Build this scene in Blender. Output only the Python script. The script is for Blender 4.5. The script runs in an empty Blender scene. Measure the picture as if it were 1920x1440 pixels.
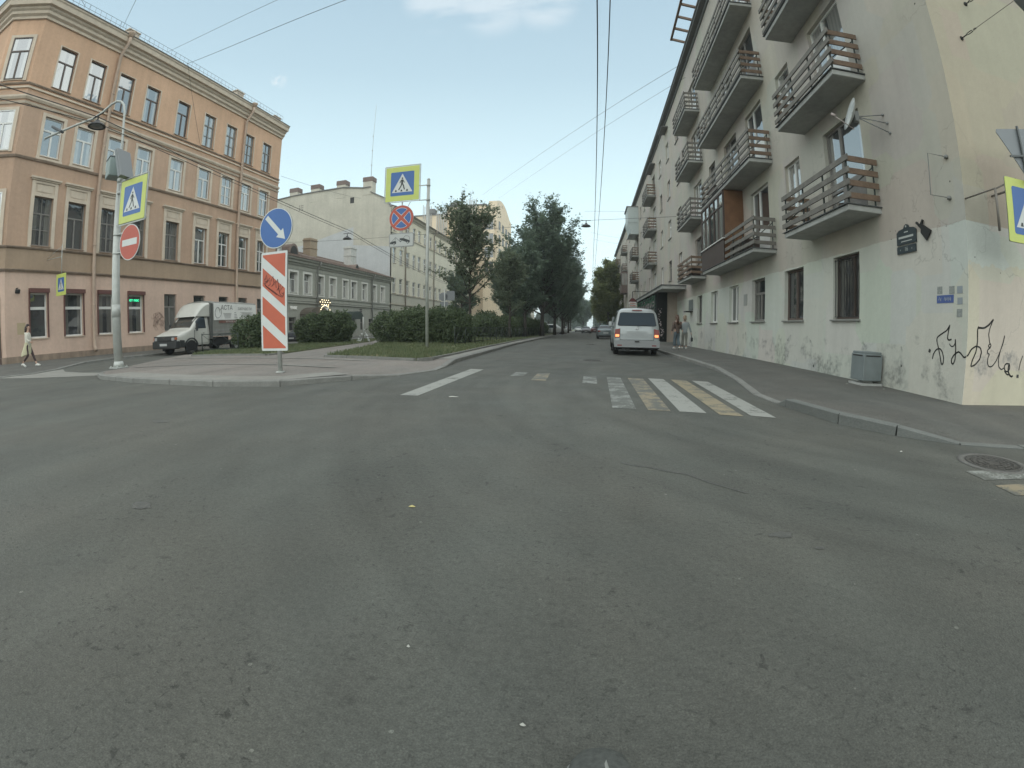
import bpy, bmesh, math, random
import numpy as np
from mathutils import Vector, Matrix, noise
R = math.radians
rnd = random.Random(7)
scene = bpy.context.scene
COL = scene.collection

# ------------------------------------------------------------------ camera (action camera lens)
H = 1.08
YAW, PITCH, ROLL = R(9.28), 0.120792, 0.0047317
cam = bpy.data.cameras.new("camera")
cam.type = 'PANO'
cam.panorama_type = 'FISHEYE_LENS_POLYNOMIAL'
cam.fisheye_fov = R(200)
cam.sensor_fit = 'HORIZONTAL'
cam.sensor_width, cam.sensor_height = 36.0, 27.0
cam.fisheye_polynomial_k0 = 0.0
cam.fisheye_polynomial_k1 = -6.08426447e-02
cam.fisheye_polynomial_k2 = -6.96917854e-06
cam.fisheye_polynomial_k3 = 1.18717985e-05
cam.fisheye_polynomial_k4 = -1.45995783e-07
cam.clip_start, cam.clip_end = 0.05, 3000
camo = bpy.data.objects.new("camera", cam); COL.objects.link(camo)
camo.matrix_world = Matrix.Translation((0, 0, H)) @ Matrix.Rotation(YAW, 4, 'Z') @ Matrix.Rotation(math.pi/2-PITCH, 4, 'X') @ Matrix.Rotation(ROLL, 4, 'Z')
scene.camera = camo
scene.view_settings.view_transform = 'Standard'
scene.view_settings.look = 'None'
scene.view_settings.exposure = EXPOSURE = 0.28
scene.view_settings.gamma = 1.0
scene.cycles.max_bounces = 6
scene.cycles.use_denoising = True

# ------------------------------------------------------------------ world + sun
SUN_EL, SUN_AZ = R(66), R(170)      # azimuth clockwise from +Y
w = bpy.data.worlds.new("World"); scene.world = w; w.use_nodes = True
nt = w.node_tree; nt.nodes.clear()
N = nt.nodes.new; Lk = nt.links.new
sky = N('ShaderNodeTexSky'); sky.sky_type = 'NISHITA'; sky.sun_disc = False
sky.sun_elevation, sky.sun_rotation = SUN_EL, SUN_AZ
sky.air_density, sky.dust_density, sky.ozone_density = 1.0, 1.2, 1.5
tc = N('ShaderNodeTexCoord')
bg = N('ShaderNodeBackground'); bg.inputs[1].default_value = 0.122
# thin cloud wisps high over the street
def dirmask(d, cosin, cosout):
    v = N('ShaderNodeVectorMath'); v.operation = 'DOT_PRODUCT'; v.inputs[1].default_value = d
    nrm = N('ShaderNodeVectorMath'); nrm.operation = 'NORMALIZE'
    Lk(tc.outputs['Generated'], nrm.inputs[0]); Lk(nrm.outputs[0], v.inputs[0])
    m = N('ShaderNodeMapRange'); m.interpolation_type = 'SMOOTHSTEP'
    m.inputs[1].default_value = cosout; m.inputs[2].default_value = cosin
    Lk(v.outputs['Value'], m.inputs[0]); return m.outputs[0]
def mth(op, a, b):
    m = N('ShaderNodeMath'); m.operation = op
    for i, q in enumerate((a, b)):
        if isinstance(q, (int, float)): m.inputs[i].default_value = q
        else: Lk(q, m.inputs[i])
    return m.outputs[0]
def camray(px, py):
    x, y = px-960, -(py-720); r = math.hypot(x, y)+1e-9; th = r/876.458
    for _ in range(30): th = r/(876.458*(1+0.045603*th*th))
    d = Vector((math.sin(th)*x/r, math.cos(th), math.sin(th)*y/r))
    c, s = math.cos(ROLL), math.sin(ROLL); d = Vector((c*d.x-s*d.z, d.y, s*d.x+c*d.z))
    c, s = math.cos(PITCH), math.sin(PITCH); d = Vector((d.x, c*d.y+s*d.z, -s*d.y+c*d.z))
    c, s = math.cos(YAW), math.sin(YAW); return Vector((c*d.x-s*d.y, s*d.x+c*d.y, d.z))
def atX(px, py, x):
    d = camray(px, py); return Vector((0, 0, H))+d*(x/d.x)
def atY(px, py, y):
    d = camray(px, py); return Vector((0, 0, H))+d*(y/d.y)
def atZ(px, py, z=0.0):
    d = camray(px, py); return Vector((0, 0, H))+d*((z-H)/d.z)
mp = N('ShaderNodeMapping'); mp.inputs['Scale'].default_value = (3.0, 12, 14)
Lk(tc.outputs['Generated'], mp.inputs[0])
nz = N('ShaderNodeTexNoise'); nz.inputs['Scale'].default_value = 1.7; nz.inputs['Detail'].default_value = 8; nz.inputs['Roughness'].default_value = 0.55
Lk(mp.outputs[0], nz.inputs['Vector'])
cr = N('ShaderNodeMapRange'); cr.inputs[1].default_value = 0.40; cr.inputs[2].default_value = 0.60
Lk(nz.outputs[0], cr.inputs[0])
nz2 = N('ShaderNodeTexNoise'); nz2.inputs['Scale'].default_value = 60; nz2.inputs['Detail'].default_value = 5; Lk(tc.outputs['Generated'], nz2.inputs['Vector'])
cr2 = N('ShaderNodeMapRange'); cr2.inputs[1].default_value = 0.45; cr2.inputs[2].default_value = 0.62; Lk(nz2.outputs[0], cr2.inputs[0])
m1 = mth('MAXIMUM', mth('MAXIMUM', dirmask(camray(820, 0), math.cos(R(1.5)), math.cos(R(4.2))), dirmask(camray(920, -12), math.cos(R(2)), math.cos(R(5.5)))), dirmask(camray(1020, -8), math.cos(R(1.5)), math.cos(R(4.5))))
m2 = dirmask(camray(523, 150), math.cos(R(0.2)), math.cos(R(1.1)))
mk = mth('MULTIPLY', cr.outputs[0], mth('MULTIPLY', m1, 0.5))
mk = mth('ADD', mk, mth('MULTIPLY', mth('MULTIPLY', m2, cr2.outputs[0]), 0.6))
mk = mth('ADD', mk, 0.0)
# pale summer-evening veil lifting the blue
hz = N('ShaderNodeMixRGB'); hz.inputs[0].default_value = 0.78
sxyz = N('ShaderNodeSeparateXYZ'); Lk(tc.outputs['Generated'], sxyz.inputs[0])
veil = N('ShaderNodeValToRGB'); Lk(sxyz.outputs[2], veil.inputs[0])
for q_, (p_, c_) in enumerate([(0.0, (8.6, 10.0, 9.8)), (0.22, (7.0, 8.9, 9.0)), (0.5, (4.4, 5.9, 6.5)), (0.72, (3.3, 4.6, 5.4)), (1.0, (3.0, 4.2, 5.1))]):
    e_ = veil.color_ramp.elements[q_] if q_ < 2 else veil.color_ramp.elements.new(p_)
    e_.position = p_; e_.color = (*c_, 1)
tint = N('ShaderNodeMixRGB'); tint.blend_type = 'MULTIPLY'; tint.inputs[0].default_value = 1.0; tint.inputs[2].default_value = SKYTINT = (1.0, 1.0, 1.0, 1)
Lk(sky.outputs[0], tint.inputs[1])
Lk(tint.outputs[0], hz.inputs[1]); Lk(veil.outputs[0], hz.inputs[2])
cm = N('ShaderNodeMixRGB'); Lk(mk, cm.inputs[0]); Lk(hz.outputs[0], cm.inputs[1]); cm.inputs[2].default_value = (6.0, 6.5, 6.8, 1)
Lk(cm.outputs[0], bg.inputs[0])
out = N('ShaderNodeOutputWorld'); Lk(bg.outputs[0], out.inputs[0])
sl = bpy.data.lights.new("sun", 'SUN'); sl.energy = 2.4; sl.angle = R(150); sl.color = (1.0, 0.92, 0.78)
so = bpy.data.objects.new("sun", sl); COL.objects.link(so)
sd = Vector((math.sin(SUN_AZ)*math.cos(SUN_EL), math.cos(SUN_AZ)*math.cos(SUN_EL), math.sin(SUN_EL)))
so.rotation_euler = sd.to_track_quat('Z', 'Y').to_euler(); so.location = (20, -20, 40)

# ------------------------------------------------------------------ materials
MATS = {}
def mat(name, col, rough=0.8, metal=0.0, var=0.0, scale=3.0, bump=0.0, bscale=40.0, emit=None, estr=0, spec=0.5, streak=0.0, var2=0.0, scale2=0.5, coat=0.0, trans=0.0):
    if name in MATS: return MATS[name]
    m = bpy.data.materials.new(name); m.use_nodes = True; MATS[name] = m
    t = m.node_tree; b = t.nodes['Principled BSDF']
    b.inputs['Base Color'].default_value = (*col, 1); b.inputs['Roughness'].default_value = rough
    b.inputs['Metallic'].default_value = metal; b.inputs['Specular IOR Level'].default_value = spec
    b.inputs['Coat Weight'].default_value = coat; b.inputs['Transmission Weight'].default_value = trans
    if emit: b.inputs['Emission Color'].default_value = (*emit, 1); b.inputs['Emission Strength'].default_value = estr
    c = t.nodes.new('ShaderNodeTexCoord')
    g = t.nodes.new('ShaderNodeNewGeometry')
    last = None
    def tex(sc, det=6, vec=None, rough_=0.6):
        n = t.nodes.new('ShaderNodeTexNoise'); n.inputs['Scale'].default_value = sc; n.inputs['Detail'].default_value = det; n.inputs['Roughness'].default_value = rough_
        t.links.new(vec or g.outputs['Position'], n.inputs['Vector']); return n.outputs[0]
    def mulv(prev, fac, amt, lo=0.3, hi=0.7):
        r = t.nodes.new('ShaderNodeMapRange'); r.inputs[1].default_value = lo; r.inputs[2].default_value = hi
        r.inputs[3].default_value = 1-amt; r.inputs[4].default_value = 1+amt; t.links.new(fac, r.inputs[0])
        x = t.nodes.new('ShaderNodeVectorMath'); x.operation = 'SCALE'
        if prev is None: x.inputs[0].default_value = col
        else: t.links.new(prev, x.inputs[0])
        t.links.new(r.outputs[0], x.inputs['Scale']); return x.outputs[0]
    if var: last = mulv(last, tex(scale), var)
    if var2: last = mulv(last, tex(scale2, 4), var2)
    if streak:
        q = t.nodes.new('ShaderNodeMapping'); q.inputs['Scale'].default_value = (3.0, 3.0, 0.12); t.links.new(g.outputs['Position'], q.inputs[0])
        last = mulv(last, tex(1.0, 5, q.outputs[0]), streak)
    if last is not None: t.links.new(last, b.inputs['Base Color'])
    if bump:
        bp = t.nodes.new('ShaderNodeBump'); bp.inputs['Strength'].default_value = bump; bp.inputs['Distance'].default_value = 0.02
        t.links.new(tex(bscale, 8), bp.inputs['Height']); t.links.new(bp.outputs[0], b.inputs['Normal'])
    return m

# ------------------------------------------------------------------ mesh builder
class MB:
    def __init__(s, M=None): s.v = []; s.f = []; s.mi = []; s.M = M; s.cur = 0; s.sm = False; s.smf = []
    def add(s, vs, fs):
        k = len(s.v)
        for p in vs:
            p = Vector(p); s.v.append(tuple(s.M @ p) if s.M else tuple(p))
        for f in fs: s.f.append([i+k for i in f]); s.mi.append(s.cur); s.smf.append(s.sm)
        return s
    def box(s, x0, x1, y0, y1, z0, z1):
        vs = [(x, y, z) for z in (z0, z1) for y in (y0, y1) for x in (x0, x1)]
        return s.add(vs, [(0, 2, 3, 1), (4, 5, 7, 6), (0, 1, 5, 4), (2, 6, 7, 3), (0, 4, 6, 2), (1, 3, 7, 5)])
    def bbox(s, x0, x1, y0, y1, z0, z1, b=0.01):
        # chamfered box: top and bottom loops inset
        vs = []
        def loop(z, i):
            xa, xb, ya, yb = x0+i, x1-i, y0+i, y1-i; c = b
            return [(xa+c, ya, z), (xb-c, ya, z), (xb, ya+c, z), (xb, yb-c, z), (xb-c, yb, z), (xa+c, yb, z), (xa, yb-c, z), (xa, ya+c, z)]
        Ls = [loop(z0, b), loop(z0+b, 0), loop(z1-b, 0), loop(z1, b)]
        for l in Ls: vs += l
        fs = [tuple(range(7, -1, -1)), tuple(range(24, 32))]
        for j in range(3):
            for i in range(8): fs.append((j*8+i, j*8+(i+1) % 8, (j+1)*8+(i+1) % 8, (j+1)*8+i))
        return s.add(vs, fs)
    def quad(s, a, b, c, d): return s.add([a, b, c, d], [(0, 1, 2, 3)])
    def tube(s, pts, r, n=8, cap=True):
        pts = [Vector(p) for p in pts]
        rs = r if isinstance(r, (list, tuple)) else [r]*len(pts)
        vs = []; up = None
        for i, p in enumerate(pts):
            d = (pts[min(i+1, len(pts)-1)]-pts[max(i-1, 0)])
            d = d.normalized() if d.length > 1e-9 else Vector((0, 0, 1))
            if up is None:
                up = Vector((0, 0, 1)) if abs(d.z) < 0.9 else Vector((0, 1, 0))
            a = d.cross(up); a = a.normalized() if a.length > 1e-6 else d.orthogonal().normalized()
            b = a.cross(d).normalized(); up = b
            for k in range(n):
                t = 2*math.pi*k/n; vs.append(p+(a*math.cos(t)+b*math.sin(t))*rs[i])
        fs = []
        for i in range(len(pts)-1):
            for k in range(n): fs.append((i*n+k, i*n+(k+1) % n, (i+1)*n+(k+1) % n, (i+1)*n+k))
        if cap: fs.append(tuple(range(n-1, -1, -1))); fs.append(tuple(range((len(pts)-1)*n, len(pts)*n)))
        o = s.sm; s.sm = n > 5; s.add(vs, fs); s.sm = o; return s
    def bar(s, a, b, w, h, up=(0, 0, 1)):
        a, b = Vector(a), Vector(b); d = (b-a).normalized(); up = Vector(up)
        x = d.cross(up)
        if x.length < 1e-4: x = d.cross(Vector((0, 1, 0)))
        x = x.normalized()*w/2; z = x.cross(d).normalized()*h/2
        vs = [p+sx*x+sz*z for p in (a, b) for sx, sz in ((-1, -1), (1, -1), (1, 1), (-1, 1))]
        return s.add(vs, [(3, 2, 1, 0), (4, 5, 6, 7)]+[(i, (i+1) % 4, 4+(i+1) % 4, 4+i) for i in range(4)])
    def prism(s, poly, t0, t1, ax='y'):
        # poly of 2D points, extruded along ax
        def P(p, t): return {'y': (p[0], t, p[1]), 'x': (t, p[0], p[1]), 'z': (p[0], p[1], t)}[ax]
        n = len(poly); vs = [P(p, t0) for p in poly]+[P(p, t1) for p in poly]
        return s.add(vs, [tuple(range(n)), tuple(range(2*n-1, n-1, -1))]+[(i, i+n, (i+1) % n+n, (i+1) % n) for i in range(n)])
    def lathe(s, prof, n=20, c=(0, 0, 0)):
        vs = []; fs = []
        for r, z in prof:
            for k in range(n): a = 2*math.pi*k/n; vs.append((c[0]+r*math.cos(a), c[1]+r*math.sin(a), c[2]+z))
        for i in range(len(prof)-1):
            for k in range(n): fs.append((i*n+k, i*n+(k+1) % n, (i+1)*n+(k+1) % n, (i+1)*n+k))
        fs.append(tuple(range(n-1, -1, -1))); fs.append(tuple(range((len(prof)-1)*n, len(prof)*n)))
        o = s.sm; s.sm = True; s.add(vs, fs); s.sm = o; return s
    def stroke(s, pts, w, y, flip=False, closed=False):
        # flat ribbon in the xz plane at depth y with mitred joins
        P = [Vector((p[0], p[1])) for p in pts]; n = len(P); Lp = []
        ws = w if isinstance(w, (list, tuple)) else [w]*n
        for i in range(n):
            d = (P[min(i+1, n-1)]-P[max(i-1, 0)])
            d = d.normalized() if d.length > 1e-9 else Vector((1, 0)); q = Vector((-d.y, d.x))*ws[i]/2
            Lp.append((P[i]+q, P[i]-q))
        for i in range(n-1):
            a, b = Lp[i]; c, d = Lp[i+1]
            s.add([(a.x, y, a.y), (b.x, y, b.y), (d.x, y, d.y), (c.x, y, c.y)], [(0, 1, 2, 3)])
        return s
    def build(s, name, ms, parent=None, smooth=False):
        me = bpy.data.meshes.new(name); me.from_pydata(s.v, [], s.f)
        ms = ms if isinstance(ms, (list, tuple)) else [ms]
        for m in ms: me.materials.append(m)
        if len(ms) > 1: me.polygons.foreach_set('material_index', s.mi)
        if smooth or any(s.smf): me.polygons.foreach_set('use_smooth', [bool(smooth or q) for q in s.smf])
        me.update()
        o = bpy.data.objects.new(name, me); COL.objects.link(o)
        if parent is not None: o.parent = parent
        return o
def tag(o, label=None, cat=None, group=None, kind=None):
    if label: o['label'] = label
    if cat: o['category'] = cat
    if group: o['group'] = group
    if kind: o['kind'] = kind
    return o
def thing(name, label, cat, loc=(0, 0, 0), rz=0, group=None):
    o = bpy.data.objects.new(name, None); COL.objects.link(o); o.location = loc; o.rotation_euler = (0, 0, rz)
    o.empty_display_size = 0.2
    return tag(o, label, cat, group)
def struct(name, mb, m): return tag(mb.build(name, m), kind='structure')
def copy_tree(o, parent=None):
    c = o.copy(); COL.objects.link(c); c.parent = parent
    for ch in list(o.children): copy_tree(ch, c)
    return c
def rot_ease(mesh_obj, M): mesh_obj.data.transform(M)
def text_mesh(txt, size, extr=0.0, align='CENTER'):
    cu = bpy.data.curves.new('t', 'FONT'); cu.body = txt; cu.size = size; cu.extrude = extr; cu.align_x = align; cu.align_y = 'CENTER'
    o = bpy.data.objects.new('t', cu); COL.objects.link(o)
    me = bpy.data.meshes.new_from_object(o.evaluated_get(bpy.context.evaluated_depsgraph_get()))
    bpy.data.objects.remove(o); return me
def text_obj(name, txt, size, M, m, parent=None, extr=0.004, bold=0, sx=1.0):
    me = text_mesh(txt, size, extr); me.transform(M @ Matrix.Diagonal((sx, 1, 1, 1))); me.materials.clear(); me.materials.append(m)
    o = bpy.data.objects.new(name, me); COL.objects.link(o)
    if parent is not None: o.parent = parent
    return o
FACE_MY = Matrix.Rotation(math.pi/2, 4, 'X')           # text readable from -y side
FACE_MX = Matrix.Rotation(-math.pi/2, 4, 'Z') @ FACE_MY  # readable from -x side
FACE_PX = Matrix.Rotation(math.pi/2, 4, 'Z') @ FACE_MY   # readable from +x side
T = Matrix.Translation

# Facade helper: a = metres along the street, z up, d = outwards
class Fac:
    def __init__(s, x, nx): s.x, s.nx = x, nx
    def fb(s, mb, a0, a1, z0, z1, d0, d1):
        x0, x1 = sorted((s.x+s.nx*d0, s.x+s.nx*d1)); return mb.box(x0, x1, a0, a1, z0, z1)
    def wall(s, mb, a0, a1, z0, z1, holes, depth=0.2, zs=()):
        us = sorted({a0, a1, *[h[0] for h in holes], *[h[1] for h in holes]})
        vs = sorted({z0, z1, *zs, *[h[2] for h in holes], *[h[3] for h in holes]})
        us = [u for u in us if a0 <= u <= a1]; vs = [v for v in vs if z0 <= v <= z1]
        for i in range(len(us)-1):
            for j in range(len(vs)-1):
                cu, cv = (us[i]+us[i+1])/2, (vs[j]+vs[j+1])/2
                if any(h[0] < cu < h[1] and h[2] < cv < h[3] for h in holes): continue
                mb.quad((s.x, us[i], vs[j]), (s.x, us[i+1], vs[j]), (s.x, us[i+1], vs[j+1]), (s.x, us[i], vs[j+1]))
        xi = s.x-s.nx*depth
        for a, b, c, d in holes:
            mb.quad((s.x, a, c), (s.x, b, c), (xi, b, c), (xi, a, c)); mb.quad((s.x, a, d), (s.x, b, d), (xi, b, d), (xi, a, d))
            mb.quad((s.x, a, c), (s.x, a, d), (xi, a, d), (xi, a, c)); mb.quad((s.x, b, c), (s.x, b, d), (xi, b, d), (xi, b, c))

# window glass: dark reflecting pane with hanging curtains showing through
def pane_mat(name, dark, curt, light_amt, ior=2.9):
    m = bpy.data.materials.new(name); m.use_nodes = True; t = m.node_tree; b = t.nodes['Principled BSDF']
    b.inputs['Roughness'].default_value = 0.04; b.inputs['IOR'].default_value = ior; b.inputs['Specular IOR Level'].default_value = 0.7
    c = t.nodes.new('ShaderNodeTexCoord'); sp = t.nodes.new('ShaderNodeSeparateXYZ'); t.links.new(c.outputs['Generated'], sp.inputs[0])
    oi = t.nodes.new('ShaderNodeObjectInfo')
    def M(op, a, bb=0.0, cc=None):
        n = t.nodes.new('ShaderNodeMath'); n.operation = op
        for i, q in enumerate((a, bb) if cc is None else (a, bb, cc)):
            if isinstance(q, (int, float)): n.inputs[i].default_value = q
            else: t.links.new(q, n.inputs[i])
        return n.outputs[0]
    dx = M('ABSOLUTE', M('SUBTRACT', sp.outputs[1], 0.5))
    edge = M('GREATER_THAN', dx, M('MULTIPLY', oi.outputs['Random'], light_amt))
    fold = M('MULTIPLY_ADD', M('SINE', M('MULTIPLY', sp.outputs[1], 70.0)), 0.12, 0.88)
    on = M('GREATER_THAN', M('FRACT', M('MULTIPLY', oi.outputs['Random'], 7.31)), 0.35)
    f = M('MULTIPLY', edge, on)
    cc = t.nodes.new('ShaderNodeVectorMath'); cc.operation = 'SCALE'; cc.inputs[0].default_value = curt; t.links.new(fold, cc.inputs['Scale'])
    mx = t.nodes.new('ShaderNodeMixRGB'); t.links.new(f, mx.inputs[0]); mx.inputs[1].default_value = (*dark, 1); t.links.new(cc.outputs[0], mx.inputs[2])
    t.links.new(mx.outputs[0], b.inputs['Base Color'])
    n = t.nodes.new('ShaderNodeTexNoise'); n.inputs['Scale'].default_value = 1.3; g = t.nodes.new('ShaderNodeNewGeometry'); t.links.new(g.outputs['Position'], n.inputs['Vector'])
    bp = t.nodes.new('ShaderNodeBump'); bp.inputs['Strength'].default_value = 0.15; bp.inputs['Distance'].default_value = 0.05
    t.links.new(n.outputs[0], bp.inputs['Height']); t.links.new(bp.outputs[0], b.inputs['Normal'])
    return m
PANE = pane_mat('window glass with curtains', (0.035, 0.04, 0.045), (0.25, 0.25, 0.235), 0.45)
PANED = pane_mat('dark window glass', (0.03, 0.033, 0.036), (0.12, 0.12, 0.11), 0.5, 1.9)
GLASS = mat('dark car glass', (0.028, 0.038, 0.046), 0.06, spec=0.3)

white = mat('white window frame', (0.66, 0.66, 0.63), 0.45, var=0.06)
brownf = mat('brown window frame', (0.10, 0.075, 0.062), 0.6, var=0.15)
greyf = mat('weathered grey window frame', (0.19, 0.18, 0.165), 0.7, var=0.15)
def window(fac, parent, a0, a1, z0, z1, depth, fm, style='T', pane=None, fw=0.07, sill=None, name='window', guard=None):
    f = MB(); d0, d1 = -depth, -depth+0.06
    def b(x0, x1, y0, y1, dd=0.0): fac.fb(f, x0, x1, y0, y1, d0, d1+dd)
    b(a0, a0+fw, z0, z1); b(a1-fw, a1, z0, z1); b(a0+fw, a1-fw, z0, z0+fw); b(a0+fw, a1-fw, z1-fw, z1)
    am = (a0+a1)/2; zt = z0+(z1-z0)*0.66
    if style == 'T': b(a0+fw, a1-fw, zt-fw*.6, zt+fw*.6, .004); b(am-fw*.7, am+fw*.7, z0+fw, zt-fw*.6, .004)
    elif style == 'TT':
        b(a0+fw, a1-fw, zt-fw*.6, zt+fw*.6, .004); b(am-fw*.7, am+fw*.7, z0+fw, zt-fw*.6, .004)
        zz = z0+(zt-z0)*.5; b(a0+fw, am-fw*.7, zz-.02, zz+.02); b(am+fw*.7, a1-fw, zz-.02, zz+.02); b(am-.02, am+.02, zt+fw*.6, z1-fw)
    elif style == 'H': b(a0+fw, a1-fw, zt-fw*.9, zt+fw*.9, .004)
    elif style == 'V': b(am-fw*.7, am+fw*.7, z0+fw, z1-fw, .004)
    elif style == 'V3': q = a0+(a1-a0)*.36; b(q-fw*.7, q+fw*.7, z0+fw, z1-fw, .004)
    elif style == 'TV': b(a0+fw, a1-fw, zt-fw*.6, zt+fw*.6, .004); b(am-fw*.6, am+fw*.6, z0+fw, zt-fw*.6, .004)
    o = f.build(name, fm, parent)
    p = MB(); x = fac.x-fac.nx*(depth-0.02)
    p.quad((x, a0+.02, z0+.02), (x, a1-.02, z0+.02), (x, a1-.02, z1-.02), (x, a0+.02, z1-.02))
    p.build('pane', pane or PANE, o)
    if sill:
        s_ = MB(); fac.fb(s_, a0-.06, a1+.06, z0-.05, z0-.01, -depth+.02, 0.07); s_.build('sill', sill, o)
    if guard:
        g = MB(); xg = fac.x-fac.nx*0.05
        n = max(3, int((a1-a0)/0.16))
        for k in range(n+1):
            a = a0+.04+(a1-a0-.08)*k/n
            g.tube([(xg, a, z0+.05), (xg, a, z1-.05)], 0.009, 5)
            if k < n and k % 2 == 0:
                m_ = a+(a1-a0-.08)/n/2; h = z1-z0
                g.tube([(xg, m_, z0+.1), (xg, m_+.05, z0+.3), (xg, m_+.05, z1-.5), (xg, m_, z1-.25), (xg, m_-.05, z1-.5), (xg, m_-.05, z0+.3), (xg, m_, z0+.1)], 0.007, 4)
        for z in (z0+.06, z1-.08): g.tube([(xg, a0, z), (xg, a1, z)], 0.011, 5)
        g.build('window_guard', guard, o)
    return o
# ------------------------------------------------------------------ ground materials
def asphalt_mat(name, base, warm=(1, 1, 1)):
    m = bpy.data.materials.new(name); m.use_nodes = True; t = m.node_tree; b = t.nodes['Principled BSDF']
    g = t.nodes.new('ShaderNodeNewGeometry'); P = g.outputs['Position']
    def nz(sc, det=5, ro=0.6, vec=None, dist=0.0):
        n = t.nodes.new('ShaderNodeTexNoise'); n.inputs['Scale'].default_value = sc; n.inputs['Detail'].default_value = det
        n.inputs['Roughness'].default_value = ro; n.inputs['Distortion'].default_value = dist; t.links.new(vec or P, n.inputs['Vector']); return n.outputs[0]
    def mr(x, a, bb, c, d):
        n = t.nodes.new('ShaderNodeMapRange'); n.inputs[1].default_value, n.inputs[2].default_value, n.inputs[3].default_value, n.inputs[4].default_value = a, bb, c, d
        t.links.new(x, n.inputs[0]); return n.outputs[0]
    def mu(a, bb, op='MULTIPLY'):
        n = t.nodes.new('ShaderNodeMath'); n.operation = op
        for i, q in enumerate((a, bb)):
            if isinstance(q, (int, float)): n.inputs[i].default_value = q
            else: t.links.new(q, n.inputs[i])
        return n.outputs[0]
    big = mr(nz(0.22, 4, dist=0.4), 0.35, 0.65, 0.93, 1.07)
    mid = mr(nz(1.6, 6, 0.65, dist=0.5), 0.3, 0.7, 0.94, 1.06)
    fine = mr(nz(34, 5, 0.8), 0.32, 0.68, 0.76, 1.24)
    grain = mr(nz(150, 3, 0.85), 0.3, 0.7, 0.55, 1.5)
    mp = t.nodes.new('ShaderNodeMapping'); mp.inputs['Rotation'].default_value = (0, 0, 0.35); mp.inputs['Scale'].default_value = (0.9, 0.12, 1); t.links.new(P, mp.inputs[0])
    trk = mr(nz(1.3, 4, 0.5, mp.outputs[0], 0.8), 0.35, 0.65, 0.9, 1.08)
    v = t.nodes.new('ShaderNodeTexVoronoi'); v.inputs['Scale'].default_value = 75; t.links.new(P, v.inputs['Vector'])
    ston = mr(v.outputs['Distance'], 0.0, 0.35, 1.18, 0.97)
    # sparse pale chips and dark tar spots
    v2 = t.nodes.new('ShaderNodeTexVoronoi'); v2.inputs['Scale'].default_value = 9; t.links.new(P, v2.inputs['Vector'])
    sepc = t.nodes.new('ShaderNodeSeparateXYZ'); t.links.new(v2.outputs['Color'], sepc.inputs[0])
    chip = mu(mu(v2.outputs['Distance'], mu(sepc.outputs[0], 0.10), 'LESS_THAN'), mu(sepc.outputs[1], 0.72, 'GREATER_THAN'))
    dk = mu(mu(v2.outputs['Distance'], mu(sepc.outputs[2], 0.12), 'LESS_THAN'), mu(sepc.outputs[1], 0.22, 'LESS_THAN'))
    v3 = t.nodes.new('ShaderNodeTexVoronoi'); v3.feature = 'DISTANCE_TO_EDGE'; v3.inputs['Scale'].default_value = 0.55
    wv = t.nodes.new('ShaderNodeVectorMath'); wv.operation = 'ADD'; nn = t.nodes.new('ShaderNodeTexNoise'); nn.inputs['Scale'].default_value = 2.5; nn.inputs['Detail'].default_value = 6
    t.links.new(P, nn.inputs['Vector']); sc = t.nodes.new('ShaderNodeVectorMath'); sc.operation = 'SCALE'; sc.inputs['Scale'].default_value = 0.9
    t.links.new(nn.outputs['Color'], sc.inputs[0]); t.links.new(P, wv.inputs[0]); t.links.new(sc.outputs[0], wv.inputs[1]); t.links.new(wv.outputs[0], v3.inputs['Vector'])
    crk = mu(mu(v3.outputs['Distance'], 0.006, 'LESS_THAN'), mr(nz(0.35, 3), 0.62, 0.66, 0, 0.5))
    pit = mu(mr(nz(13, 6, 0.75, dist=0.6), 0.415, 0.365, 0, 1), mr(nz(0.9, 3), 0.42, 0.58, 0.1, 1))
    pit2 = mu(mr(nz(42, 3, 0.7), 0.40, 0.35, 0, 1), mr(nz(1.7, 3), 0.4, 0.6, 0.3, 1))
    # scattered soft round drips
    v4 = t.nodes.new('ShaderNodeTexVoronoi'); v4.inputs['Scale'].default_value = 2.3; wv4 = t.nodes.new('ShaderNodeVectorMath'); wv4.operation = 'ADD'; sc4 = t.nodes.new('ShaderNodeVectorMath'); sc4.operation = 'SCALE'; sc4.inputs['Scale'].default_value = 0.10
    n4 = t.nodes.new('ShaderNodeTexNoise'); n4.inputs['Scale'].default_value = 14; t.links.new(P, n4.inputs['Vector']); t.links.new(n4.outputs['Color'], sc4.inputs[0]); t.links.new(P, wv4.inputs[0]); t.links.new(sc4.outputs[0], wv4.inputs[1]); t.links.new(wv4.outputs[0], v4.inputs['Vector'])
    s4 = t.nodes.new('ShaderNodeSeparateXYZ'); t.links.new(v4.outputs['Color'], s4.inputs[0])
    drip = mu(mu(mr(mu(v4.outputs['Distance'], mu(mu(s4.outputs[0], 0.09), 0.015, 'ADD'), 'SUBTRACT'), 0.0, -0.02, 0, 1), mu(s4.outputs[1], 0.45, 'LESS_THAN')), mu(s4.outputs[2], 1.0))
    # curved wear bands left by turning wheels round the corner
    sb = t.nodes.new('ShaderNodeVectorMath'); sb.operation = 'SUBTRACT'; sb.inputs[1].default_value = (8.0, 9.3, 0); t.links.new(P, sb.inputs[0])
    ln4 = t.nodes.new('ShaderNodeVectorMath'); ln4.operation = 'LENGTH'; t.links.new(sb.outputs[0], ln4.inputs[0]); rr_ = ln4.outputs['Value']
    sx4 = t.nodes.new('ShaderNodeSeparateXYZ'); t.links.new(sb.outputs[0], sx4.inputs[0])
    cb4 = t.nodes.new('ShaderNodeCombineXYZ'); t.links.new(mu(rr_, 2.4), cb4.inputs[0]); t.links.new(mu(mu(sx4.outputs[1], sx4.outputs[0], 'ARCTAN2'), 1.6), cb4.inputs[1])
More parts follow.
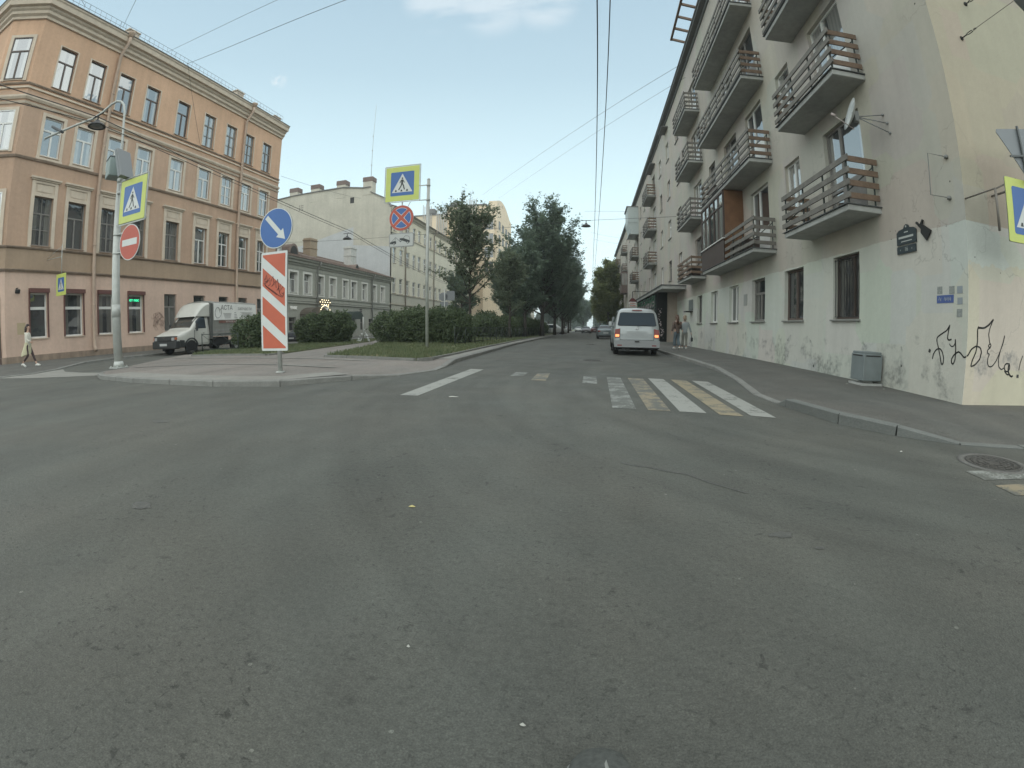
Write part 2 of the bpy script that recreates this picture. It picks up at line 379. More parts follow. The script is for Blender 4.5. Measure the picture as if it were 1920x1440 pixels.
    band = mr(nz(1.0, 5, 0.6, cb4.outputs[0]), 0.36, 0.62, 0.84, 1.05)
    bm = mu(mr(rr_, 4.6, 6.0, 0, 1), mr(rr_, 11.5, 14, 1, 0))
    band = mu(mu(band, bm), mu(1.0, bm, 'SUBTRACT'), 'ADD')
    k = mu(mu(mu(big, mid), mu(fine, grain)), mu(trk, ston))
    k = mu(mu(k, band), mu(1.0, mu(drip, 0.30), 'SUBTRACT')); k = mu(k, mu(1.0, mu(pit, 0.5), 'SUBTRACT')); k = mu(k, mu(1.0, mu(pit2, 0.5), 'SUBTRACT')); k = mu(k, mu(1.0, mu(crk, 0.45), 'SUBTRACT')); k = mu(k, mu(1.0, mu(chip, 0.9), 'ADD'))
    s = t.nodes.new('ShaderNodeVectorMath'); s.operation = 'SCALE'; t.links.new(k, s.inputs['Scale'])
    hue = t.nodes.new('ShaderNodeMixRGB'); hue.inputs[1].default_value = (*base, 1); hue.inputs[2].default_value = (base[0]*1.05, base[1]*1.0, base[2]*0.98, 1)
    t.links.new(mr(nz(0.5, 3), 0.4, 0.62, 0, 1), hue.inputs[0]); t.links.new(hue.outputs[0], s.inputs[0])
    t.links.new(s.outputs[0], b.inputs['Base Color'])
    t.links.new(mr(nz(1.1, 4), 0.3, 0.7, 0.72, 0.92), b.inputs['Roughness'])
    b.inputs['Specular IOR Level'].default_value = 0.5
    bp = t.nodes.new('ShaderNodeBump'); bp.inputs['Strength'].default_value = 0.55; bp.inputs['Distance'].default_value = 0.006
    hh = mu(mu(nz(120, 3, 0.7), 0.6), mu(mu(v.outputs['Distance'], -0.8), mu(nz(2.0, 4), 1.2), 'ADD'), 'ADD')
    t.links.new(hh, bp.inputs['Height']); t.links.new(bp.outputs[0], b.inputs['Normal'])
    return m
ASPH = asphalt_mat('road asphalt', (0.082, 0.0865, 0.075))
ASPH2 = asphalt_mat('sidewalk asphalt', (0.098, 0.099, 0.088))
PAVE = asphalt_mat('pinkish pavement', (0.185, 0.172, 0.155))
SLAB = mat('pale concrete slabs', (0.225, 0.222, 0.20), 0.85, var=0.12, scale=2.2, var2=0.1, scale2=14, bump=0.3, bscale=30)
GRAN = mat('granite kerb', (0.19, 0.19, 0.175), 0.8, var=0.16, scale=3, var2=0.22, scale2=60, bump=0.3, bscale=60)
GRAND = mat('dark granite kerb', (0.135, 0.142, 0.132), 0.75, var=0.12, scale=3, var2=0.2, scale2=60, bump=0.3, bscale=60)
SOIL = mat('lawn soil and clover', (0.13, 0.15, 0.075), 0.95, var=0.35, scale=3.5, var2=0.3, scale2=30, bump=1.0, bscale=25)
STUCCO = None
def poly(mb, pts, z):
    return mb.add([(p[0], p[1], z if len(p) < 3 else p[2]) for p in pts], [tuple(range(len(pts)))])
struct('road', MB().quad((-700, -400, 0), (700, -400, 0), (700, 1400, 0), (-700, 1400, 0)), ASPH)

def resample(pts, step):
    out = []
    for i in range(len(pts)-1):
        a, b = Vector(pts[i]), Vector(pts[i+1]); n = max(1, int((b-a).length/step))
        for k in range(n): out.append(a.lerp(b, k/n))
    out.append(Vector(pts[-1])); return out
def kerb(name, pts, side, m, wd=0.15, block=1.0, gap=0.022):
    """pts: (x, y, height); blocks of stone along the line, body on the given side"""
    mb = MB(); P = resample(pts, block)
    for i in range(len(P)-1):
        a, b = P[i], P[i+1]; d = Vector((b.x-a.x, b.y-a.y, 0)); L = d.length
        if L < 1e-3: continue
        d /= L; n = Vector((-d.y, d.x, 0))*side
        g = gap/2 if L > .3 else 0
        A, B = Vector((a.x, a.y, 0))+d*g, Vector((b.x, b.y, 0))-d*g
        ha, hb = max(a.z, .008), max(b.z, .008); j = rnd.uniform(-.004, .004)
        vs = []
        for q, h in ((A, ha), (B, hb)):
            c = min(0.018, h*.5)
            for off, z in ((0, -.05), (0, h-c), (c, h+j), (wd, h+j), (wd, -.05)): vs.append(q+n*off+Vector((0, 0, z)))
        mb.add(vs, [(0, 1, 6, 5), (1, 2, 7, 6), (2, 3, 8, 7), (3, 4, 9, 8), (0, 4, 3, 2, 1), (5, 6, 7, 8, 9)])
    return struct(name, mb, m)
# right pavement --------------------------------------------------
KR = [(3.45, 260, .12), (3.45, 60, .12), (3.45, 21.97, .12), (3.51, 17.2, .12), (3.6, 13.1, .10), (3.38, 10.4, .03), (2.97, 8.1, .02), (2.99, 7.15, .02), (3.0, 6.95, .05), (3.02, 6.75, .13), (3.23, 5.5, .14), (3.65, 4.8, .12), (4.24, 4.3, .02), (5.05, 4.0, .02), (8, 3.7, .02), (40, 3.4, .02)]
kerb('kerb', KR[:9], 1, GRAN)
kerb('corner_kerb', KR[8:], 1, GRAND, block=0.95)
IN = [(6.4, 260), (6.4, 60), (6.4, 22), (6.4, 17.2), (6.4, 13.1), (6.4, 10.4), (6.4, 8.1), (6.4, 7.4), (6.4, 7.0), (6.4, 6.6), (6.5, 6.55), (6.8, 6.55), (7.4, 6.55), (8.0, 6.55), (10, 6.55), (40, 6.55)]
mb = MB()
def offs(P, k, dist, side):
    a = Vector(P[max(k-1, 0)][:2]); b = Vector(P[min(k+1, len(P)-1)][:2]); d = (b-a).normalized(); return Vector(P[k][:2])+Vector((-d.y, d.x))*side*dist
prev = None
for k in range(len(KR)):
    o_ = offs(KR, k, .14, 1); row = [(o_.x, o_.y, KR[k][2]-.004)]
    for f in (.25, .6, 1.0):
        q = o_.lerp(Vector(IN[k]), f); h = KR[k][2]-.004; row.append((q.x, q.y, h+(0.12-h)*min(1, f*1.7)))
    if prev:
        for j in range(3): mb.quad(prev[j], prev[j+1], row[j+1], row[j])
    prev = row
struct('sidewalk', mb, ASPH2)
# boulevard island ------------------------------------------------
KL = [(-13.6, 8.45, .10), (-13.1, 8.0, .12), (-12.2, 7.55, .12), (-10.15, 7.2, .12), (-7.25, 7.12, .12), (-5.75, 7.47, .12), (-4.83, 8.75, .10), (-4.15, 9.75, .03), (-3.75, 11.1, .02), (-3.8, 12.2, .05), (-4.0, 13.8, .12), (-4.2, 20.1, .12), (-4.45, 27.5, .12), (-4.6, 71, .12), (-4.8, 260, .12)]
kerb('island_kerb', KL, 1, GRAN, wd=.16)
LB = [(-13.75, 9.1), (-16.3, 12.9), (-17.9, 15.5), (-18.3, 17.5), (-18.3, 30), (-18.3, 60), (-18.3, 260)]
kerb('boulevard_kerb', [(x, y, .10) for x, y in [(-13.6, 8.45)]+LB], -1, GRAN, wd=.14)
mb = MB()
OUT = [offs(KL, k, .15, 1) for k in range(len(KL))]
LFT = [(-13.6, 8.6), (-13.7, 8.9), (-13.7, 9.1), (-14.2, 9.7), (-14.8, 10.6), (-15.4, 11.5), (-16.2, 12.8), (-16.8, 13.6), (-17.2, 14.4), (-17.7, 15.1), (-18, 15.8), (-18.2, 21), (-18.2, 28), (-18.2, 71), (-18.2, 260)]
prev = None
for k in range(len(KL)):
    row = []
    for f in (0, .08, .5, 1):
        q = OUT[k].lerp(Vector(LFT[k]), f); row.append((q.x, q.y, KL[k][2]-.003+(0.112-KL[k][2])*min(1, f*12)))
    if prev:
        for j in range(3): mb.quad(prev[j], prev[j+1], row[j+1], row[j])
    prev = row
struct('island_pavement', mb, PAVE)
# pale slab bands along the island front, in strips of slabs
mb = MB()
for k in range(2, 6):
    a, b = KL[k], KL[k+1] if k < 6 else KL[k]
    A0, A1 = offs(KL, k, .17, 1), offs(KL, k, .95, 1); B0, B1 = offs(KL, k+1, .17, 1), offs(KL, k+1, .95, 1)
    mb.quad((A0.x, A0.y, .1165), (B0.x, B0.y, .1165), (B1.x, B1.y, .1165), (A1.x, A1.y, .1165))
for pts, wd in (([(-16.2, 13.6), (-11.8, 13.9), (-8.6, 13.45), (-6.5, 12.75)], .22), ([(-13.6, 9.75), (-11.2, 11.1), (-8.6, 11.05), (-6.2, 10.35)], .16)):
    for i in range(len(pts)-1):
        a, b = Vector(pts[i]), Vector(pts[i+1]); n = (b-a).normalized(); n = Vector((-n.y, n.x))*wd/2
        mb.quad((*(a-n), .1205), (*(b-n), .1205), (*(b+n), .1205), (*(a+n), .1205))
# strip beside the lawn, along the kerb
for i in range(10, 14):
    a0, a1 = offs(KL, i, .17, 1), offs(KL, i, .62, 1); b0, b1 = offs(KL, i+1, .17, 1), offs(KL, i+1, .62, 1)
    mb.quad((*a0, .124), (*b0, .124), (*b1, .124), (*a1, .124))
struct('slab_paving', mb, SLAB)
LAWN1 = [(-16.4, 14.9), (-14.2, 15.35), (-12.3, 15.2), (-12.25, 16.2), (-12.5, 17.5), (-13.2, 20.7), (-14.2, 25.4), (-15.6, 31.5), (-17.9, 37.5), (-18.05, 30), (-18.05, 17.3)]
LAWN2 = [(-8.9, 14.3), (-6.7, 13.6), (-4.98, 12.95), (-4.72, 13.4), (-4.72, 15.3), (-4.88, 20.5), (-5.1, 32), (-5.25, 71), (-5.5, 120), (-5.6, 250), (-18, 250), (-18, 120), (-18, 42), (-14.6, 31.4), (-11.7, 23.7), (-9.75, 17.3)]
for L_ in (LAWN1, LAWN2):
    mb = MB(); n = len(L_)
    mb.add([(x, y, .165) for x, y in L_]+[(x, y, .08) for x, y in L_], [tuple(range(n))]+[(i, (i+1) % n, (i+1) % n+n, i+n) for i in range(n)])
    struct('lawn_ground', mb, SOIL)
# low stone edging round the lawns
kerb('lawn_edging', [(x, y, .19) for x, y in [(-9.75, 17.3), (-8.9, 14.3), (-6.7, 13.6), (-4.98, 12.95), (-4.7, 13.4), (-4.7, 15.3), (-4.86, 20.5), (-5.08, 32), (-5.2, 71), (-5.5, 120)]], -1, GRAN, wd=.10)
kerb('lawn_edging', [(x, y, .18) for x, y in [(-16.4, 14.9), (-14.2, 15.35), (-12.3, 15.2), (-12.25, 16.2)]], -1, GRAN, wd=.10)
# left pavement
LS = [(-22.4, 260, .11), (-22.4, 60, .11), (-22.4, 20, .11), (-22.3, 15, .11), (-21.5, 12.5, .08), (-19.2, 9.9, .03), (-18.2, 8.2, .03), (-18.4, 6.7, .04), (-22, 4.4, .10), (-40, -3, .12), (-80, -18, .12)]
kerb('left_kerb', LS, -1, GRAN, wd=.18)
mb = MB()
LW = [(-60, 260), (-60, 60), (-60, 20), (-60, 15), (-60, 12.5), (-60, 11), (-60, 10.5), (-60, 10), (-62, 9), (-70, 6), (-90, -5)]
prev = None
for k in range(len(LS)):
    q = offs(LS, k, .17, -1); row = [(q.x, q.y, LS[k][2]-.003)]
    for f in (.04, 1): p_ = q.lerp(Vector(LW[k]), f); row.append((p_.x, p_.y, .12))
    if prev:
        for j in range(2): mb.quad(prev[j], prev[j+1], row[j+1], row[j])
    prev = row
struct('left_sidewalk', mb, ASPH2)
mb = MB(); poly(mb, [(-18.3, 6.8), (-16.4, 7.2), (-15.0, 7.7), (-13.75, 8.3), (-13.8, 9.2), (-15.6, 8.95), (-17.2, 9.1), (-18.9, 9.9), (-18.1, 8.2)], .006)
struct('drive_slabs', mb, SLAB)
# worn road paint -------------------------------------------------
def paint_mat(name, col, wear):
    m = bpy.data.materials.new(name); m.use_nodes = True; t = m.node_tree; b = t.nodes['Principled BSDF']; b.inputs['Roughness'].default_value = 0.7
    g = t.nodes.new('ShaderNodeNewGeometry')
    n1 = t.nodes.new('ShaderNodeTexNoise'); n1.inputs['Scale'].default_value = 2.6; n1.inputs['Detail'].default_value = 10; n1.inputs['Roughness'].default_value = 0.75
    n2 = t.nodes.new('ShaderNodeTexNoise'); n2.inputs['Scale'].default_value = 45; n2.inputs['Detail'].default_value = 4
    for n in (n1, n2): t.links.new(g.outputs['Position'], n.inputs['Vector'])
    a = t.nodes.new('ShaderNodeMath'); a.operation = 'MULTIPLY_ADD'; a.inputs[1].default_value = 0.35; t.links.new(n2.outputs[0], a.inputs[0]); t.links.new(n1.outputs[0], a.inputs[2])
    r = t.nodes.new('ShaderNodeMapRange'); r.inputs[1].default_value = wear; r.inputs[2].default_value = wear+0.10; t.links.new(a.outputs[0], r.inputs[0])
    x = t.nodes.new('ShaderNodeMixRGB'); x.inputs[1].default_value = (0.102, 0.107, 0.094, 1); x.inputs[2].default_value = (*col, 1); t.links.new(r.outputs[0], x.inputs[0])
    t.links.new(x.outputs[0], b.inputs['Base Color']); return m
PW, PY = paint_mat('white road paint', (0.275, 0.28, 0.255), 0.535), paint_mat('yellow road paint', (0.26, 0.222, 0.145), 0.57)
PWW, PYW = paint_mat('worn white road paint', (0.26, 0.27, 0.25), 0.66), paint_mat('worn yellow road paint', (0.25, 0.21, 0.14), 0.64)
s_ = 0.982
mbs = {k: MB() for k in ('w', 'y', 'ww', 'yw')}
def mark(k, pts): poly(mbs[k], [(x*s_, y*s_) for x, y in pts], .004)
mark('w', [(2.55, 5.96), (2.23, 6.09), (2.33, 10.31), (2.66, 10.17)])
mark('y', [(2.11, 6.04), (1.8, 6.13), (1.87, 10.42), (2.2, 10.35)])
mark('w', [(1.64, 6.23), (1.28, 6.31), (1.38, 10.6), (1.71, 10.45)])
mark('yw', [(1.16, 6.34), (0.85, 6.38), (.91, 10.55), (1.25, 10.5)])
mark('ww', [(.69, 6.44), (.36, 6.44), (.44, 10.67), (.75, 10.62)])
mark('ww', [(.2, 9.3), (-.1, 9.3), (-.09, 10.67), (.2, 10.73)])
mark('yw', [(-.86, 9.63), (-1.18, 9.66), (-1.2, 11.18), (-.9, 11.24)])
mark('ww', [(-1.45, 10.4), (-1.75, 10.4), (-1.75, 11.3), (-1.45, 11.3)])
mark('w', [(-3.02, 7.07), (-2.70, 7.07), (-2.69, 11.88), (-3.06, 11.96)])
mark('ww', [(3.5, 3.42), (3.49, 3.14), (5.0, 3.0), (5.0, 3.3)]); mark('yw', [(3.47, 2.99), (3.45, 2.72), (5.0, 2.6), (5.0, 2.9)])
for k, m_, nm in (('w', PW, 'zebra_crossing'), ('y', PY, 'zebra_crossing_yellow'), ('ww', PWW, 'zebra_crossing_worn'), ('yw', PYW, 'zebra_crossing_yellow_worn')): struct(nm, mbs[k], m_)
# manholes --------------------------------------------------------
IRON = mat('cast iron', (0.075, 0.072, 0.066), 0.65, metal=0.3, var=0.25, scale=18)
IROND = mat('dark pit iron', (0.03, 0.03, 0.028), 0.8)
def manhole(x, y, r, label, m=None):
    t = thing('manhole_cover', label, 'manhole cover', (x, y, 0.0), 0.3, 'manhole covers in the road')
    b = MB(); b.lathe([(r*1.28, .0), (r*1.28, .006), (r*1.02, .008), (r*1.02, .003), (0.001, .003)], 40); b.build('collar', mat('patched collar', (0.125, 0.122, 0.112), 0.85, var=0.2, scale=20, bump=.4), t)
    b = MB(); b.lathe([(r, .001), (r, .012), (r*.93, .012), (r*.93, .0075), (.001, .0075)], 40)
    for rr in (.28, .5, .72):
        n = int(rr*26)
        for k in range(n):
            a = 2*math.pi*k/n; a1 = a+2*math.pi/n*.62
            p = [(math.cos(q)*rr*r, math.sin(q)*rr*r) for q in (a, a1)]; p2 = [(math.cos(q)*(rr+.1)*r, math.sin(q)*(rr+.1)*r) for q in (a1, a)]
            b.prism(p+p2, .007, .0125, 'z')
    b.build('lid', IRON, t); return t
manhole(4.02, 3.55, .30, 'cast iron manhole cover beside the worn paint at the right kerb corner')
manhole(.14, 15.8, .33, 'manhole cover in the lane just beyond the zebra crossing')
manhole(.15, 31.4, .33, 'far manhole cover in the lane left of the white van')
# small litter and dark patches
TAR = mat('tar patch', (0.082, 0.084, 0.076), 0.6, var=0.2, scale=20, bump=.5)
mb = MB()
for px, py, rr in ((1465, 1003, .055), (1536, 1028, .022), (300, 790, .12), (265, 948, .07)):
    p = atZ(px, py, 0); n = 14; pts = []
    for k in range(n):
        a = 2*math.pi*k/n; q = rr*(0.75+0.5*rnd.random()); pts.append((p.x+math.cos(a)*q*1.3, p.y+math.sin(a)*q*.8))
    poly(mb, pts, .003)
# long wandering crack seam near the zebra
pts = [atZ(px, py, 0) for px, py in ((1165, 868), (1190, 874), (1215, 876), (1250, 884), (1290, 890), (1330, 905), (1400, 925))]
for i in range(len(pts)-1):
    a, b = pts[i], pts[i+1]; n = (b-a).normalized(); n = Vector((-n.y, n.x, 0))*.008
    mb.quad(a-n+Vector((0, 0, .003)), b-n+Vector((0, 0, .003)), b+n+Vector((0, 0, .003)), a+n+Vector((0, 0, .003)))
struct('tar_patches', mb, TAR)
LEAFY = mat('dry leaf', (0.42, 0.37, 0.16), 0.7)
PAPER = mat('paper scrap', (0.42, 0.42, 0.38), 0.8)
for i, (px, py, sz, m_, lb, ct) in enumerate([(773, 950, .026, LEAFY, 'single yellow leaf lying on the asphalt in the middle foreground', 'leaf'), (1690, 847, .02, PAPER, 'white scrap on the road below the raised kerb at right', 'litter'), (850, 744, .09, PAPER, 'pale flattened scrap on the road beside the left zebra stripe', 'litter'), (1588, 720, .05, PAPER, 'crumpled white paper on the pavement left of the grey bin', 'litter'), (1657, 730, .045, PAPER, 'small white scrap on the pavement right of the grey bin', 'litter'), (766, 1213, .007, PAPER, 'pale pebble lying in the asphalt foreground', 'pebble'), (980, 1360, .010, PAPER, 'grey white chip of stone near the shoe', 'stone chip')]):
    z0 = .004 if px < 1500 or px == 1690 else .115
    p = atZ(px, py, z0); b = MB(); n = 9; ring = []
    for k in range(n):
        a = 2*math.pi*k/n; q = sz*(.6+.5*rnd.random()); ring.append((p.x+math.cos(a)*q, p.y+math.sin(a)*q*.55, p.z+.004*rnd.random()))
    b.add(ring+[(p.x, p.y, p.z+.012)], [(k, (k+1) % n, n) for k in range(n)]); tag(b.build('leaf' if ct == 'leaf' else ('litter_scrap' if ct == 'litter' else 'stone_chip'), m_), lb, ct)
# ------------------------------------------------------------------ swept mouldings along a plan polyline
def sweep(mb, path, prof, side=1, cap=True):
    """path: plan points; prof: (out, z) closed profile; out is to the chosen side of the path"""
    n = len(path); P = [Vector(p) for p in path]; rows = []
    for i in range(n):
        if i == 0: d = (P[1]-P[0]).normalized(); q = Vector((d.y, -d.x))*side
        elif i == n-1: d = (P[-1]-P[-2]).normalized(); q = Vector((d.y, -d.x))*side
        else:
            a = (P[i]-P[i-1]).normalized(); b = (P[i+1]-P[i]).normalized()
            na = Vector((a.y, -a.x)); nb = Vector((b.y, -b.x)); s = (na+nb)
            q = s/(1+na.dot(nb))*side
        rows.append([(P[i].x+q.x*o, P[i].y+q.y*o, z) for o, z in prof])
    m = len(prof); vs = [v for r in rows for v in r]; fs = []
    for i in range(n-1):
        for k in range(m): fs.append((i*m+k, i*m+(k+1) % m, (i+1)*m+(k+1) % m, (i+1)*m+k))
    if cap: fs.append(tuple(range(m))); fs.append(tuple(range((n-1)*m, n*m)))
    return mb.add(vs, fs)
def zsplit_mat(name, layers, var=.07, streak=.10, patch=None):
    """stucco whose paint colour changes at real paint lines; layers = [(z_top, colour), ...]"""
    m = mat(name, layers[-1][1], 0.88, bump=0.25, bscale=14); t = m.node_tree; b = t.nodes['Principled BSDF']
    g = t.nodes.new('ShaderNodeNewGeometry'); P = g.outputs['Position']
    sp = t.nodes.new('ShaderNodeSeparateXYZ'); t.links.new(P, sp.inputs[0])
    def nz(sc, det=5, vec=None, ro=.6):
        n = t.nodes.new('ShaderNodeTexNoise'); n.inputs['Scale'].default_value = sc; n.inputs['Detail'].default_value = det; n.inputs['Roughness'].default_value = ro; t.links.new(vec or P, n.inputs['Vector']); return n.outputs[0]
    def M(op, a, bb=0.0):
        n = t.nodes.new('ShaderNodeMath'); n.operation = op
        for i, q in enumerate((a, bb)):
            if isinstance(q, (int, float)): n.inputs[i].default_value = q
            else: t.links.new(q, n.inputs[i])
        return n.outputs[0]
    def mr(x, a, bb, c, d):
        n = t.nodes.new('ShaderNodeMapRange'); n.inputs[1].default_value, n.inputs[2].default_value, n.inputs[3].default_value, n.inputs[4].default_value = a, bb, c, d
        t.links.new(x, n.inputs[0]); return n.outputs[0]
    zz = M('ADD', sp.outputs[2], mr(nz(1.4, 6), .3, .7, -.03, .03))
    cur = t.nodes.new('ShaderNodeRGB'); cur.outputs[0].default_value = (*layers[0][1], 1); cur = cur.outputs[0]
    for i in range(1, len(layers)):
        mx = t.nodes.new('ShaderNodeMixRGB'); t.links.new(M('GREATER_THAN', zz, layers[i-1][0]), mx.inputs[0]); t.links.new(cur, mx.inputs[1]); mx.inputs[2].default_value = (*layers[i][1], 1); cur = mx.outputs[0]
    if patch: cur = patch(t, cur, sp, M, mr, nz, g)
    q = t.nodes.new('ShaderNodeMapping'); q.inputs['Scale'].default_value = (2.2, 2.2, .10); t.links.new(P, q.inputs[0])
    k = M('MULTIPLY', mr(nz(1.0, 5, q.outputs[0]), .3, .7, 1-streak, 1+streak), mr(nz(.45, 5), .3, .7, 1-var, 1+var))
    k = M('MULTIPLY', k, mr(nz(6, 6), .3, .7, 1-var*.6, 1+var*.6))
    s = t.nodes.new('ShaderNodeVectorMath'); s.operation = 'SCALE'; t.links.new(cur, s.inputs[0]); t.links.new(k, s.inputs['Scale']); t.links.new(s.outputs[0], b.inputs['Base Color'])
    return m
TRIM = mat('cream plaster trim', (0.55, 0.465, 0.37), 0.85, var=.08, scale=2, streak=.08)
TRIMD = mat('dusty moulding', (0.27, 0.205, 0.155), 0.85, var=.15, scale=3, streak=.2)
ROOFM = mat('grey roof metal', (0.16, 0.16, 0.155), 0.55, var=.15, scale=1.5)
PIPE = mat('painted drainpipe', (0.46, 0.35, 0.27), 0.6, var=.1, scale=3)
# ------------------------------------------------------------------ orange corner house
LBM = zsplit_mat('orange and pink stucco', [(4.83, (0.56, 0.41, 0.325)), (6.05, (0.34, 0.25, 0.175)), (10.75, (0.43, 0.295, 0.21)), (14.5, (0.46, 0.315, 0.225)), (30, (0.55, 0.355, 0.235))], var=.09, streak=.07)
house = thing('apartment_house', 'four storey orange stucco corner house with pink ground floor and roof railing', 'building', (-27.3, 10.8, 0))
HL = Fac(-27.3, 1)
hroot = Matrix.Translation((27.3, -10.8, 0))
def adopt(o, root): o.matrix_parent_inverse = Matrix.Translation(root.location).inverted(); return o
cols = [12.93, 15.17, 17.53, 19.87, 22.85, 25.68, 28.22, 30.54, 32.98]
holes = []; HW = []
for i, c in enumerate(cols):
    hw = .60
    HW += [(c-hw, c+hw, 15.15, 17.75, '4'), (c-hw-.03, c+hw+.03, 11.1, 13.35, '3'), (c-hw-.02, c+hw+.02, 6.2, 8.85, '2')]
for i, (a, b) in enumerate([(12.35, 13.45), (14.6, 15.85), (16.95, 18.1), (19.25, 20.45), (22.3, 23.45), (25.1, 26.3), (27.8, 28.9), (30.1, 31.2), (32.5, 33.5)]):
    HW.append((a, b, 1.32, 3.70 if i < 4 else 3.85, '1'))
holes = [h[:4] for h in HW]
mb = MB(); HL.wall(mb, 10.83, 35.05, 0.05, 19.4, holes, .28)
# chamfered corner, side street face and rear/end walls
CE = (-28.75, 9.38)
mb.quad((-27.3, 10.83, .05), (CE[0], CE[1], .05), (CE[0], CE[1], 19.4), (-27.3, 10.83, 19.4))
mb.quad((CE[0], CE[1], .05), (-50, CE[1], .05), (-50, CE[1], 19.4), (CE[0], CE[1], 19.4))
mb.quad((-27.3, 35.05, .05), (-42, 35.05, .05), (-42, 35.05, 19.4), (-27.3, 35.05, 19.4))
mb.quad((-50, CE[1], .05), (-42, 35.05, .05), (-42, 35.05, 19.4), (-50, CE[1], 19.4))
adopt(mb.build('wall', LBM, house), house)
mb = MB(); PATH = [(-50, CE[1]), CE, (-27.3, 10.83), (-27.3, 35.05)]
sweep(mb, PATH, [(-.05, 18.95), (.12, 18.95), (.14, 19.1), (.30, 19.2), (.30, 19.38), (.42, 19.46), (.46, 19.56), (.66, 19.60), (.70, 19.88), (.78, 19.96), (.78, 20.05), (-.05, 20.05)])
sweep(mb, PATH, [(-.02, 14.62), (.10, 14.62), (.10, 14.72), (-.02, 14.72)]); sweep(mb, PATH, [(-.02, 13.98), (.08, 13.98), (.16, 14.1), (.16, 14.2), (-.02, 14.2)]); sweep(mb, PATH, [(-.02, 13.72), (.07, 13.72), (.12, 13.84), (-.02, 13.84)])
adopt(mb.build('cornice', TRIM, house), house)
mb = MB()
for z0, z1, o in ((14.85, 14.95, .12), (10.72, 10.85, .14), (5.98, 6.08, .14), (4.78, 4.90, .18), (.05, .45, .05)): sweep(mb, PATH, [(-.02, z0), (o*.6, z0), (o, z1-.03), (o, z1), (-.02, z1)])
adopt(mb.build('belt_course', TRIMD, house), house)
mb = MB(); sweep(mb, PATH, [(-.05, 20.055), (.84, 20.055), (.84, 20.10), (-2.5, 20.75), (-2.5, 20.6)])
sweep(mb, [(-27.3, 35.05), (-42, 35.05)], [(-.1, 19.35), (.15, 19.4), (.15, 20.1), (-.1, 20.1)], -1)
mb.add([(-29.8, 12, 20.74), (-29.8, 35.05, 20.74), (-42, 35.05, 20.9), (-42, 12, 20.9)], [(0, 1, 2, 3)])
adopt(mb.build('roof', ROOFM, house), house)
mb = MB(); RP = [(-34, CE[1]-.35), (CE[0]-.1, CE[1]-.35), (-26.95, 10.75), (-26.95, 34.4)]
RR = resample([(x, y, 0) for x, y in RP], .42)
for z in (.75, .42): mb.tube([(p.x, p.y, 20.2+z) for p in RR], .014, 4)
for i, p in enumerate(RR): mb.tube([(p.x, p.y, 20.15), (p.x, p.y, 20.95)], .010, 4)
for p in RR[::6]: mb.tube([(p.x, p.y, 20.95), (p.x-.5, p.y+.0, 20.3)], .010, 4)
adopt(mb.build('roof_railing', mat('railing iron', (.10, .11, .12), .6), house), house)
for y, x, h in ((17.2, -27.6, 20.95), (28.6, -27.6, 21.0), (33.9, -27.5, 20.7)):
    mb = MB(); mb.bbox(x-.35, x+.35, y-.45, y+.45, 20.0, h, .02); mb.bbox(x-.42, x+.42, y-.52, y+.52, h, h+.1, .02); adopt(mb.build('chimney', TRIM, house), house)
DT = mat('dark teal window frame', (.07, .07, .065), .6)
for k, (a, b, z0, z1, f) in enumerate(HW):
    i = min(range(9), key=lambda q: abs(cols[q]-(a+b)/2))
    if f == '4': o = window(HL, house, a, b, z0, z1, .20, brownf if i < 5 else greyf, 'T' if i < 5 else 'TT', sill=TRIMD)
    elif f == '3': o = window(HL, house, a, b, z0, z1, .16, white, 'T' if i != 6 else 'TT', sill=TRIM, fw=.085)
    elif f == '2': o = window(HL, house, a, b, z0, z1, .24, greyf if i < 5 else white, 'TT' if i % 2 == 0 else 'T', sill=TRIMD, pane=PANED if i < 5 else PANE)
    else: o = window(HL, house, a, b, z0, z1, .22, white if i < 4 else greyf, 'H' if i < 4 else 'T', sill=TRIM if i < 4 else None, pane=PANED, fw=.085)
    adopt(o, house)
# plaster surrounds, hoods and panels
for a, b, z0, z1, f in HW:
    mb = MB()
    if f == '3':
        for q in ((a-.20, a, z0-.1, z1+.18), (b, b+.20, z0-.1, z1+.18), (a, b, z1, z1+.18), (a-.24, b+.24, z0-.22, z0-.1)): HL.fb(mb, *q, -.01, .06)
    if f == '4':
        for q in ((a-.10, a, z0-.02, z1+.06), (b, b+.10, z0-.02, z1+.06), (a, b, z1+.01, z1+.06)): HL.fb(mb, *q, -.01, .025)
    if f == '2':
        for q in ((a-.22, a, z0-.1, z1+.85), (b, b+.22, z0-.1, z1+.85), (a, b, z1, z1+.16), (a, b, z1+.70, z1+.85)): HL.fb(mb, *q, -.01, .07)
        HL.fb(mb, a, b, z1+.16, z1+.70, -.01, .02); HL.fb(mb, a+.12, b-.12, z1+.26, z1+.60, -.01, .045)
        HL.fb(mb, a-.30, b+.30, z1+.85, z1+.93, -.01, .14); HL.fb(mb, a-.36, b+.36, z1+.93, z1+1.02, -.01, .22)
    if f != '1': adopt(mb.build('window_surround', TRIM, house), house)
SHUT = mat('maroon roller shutter', (.12, .05, .042), .5)
for a, b, z0, z1, f in [h for h in HW if h[4] == '1'][:4]:
    mb = MB(); HL.fb(mb, a-.08, b+.08, z1, z1+.23, 0, .2); HL.fb(mb, a-.08, a, z0, z1, 0, .06); HL.fb(mb, b, b+.08, z0, z1, 0, .06); adopt(mb.build('shutter_box', SHUT, house), house)
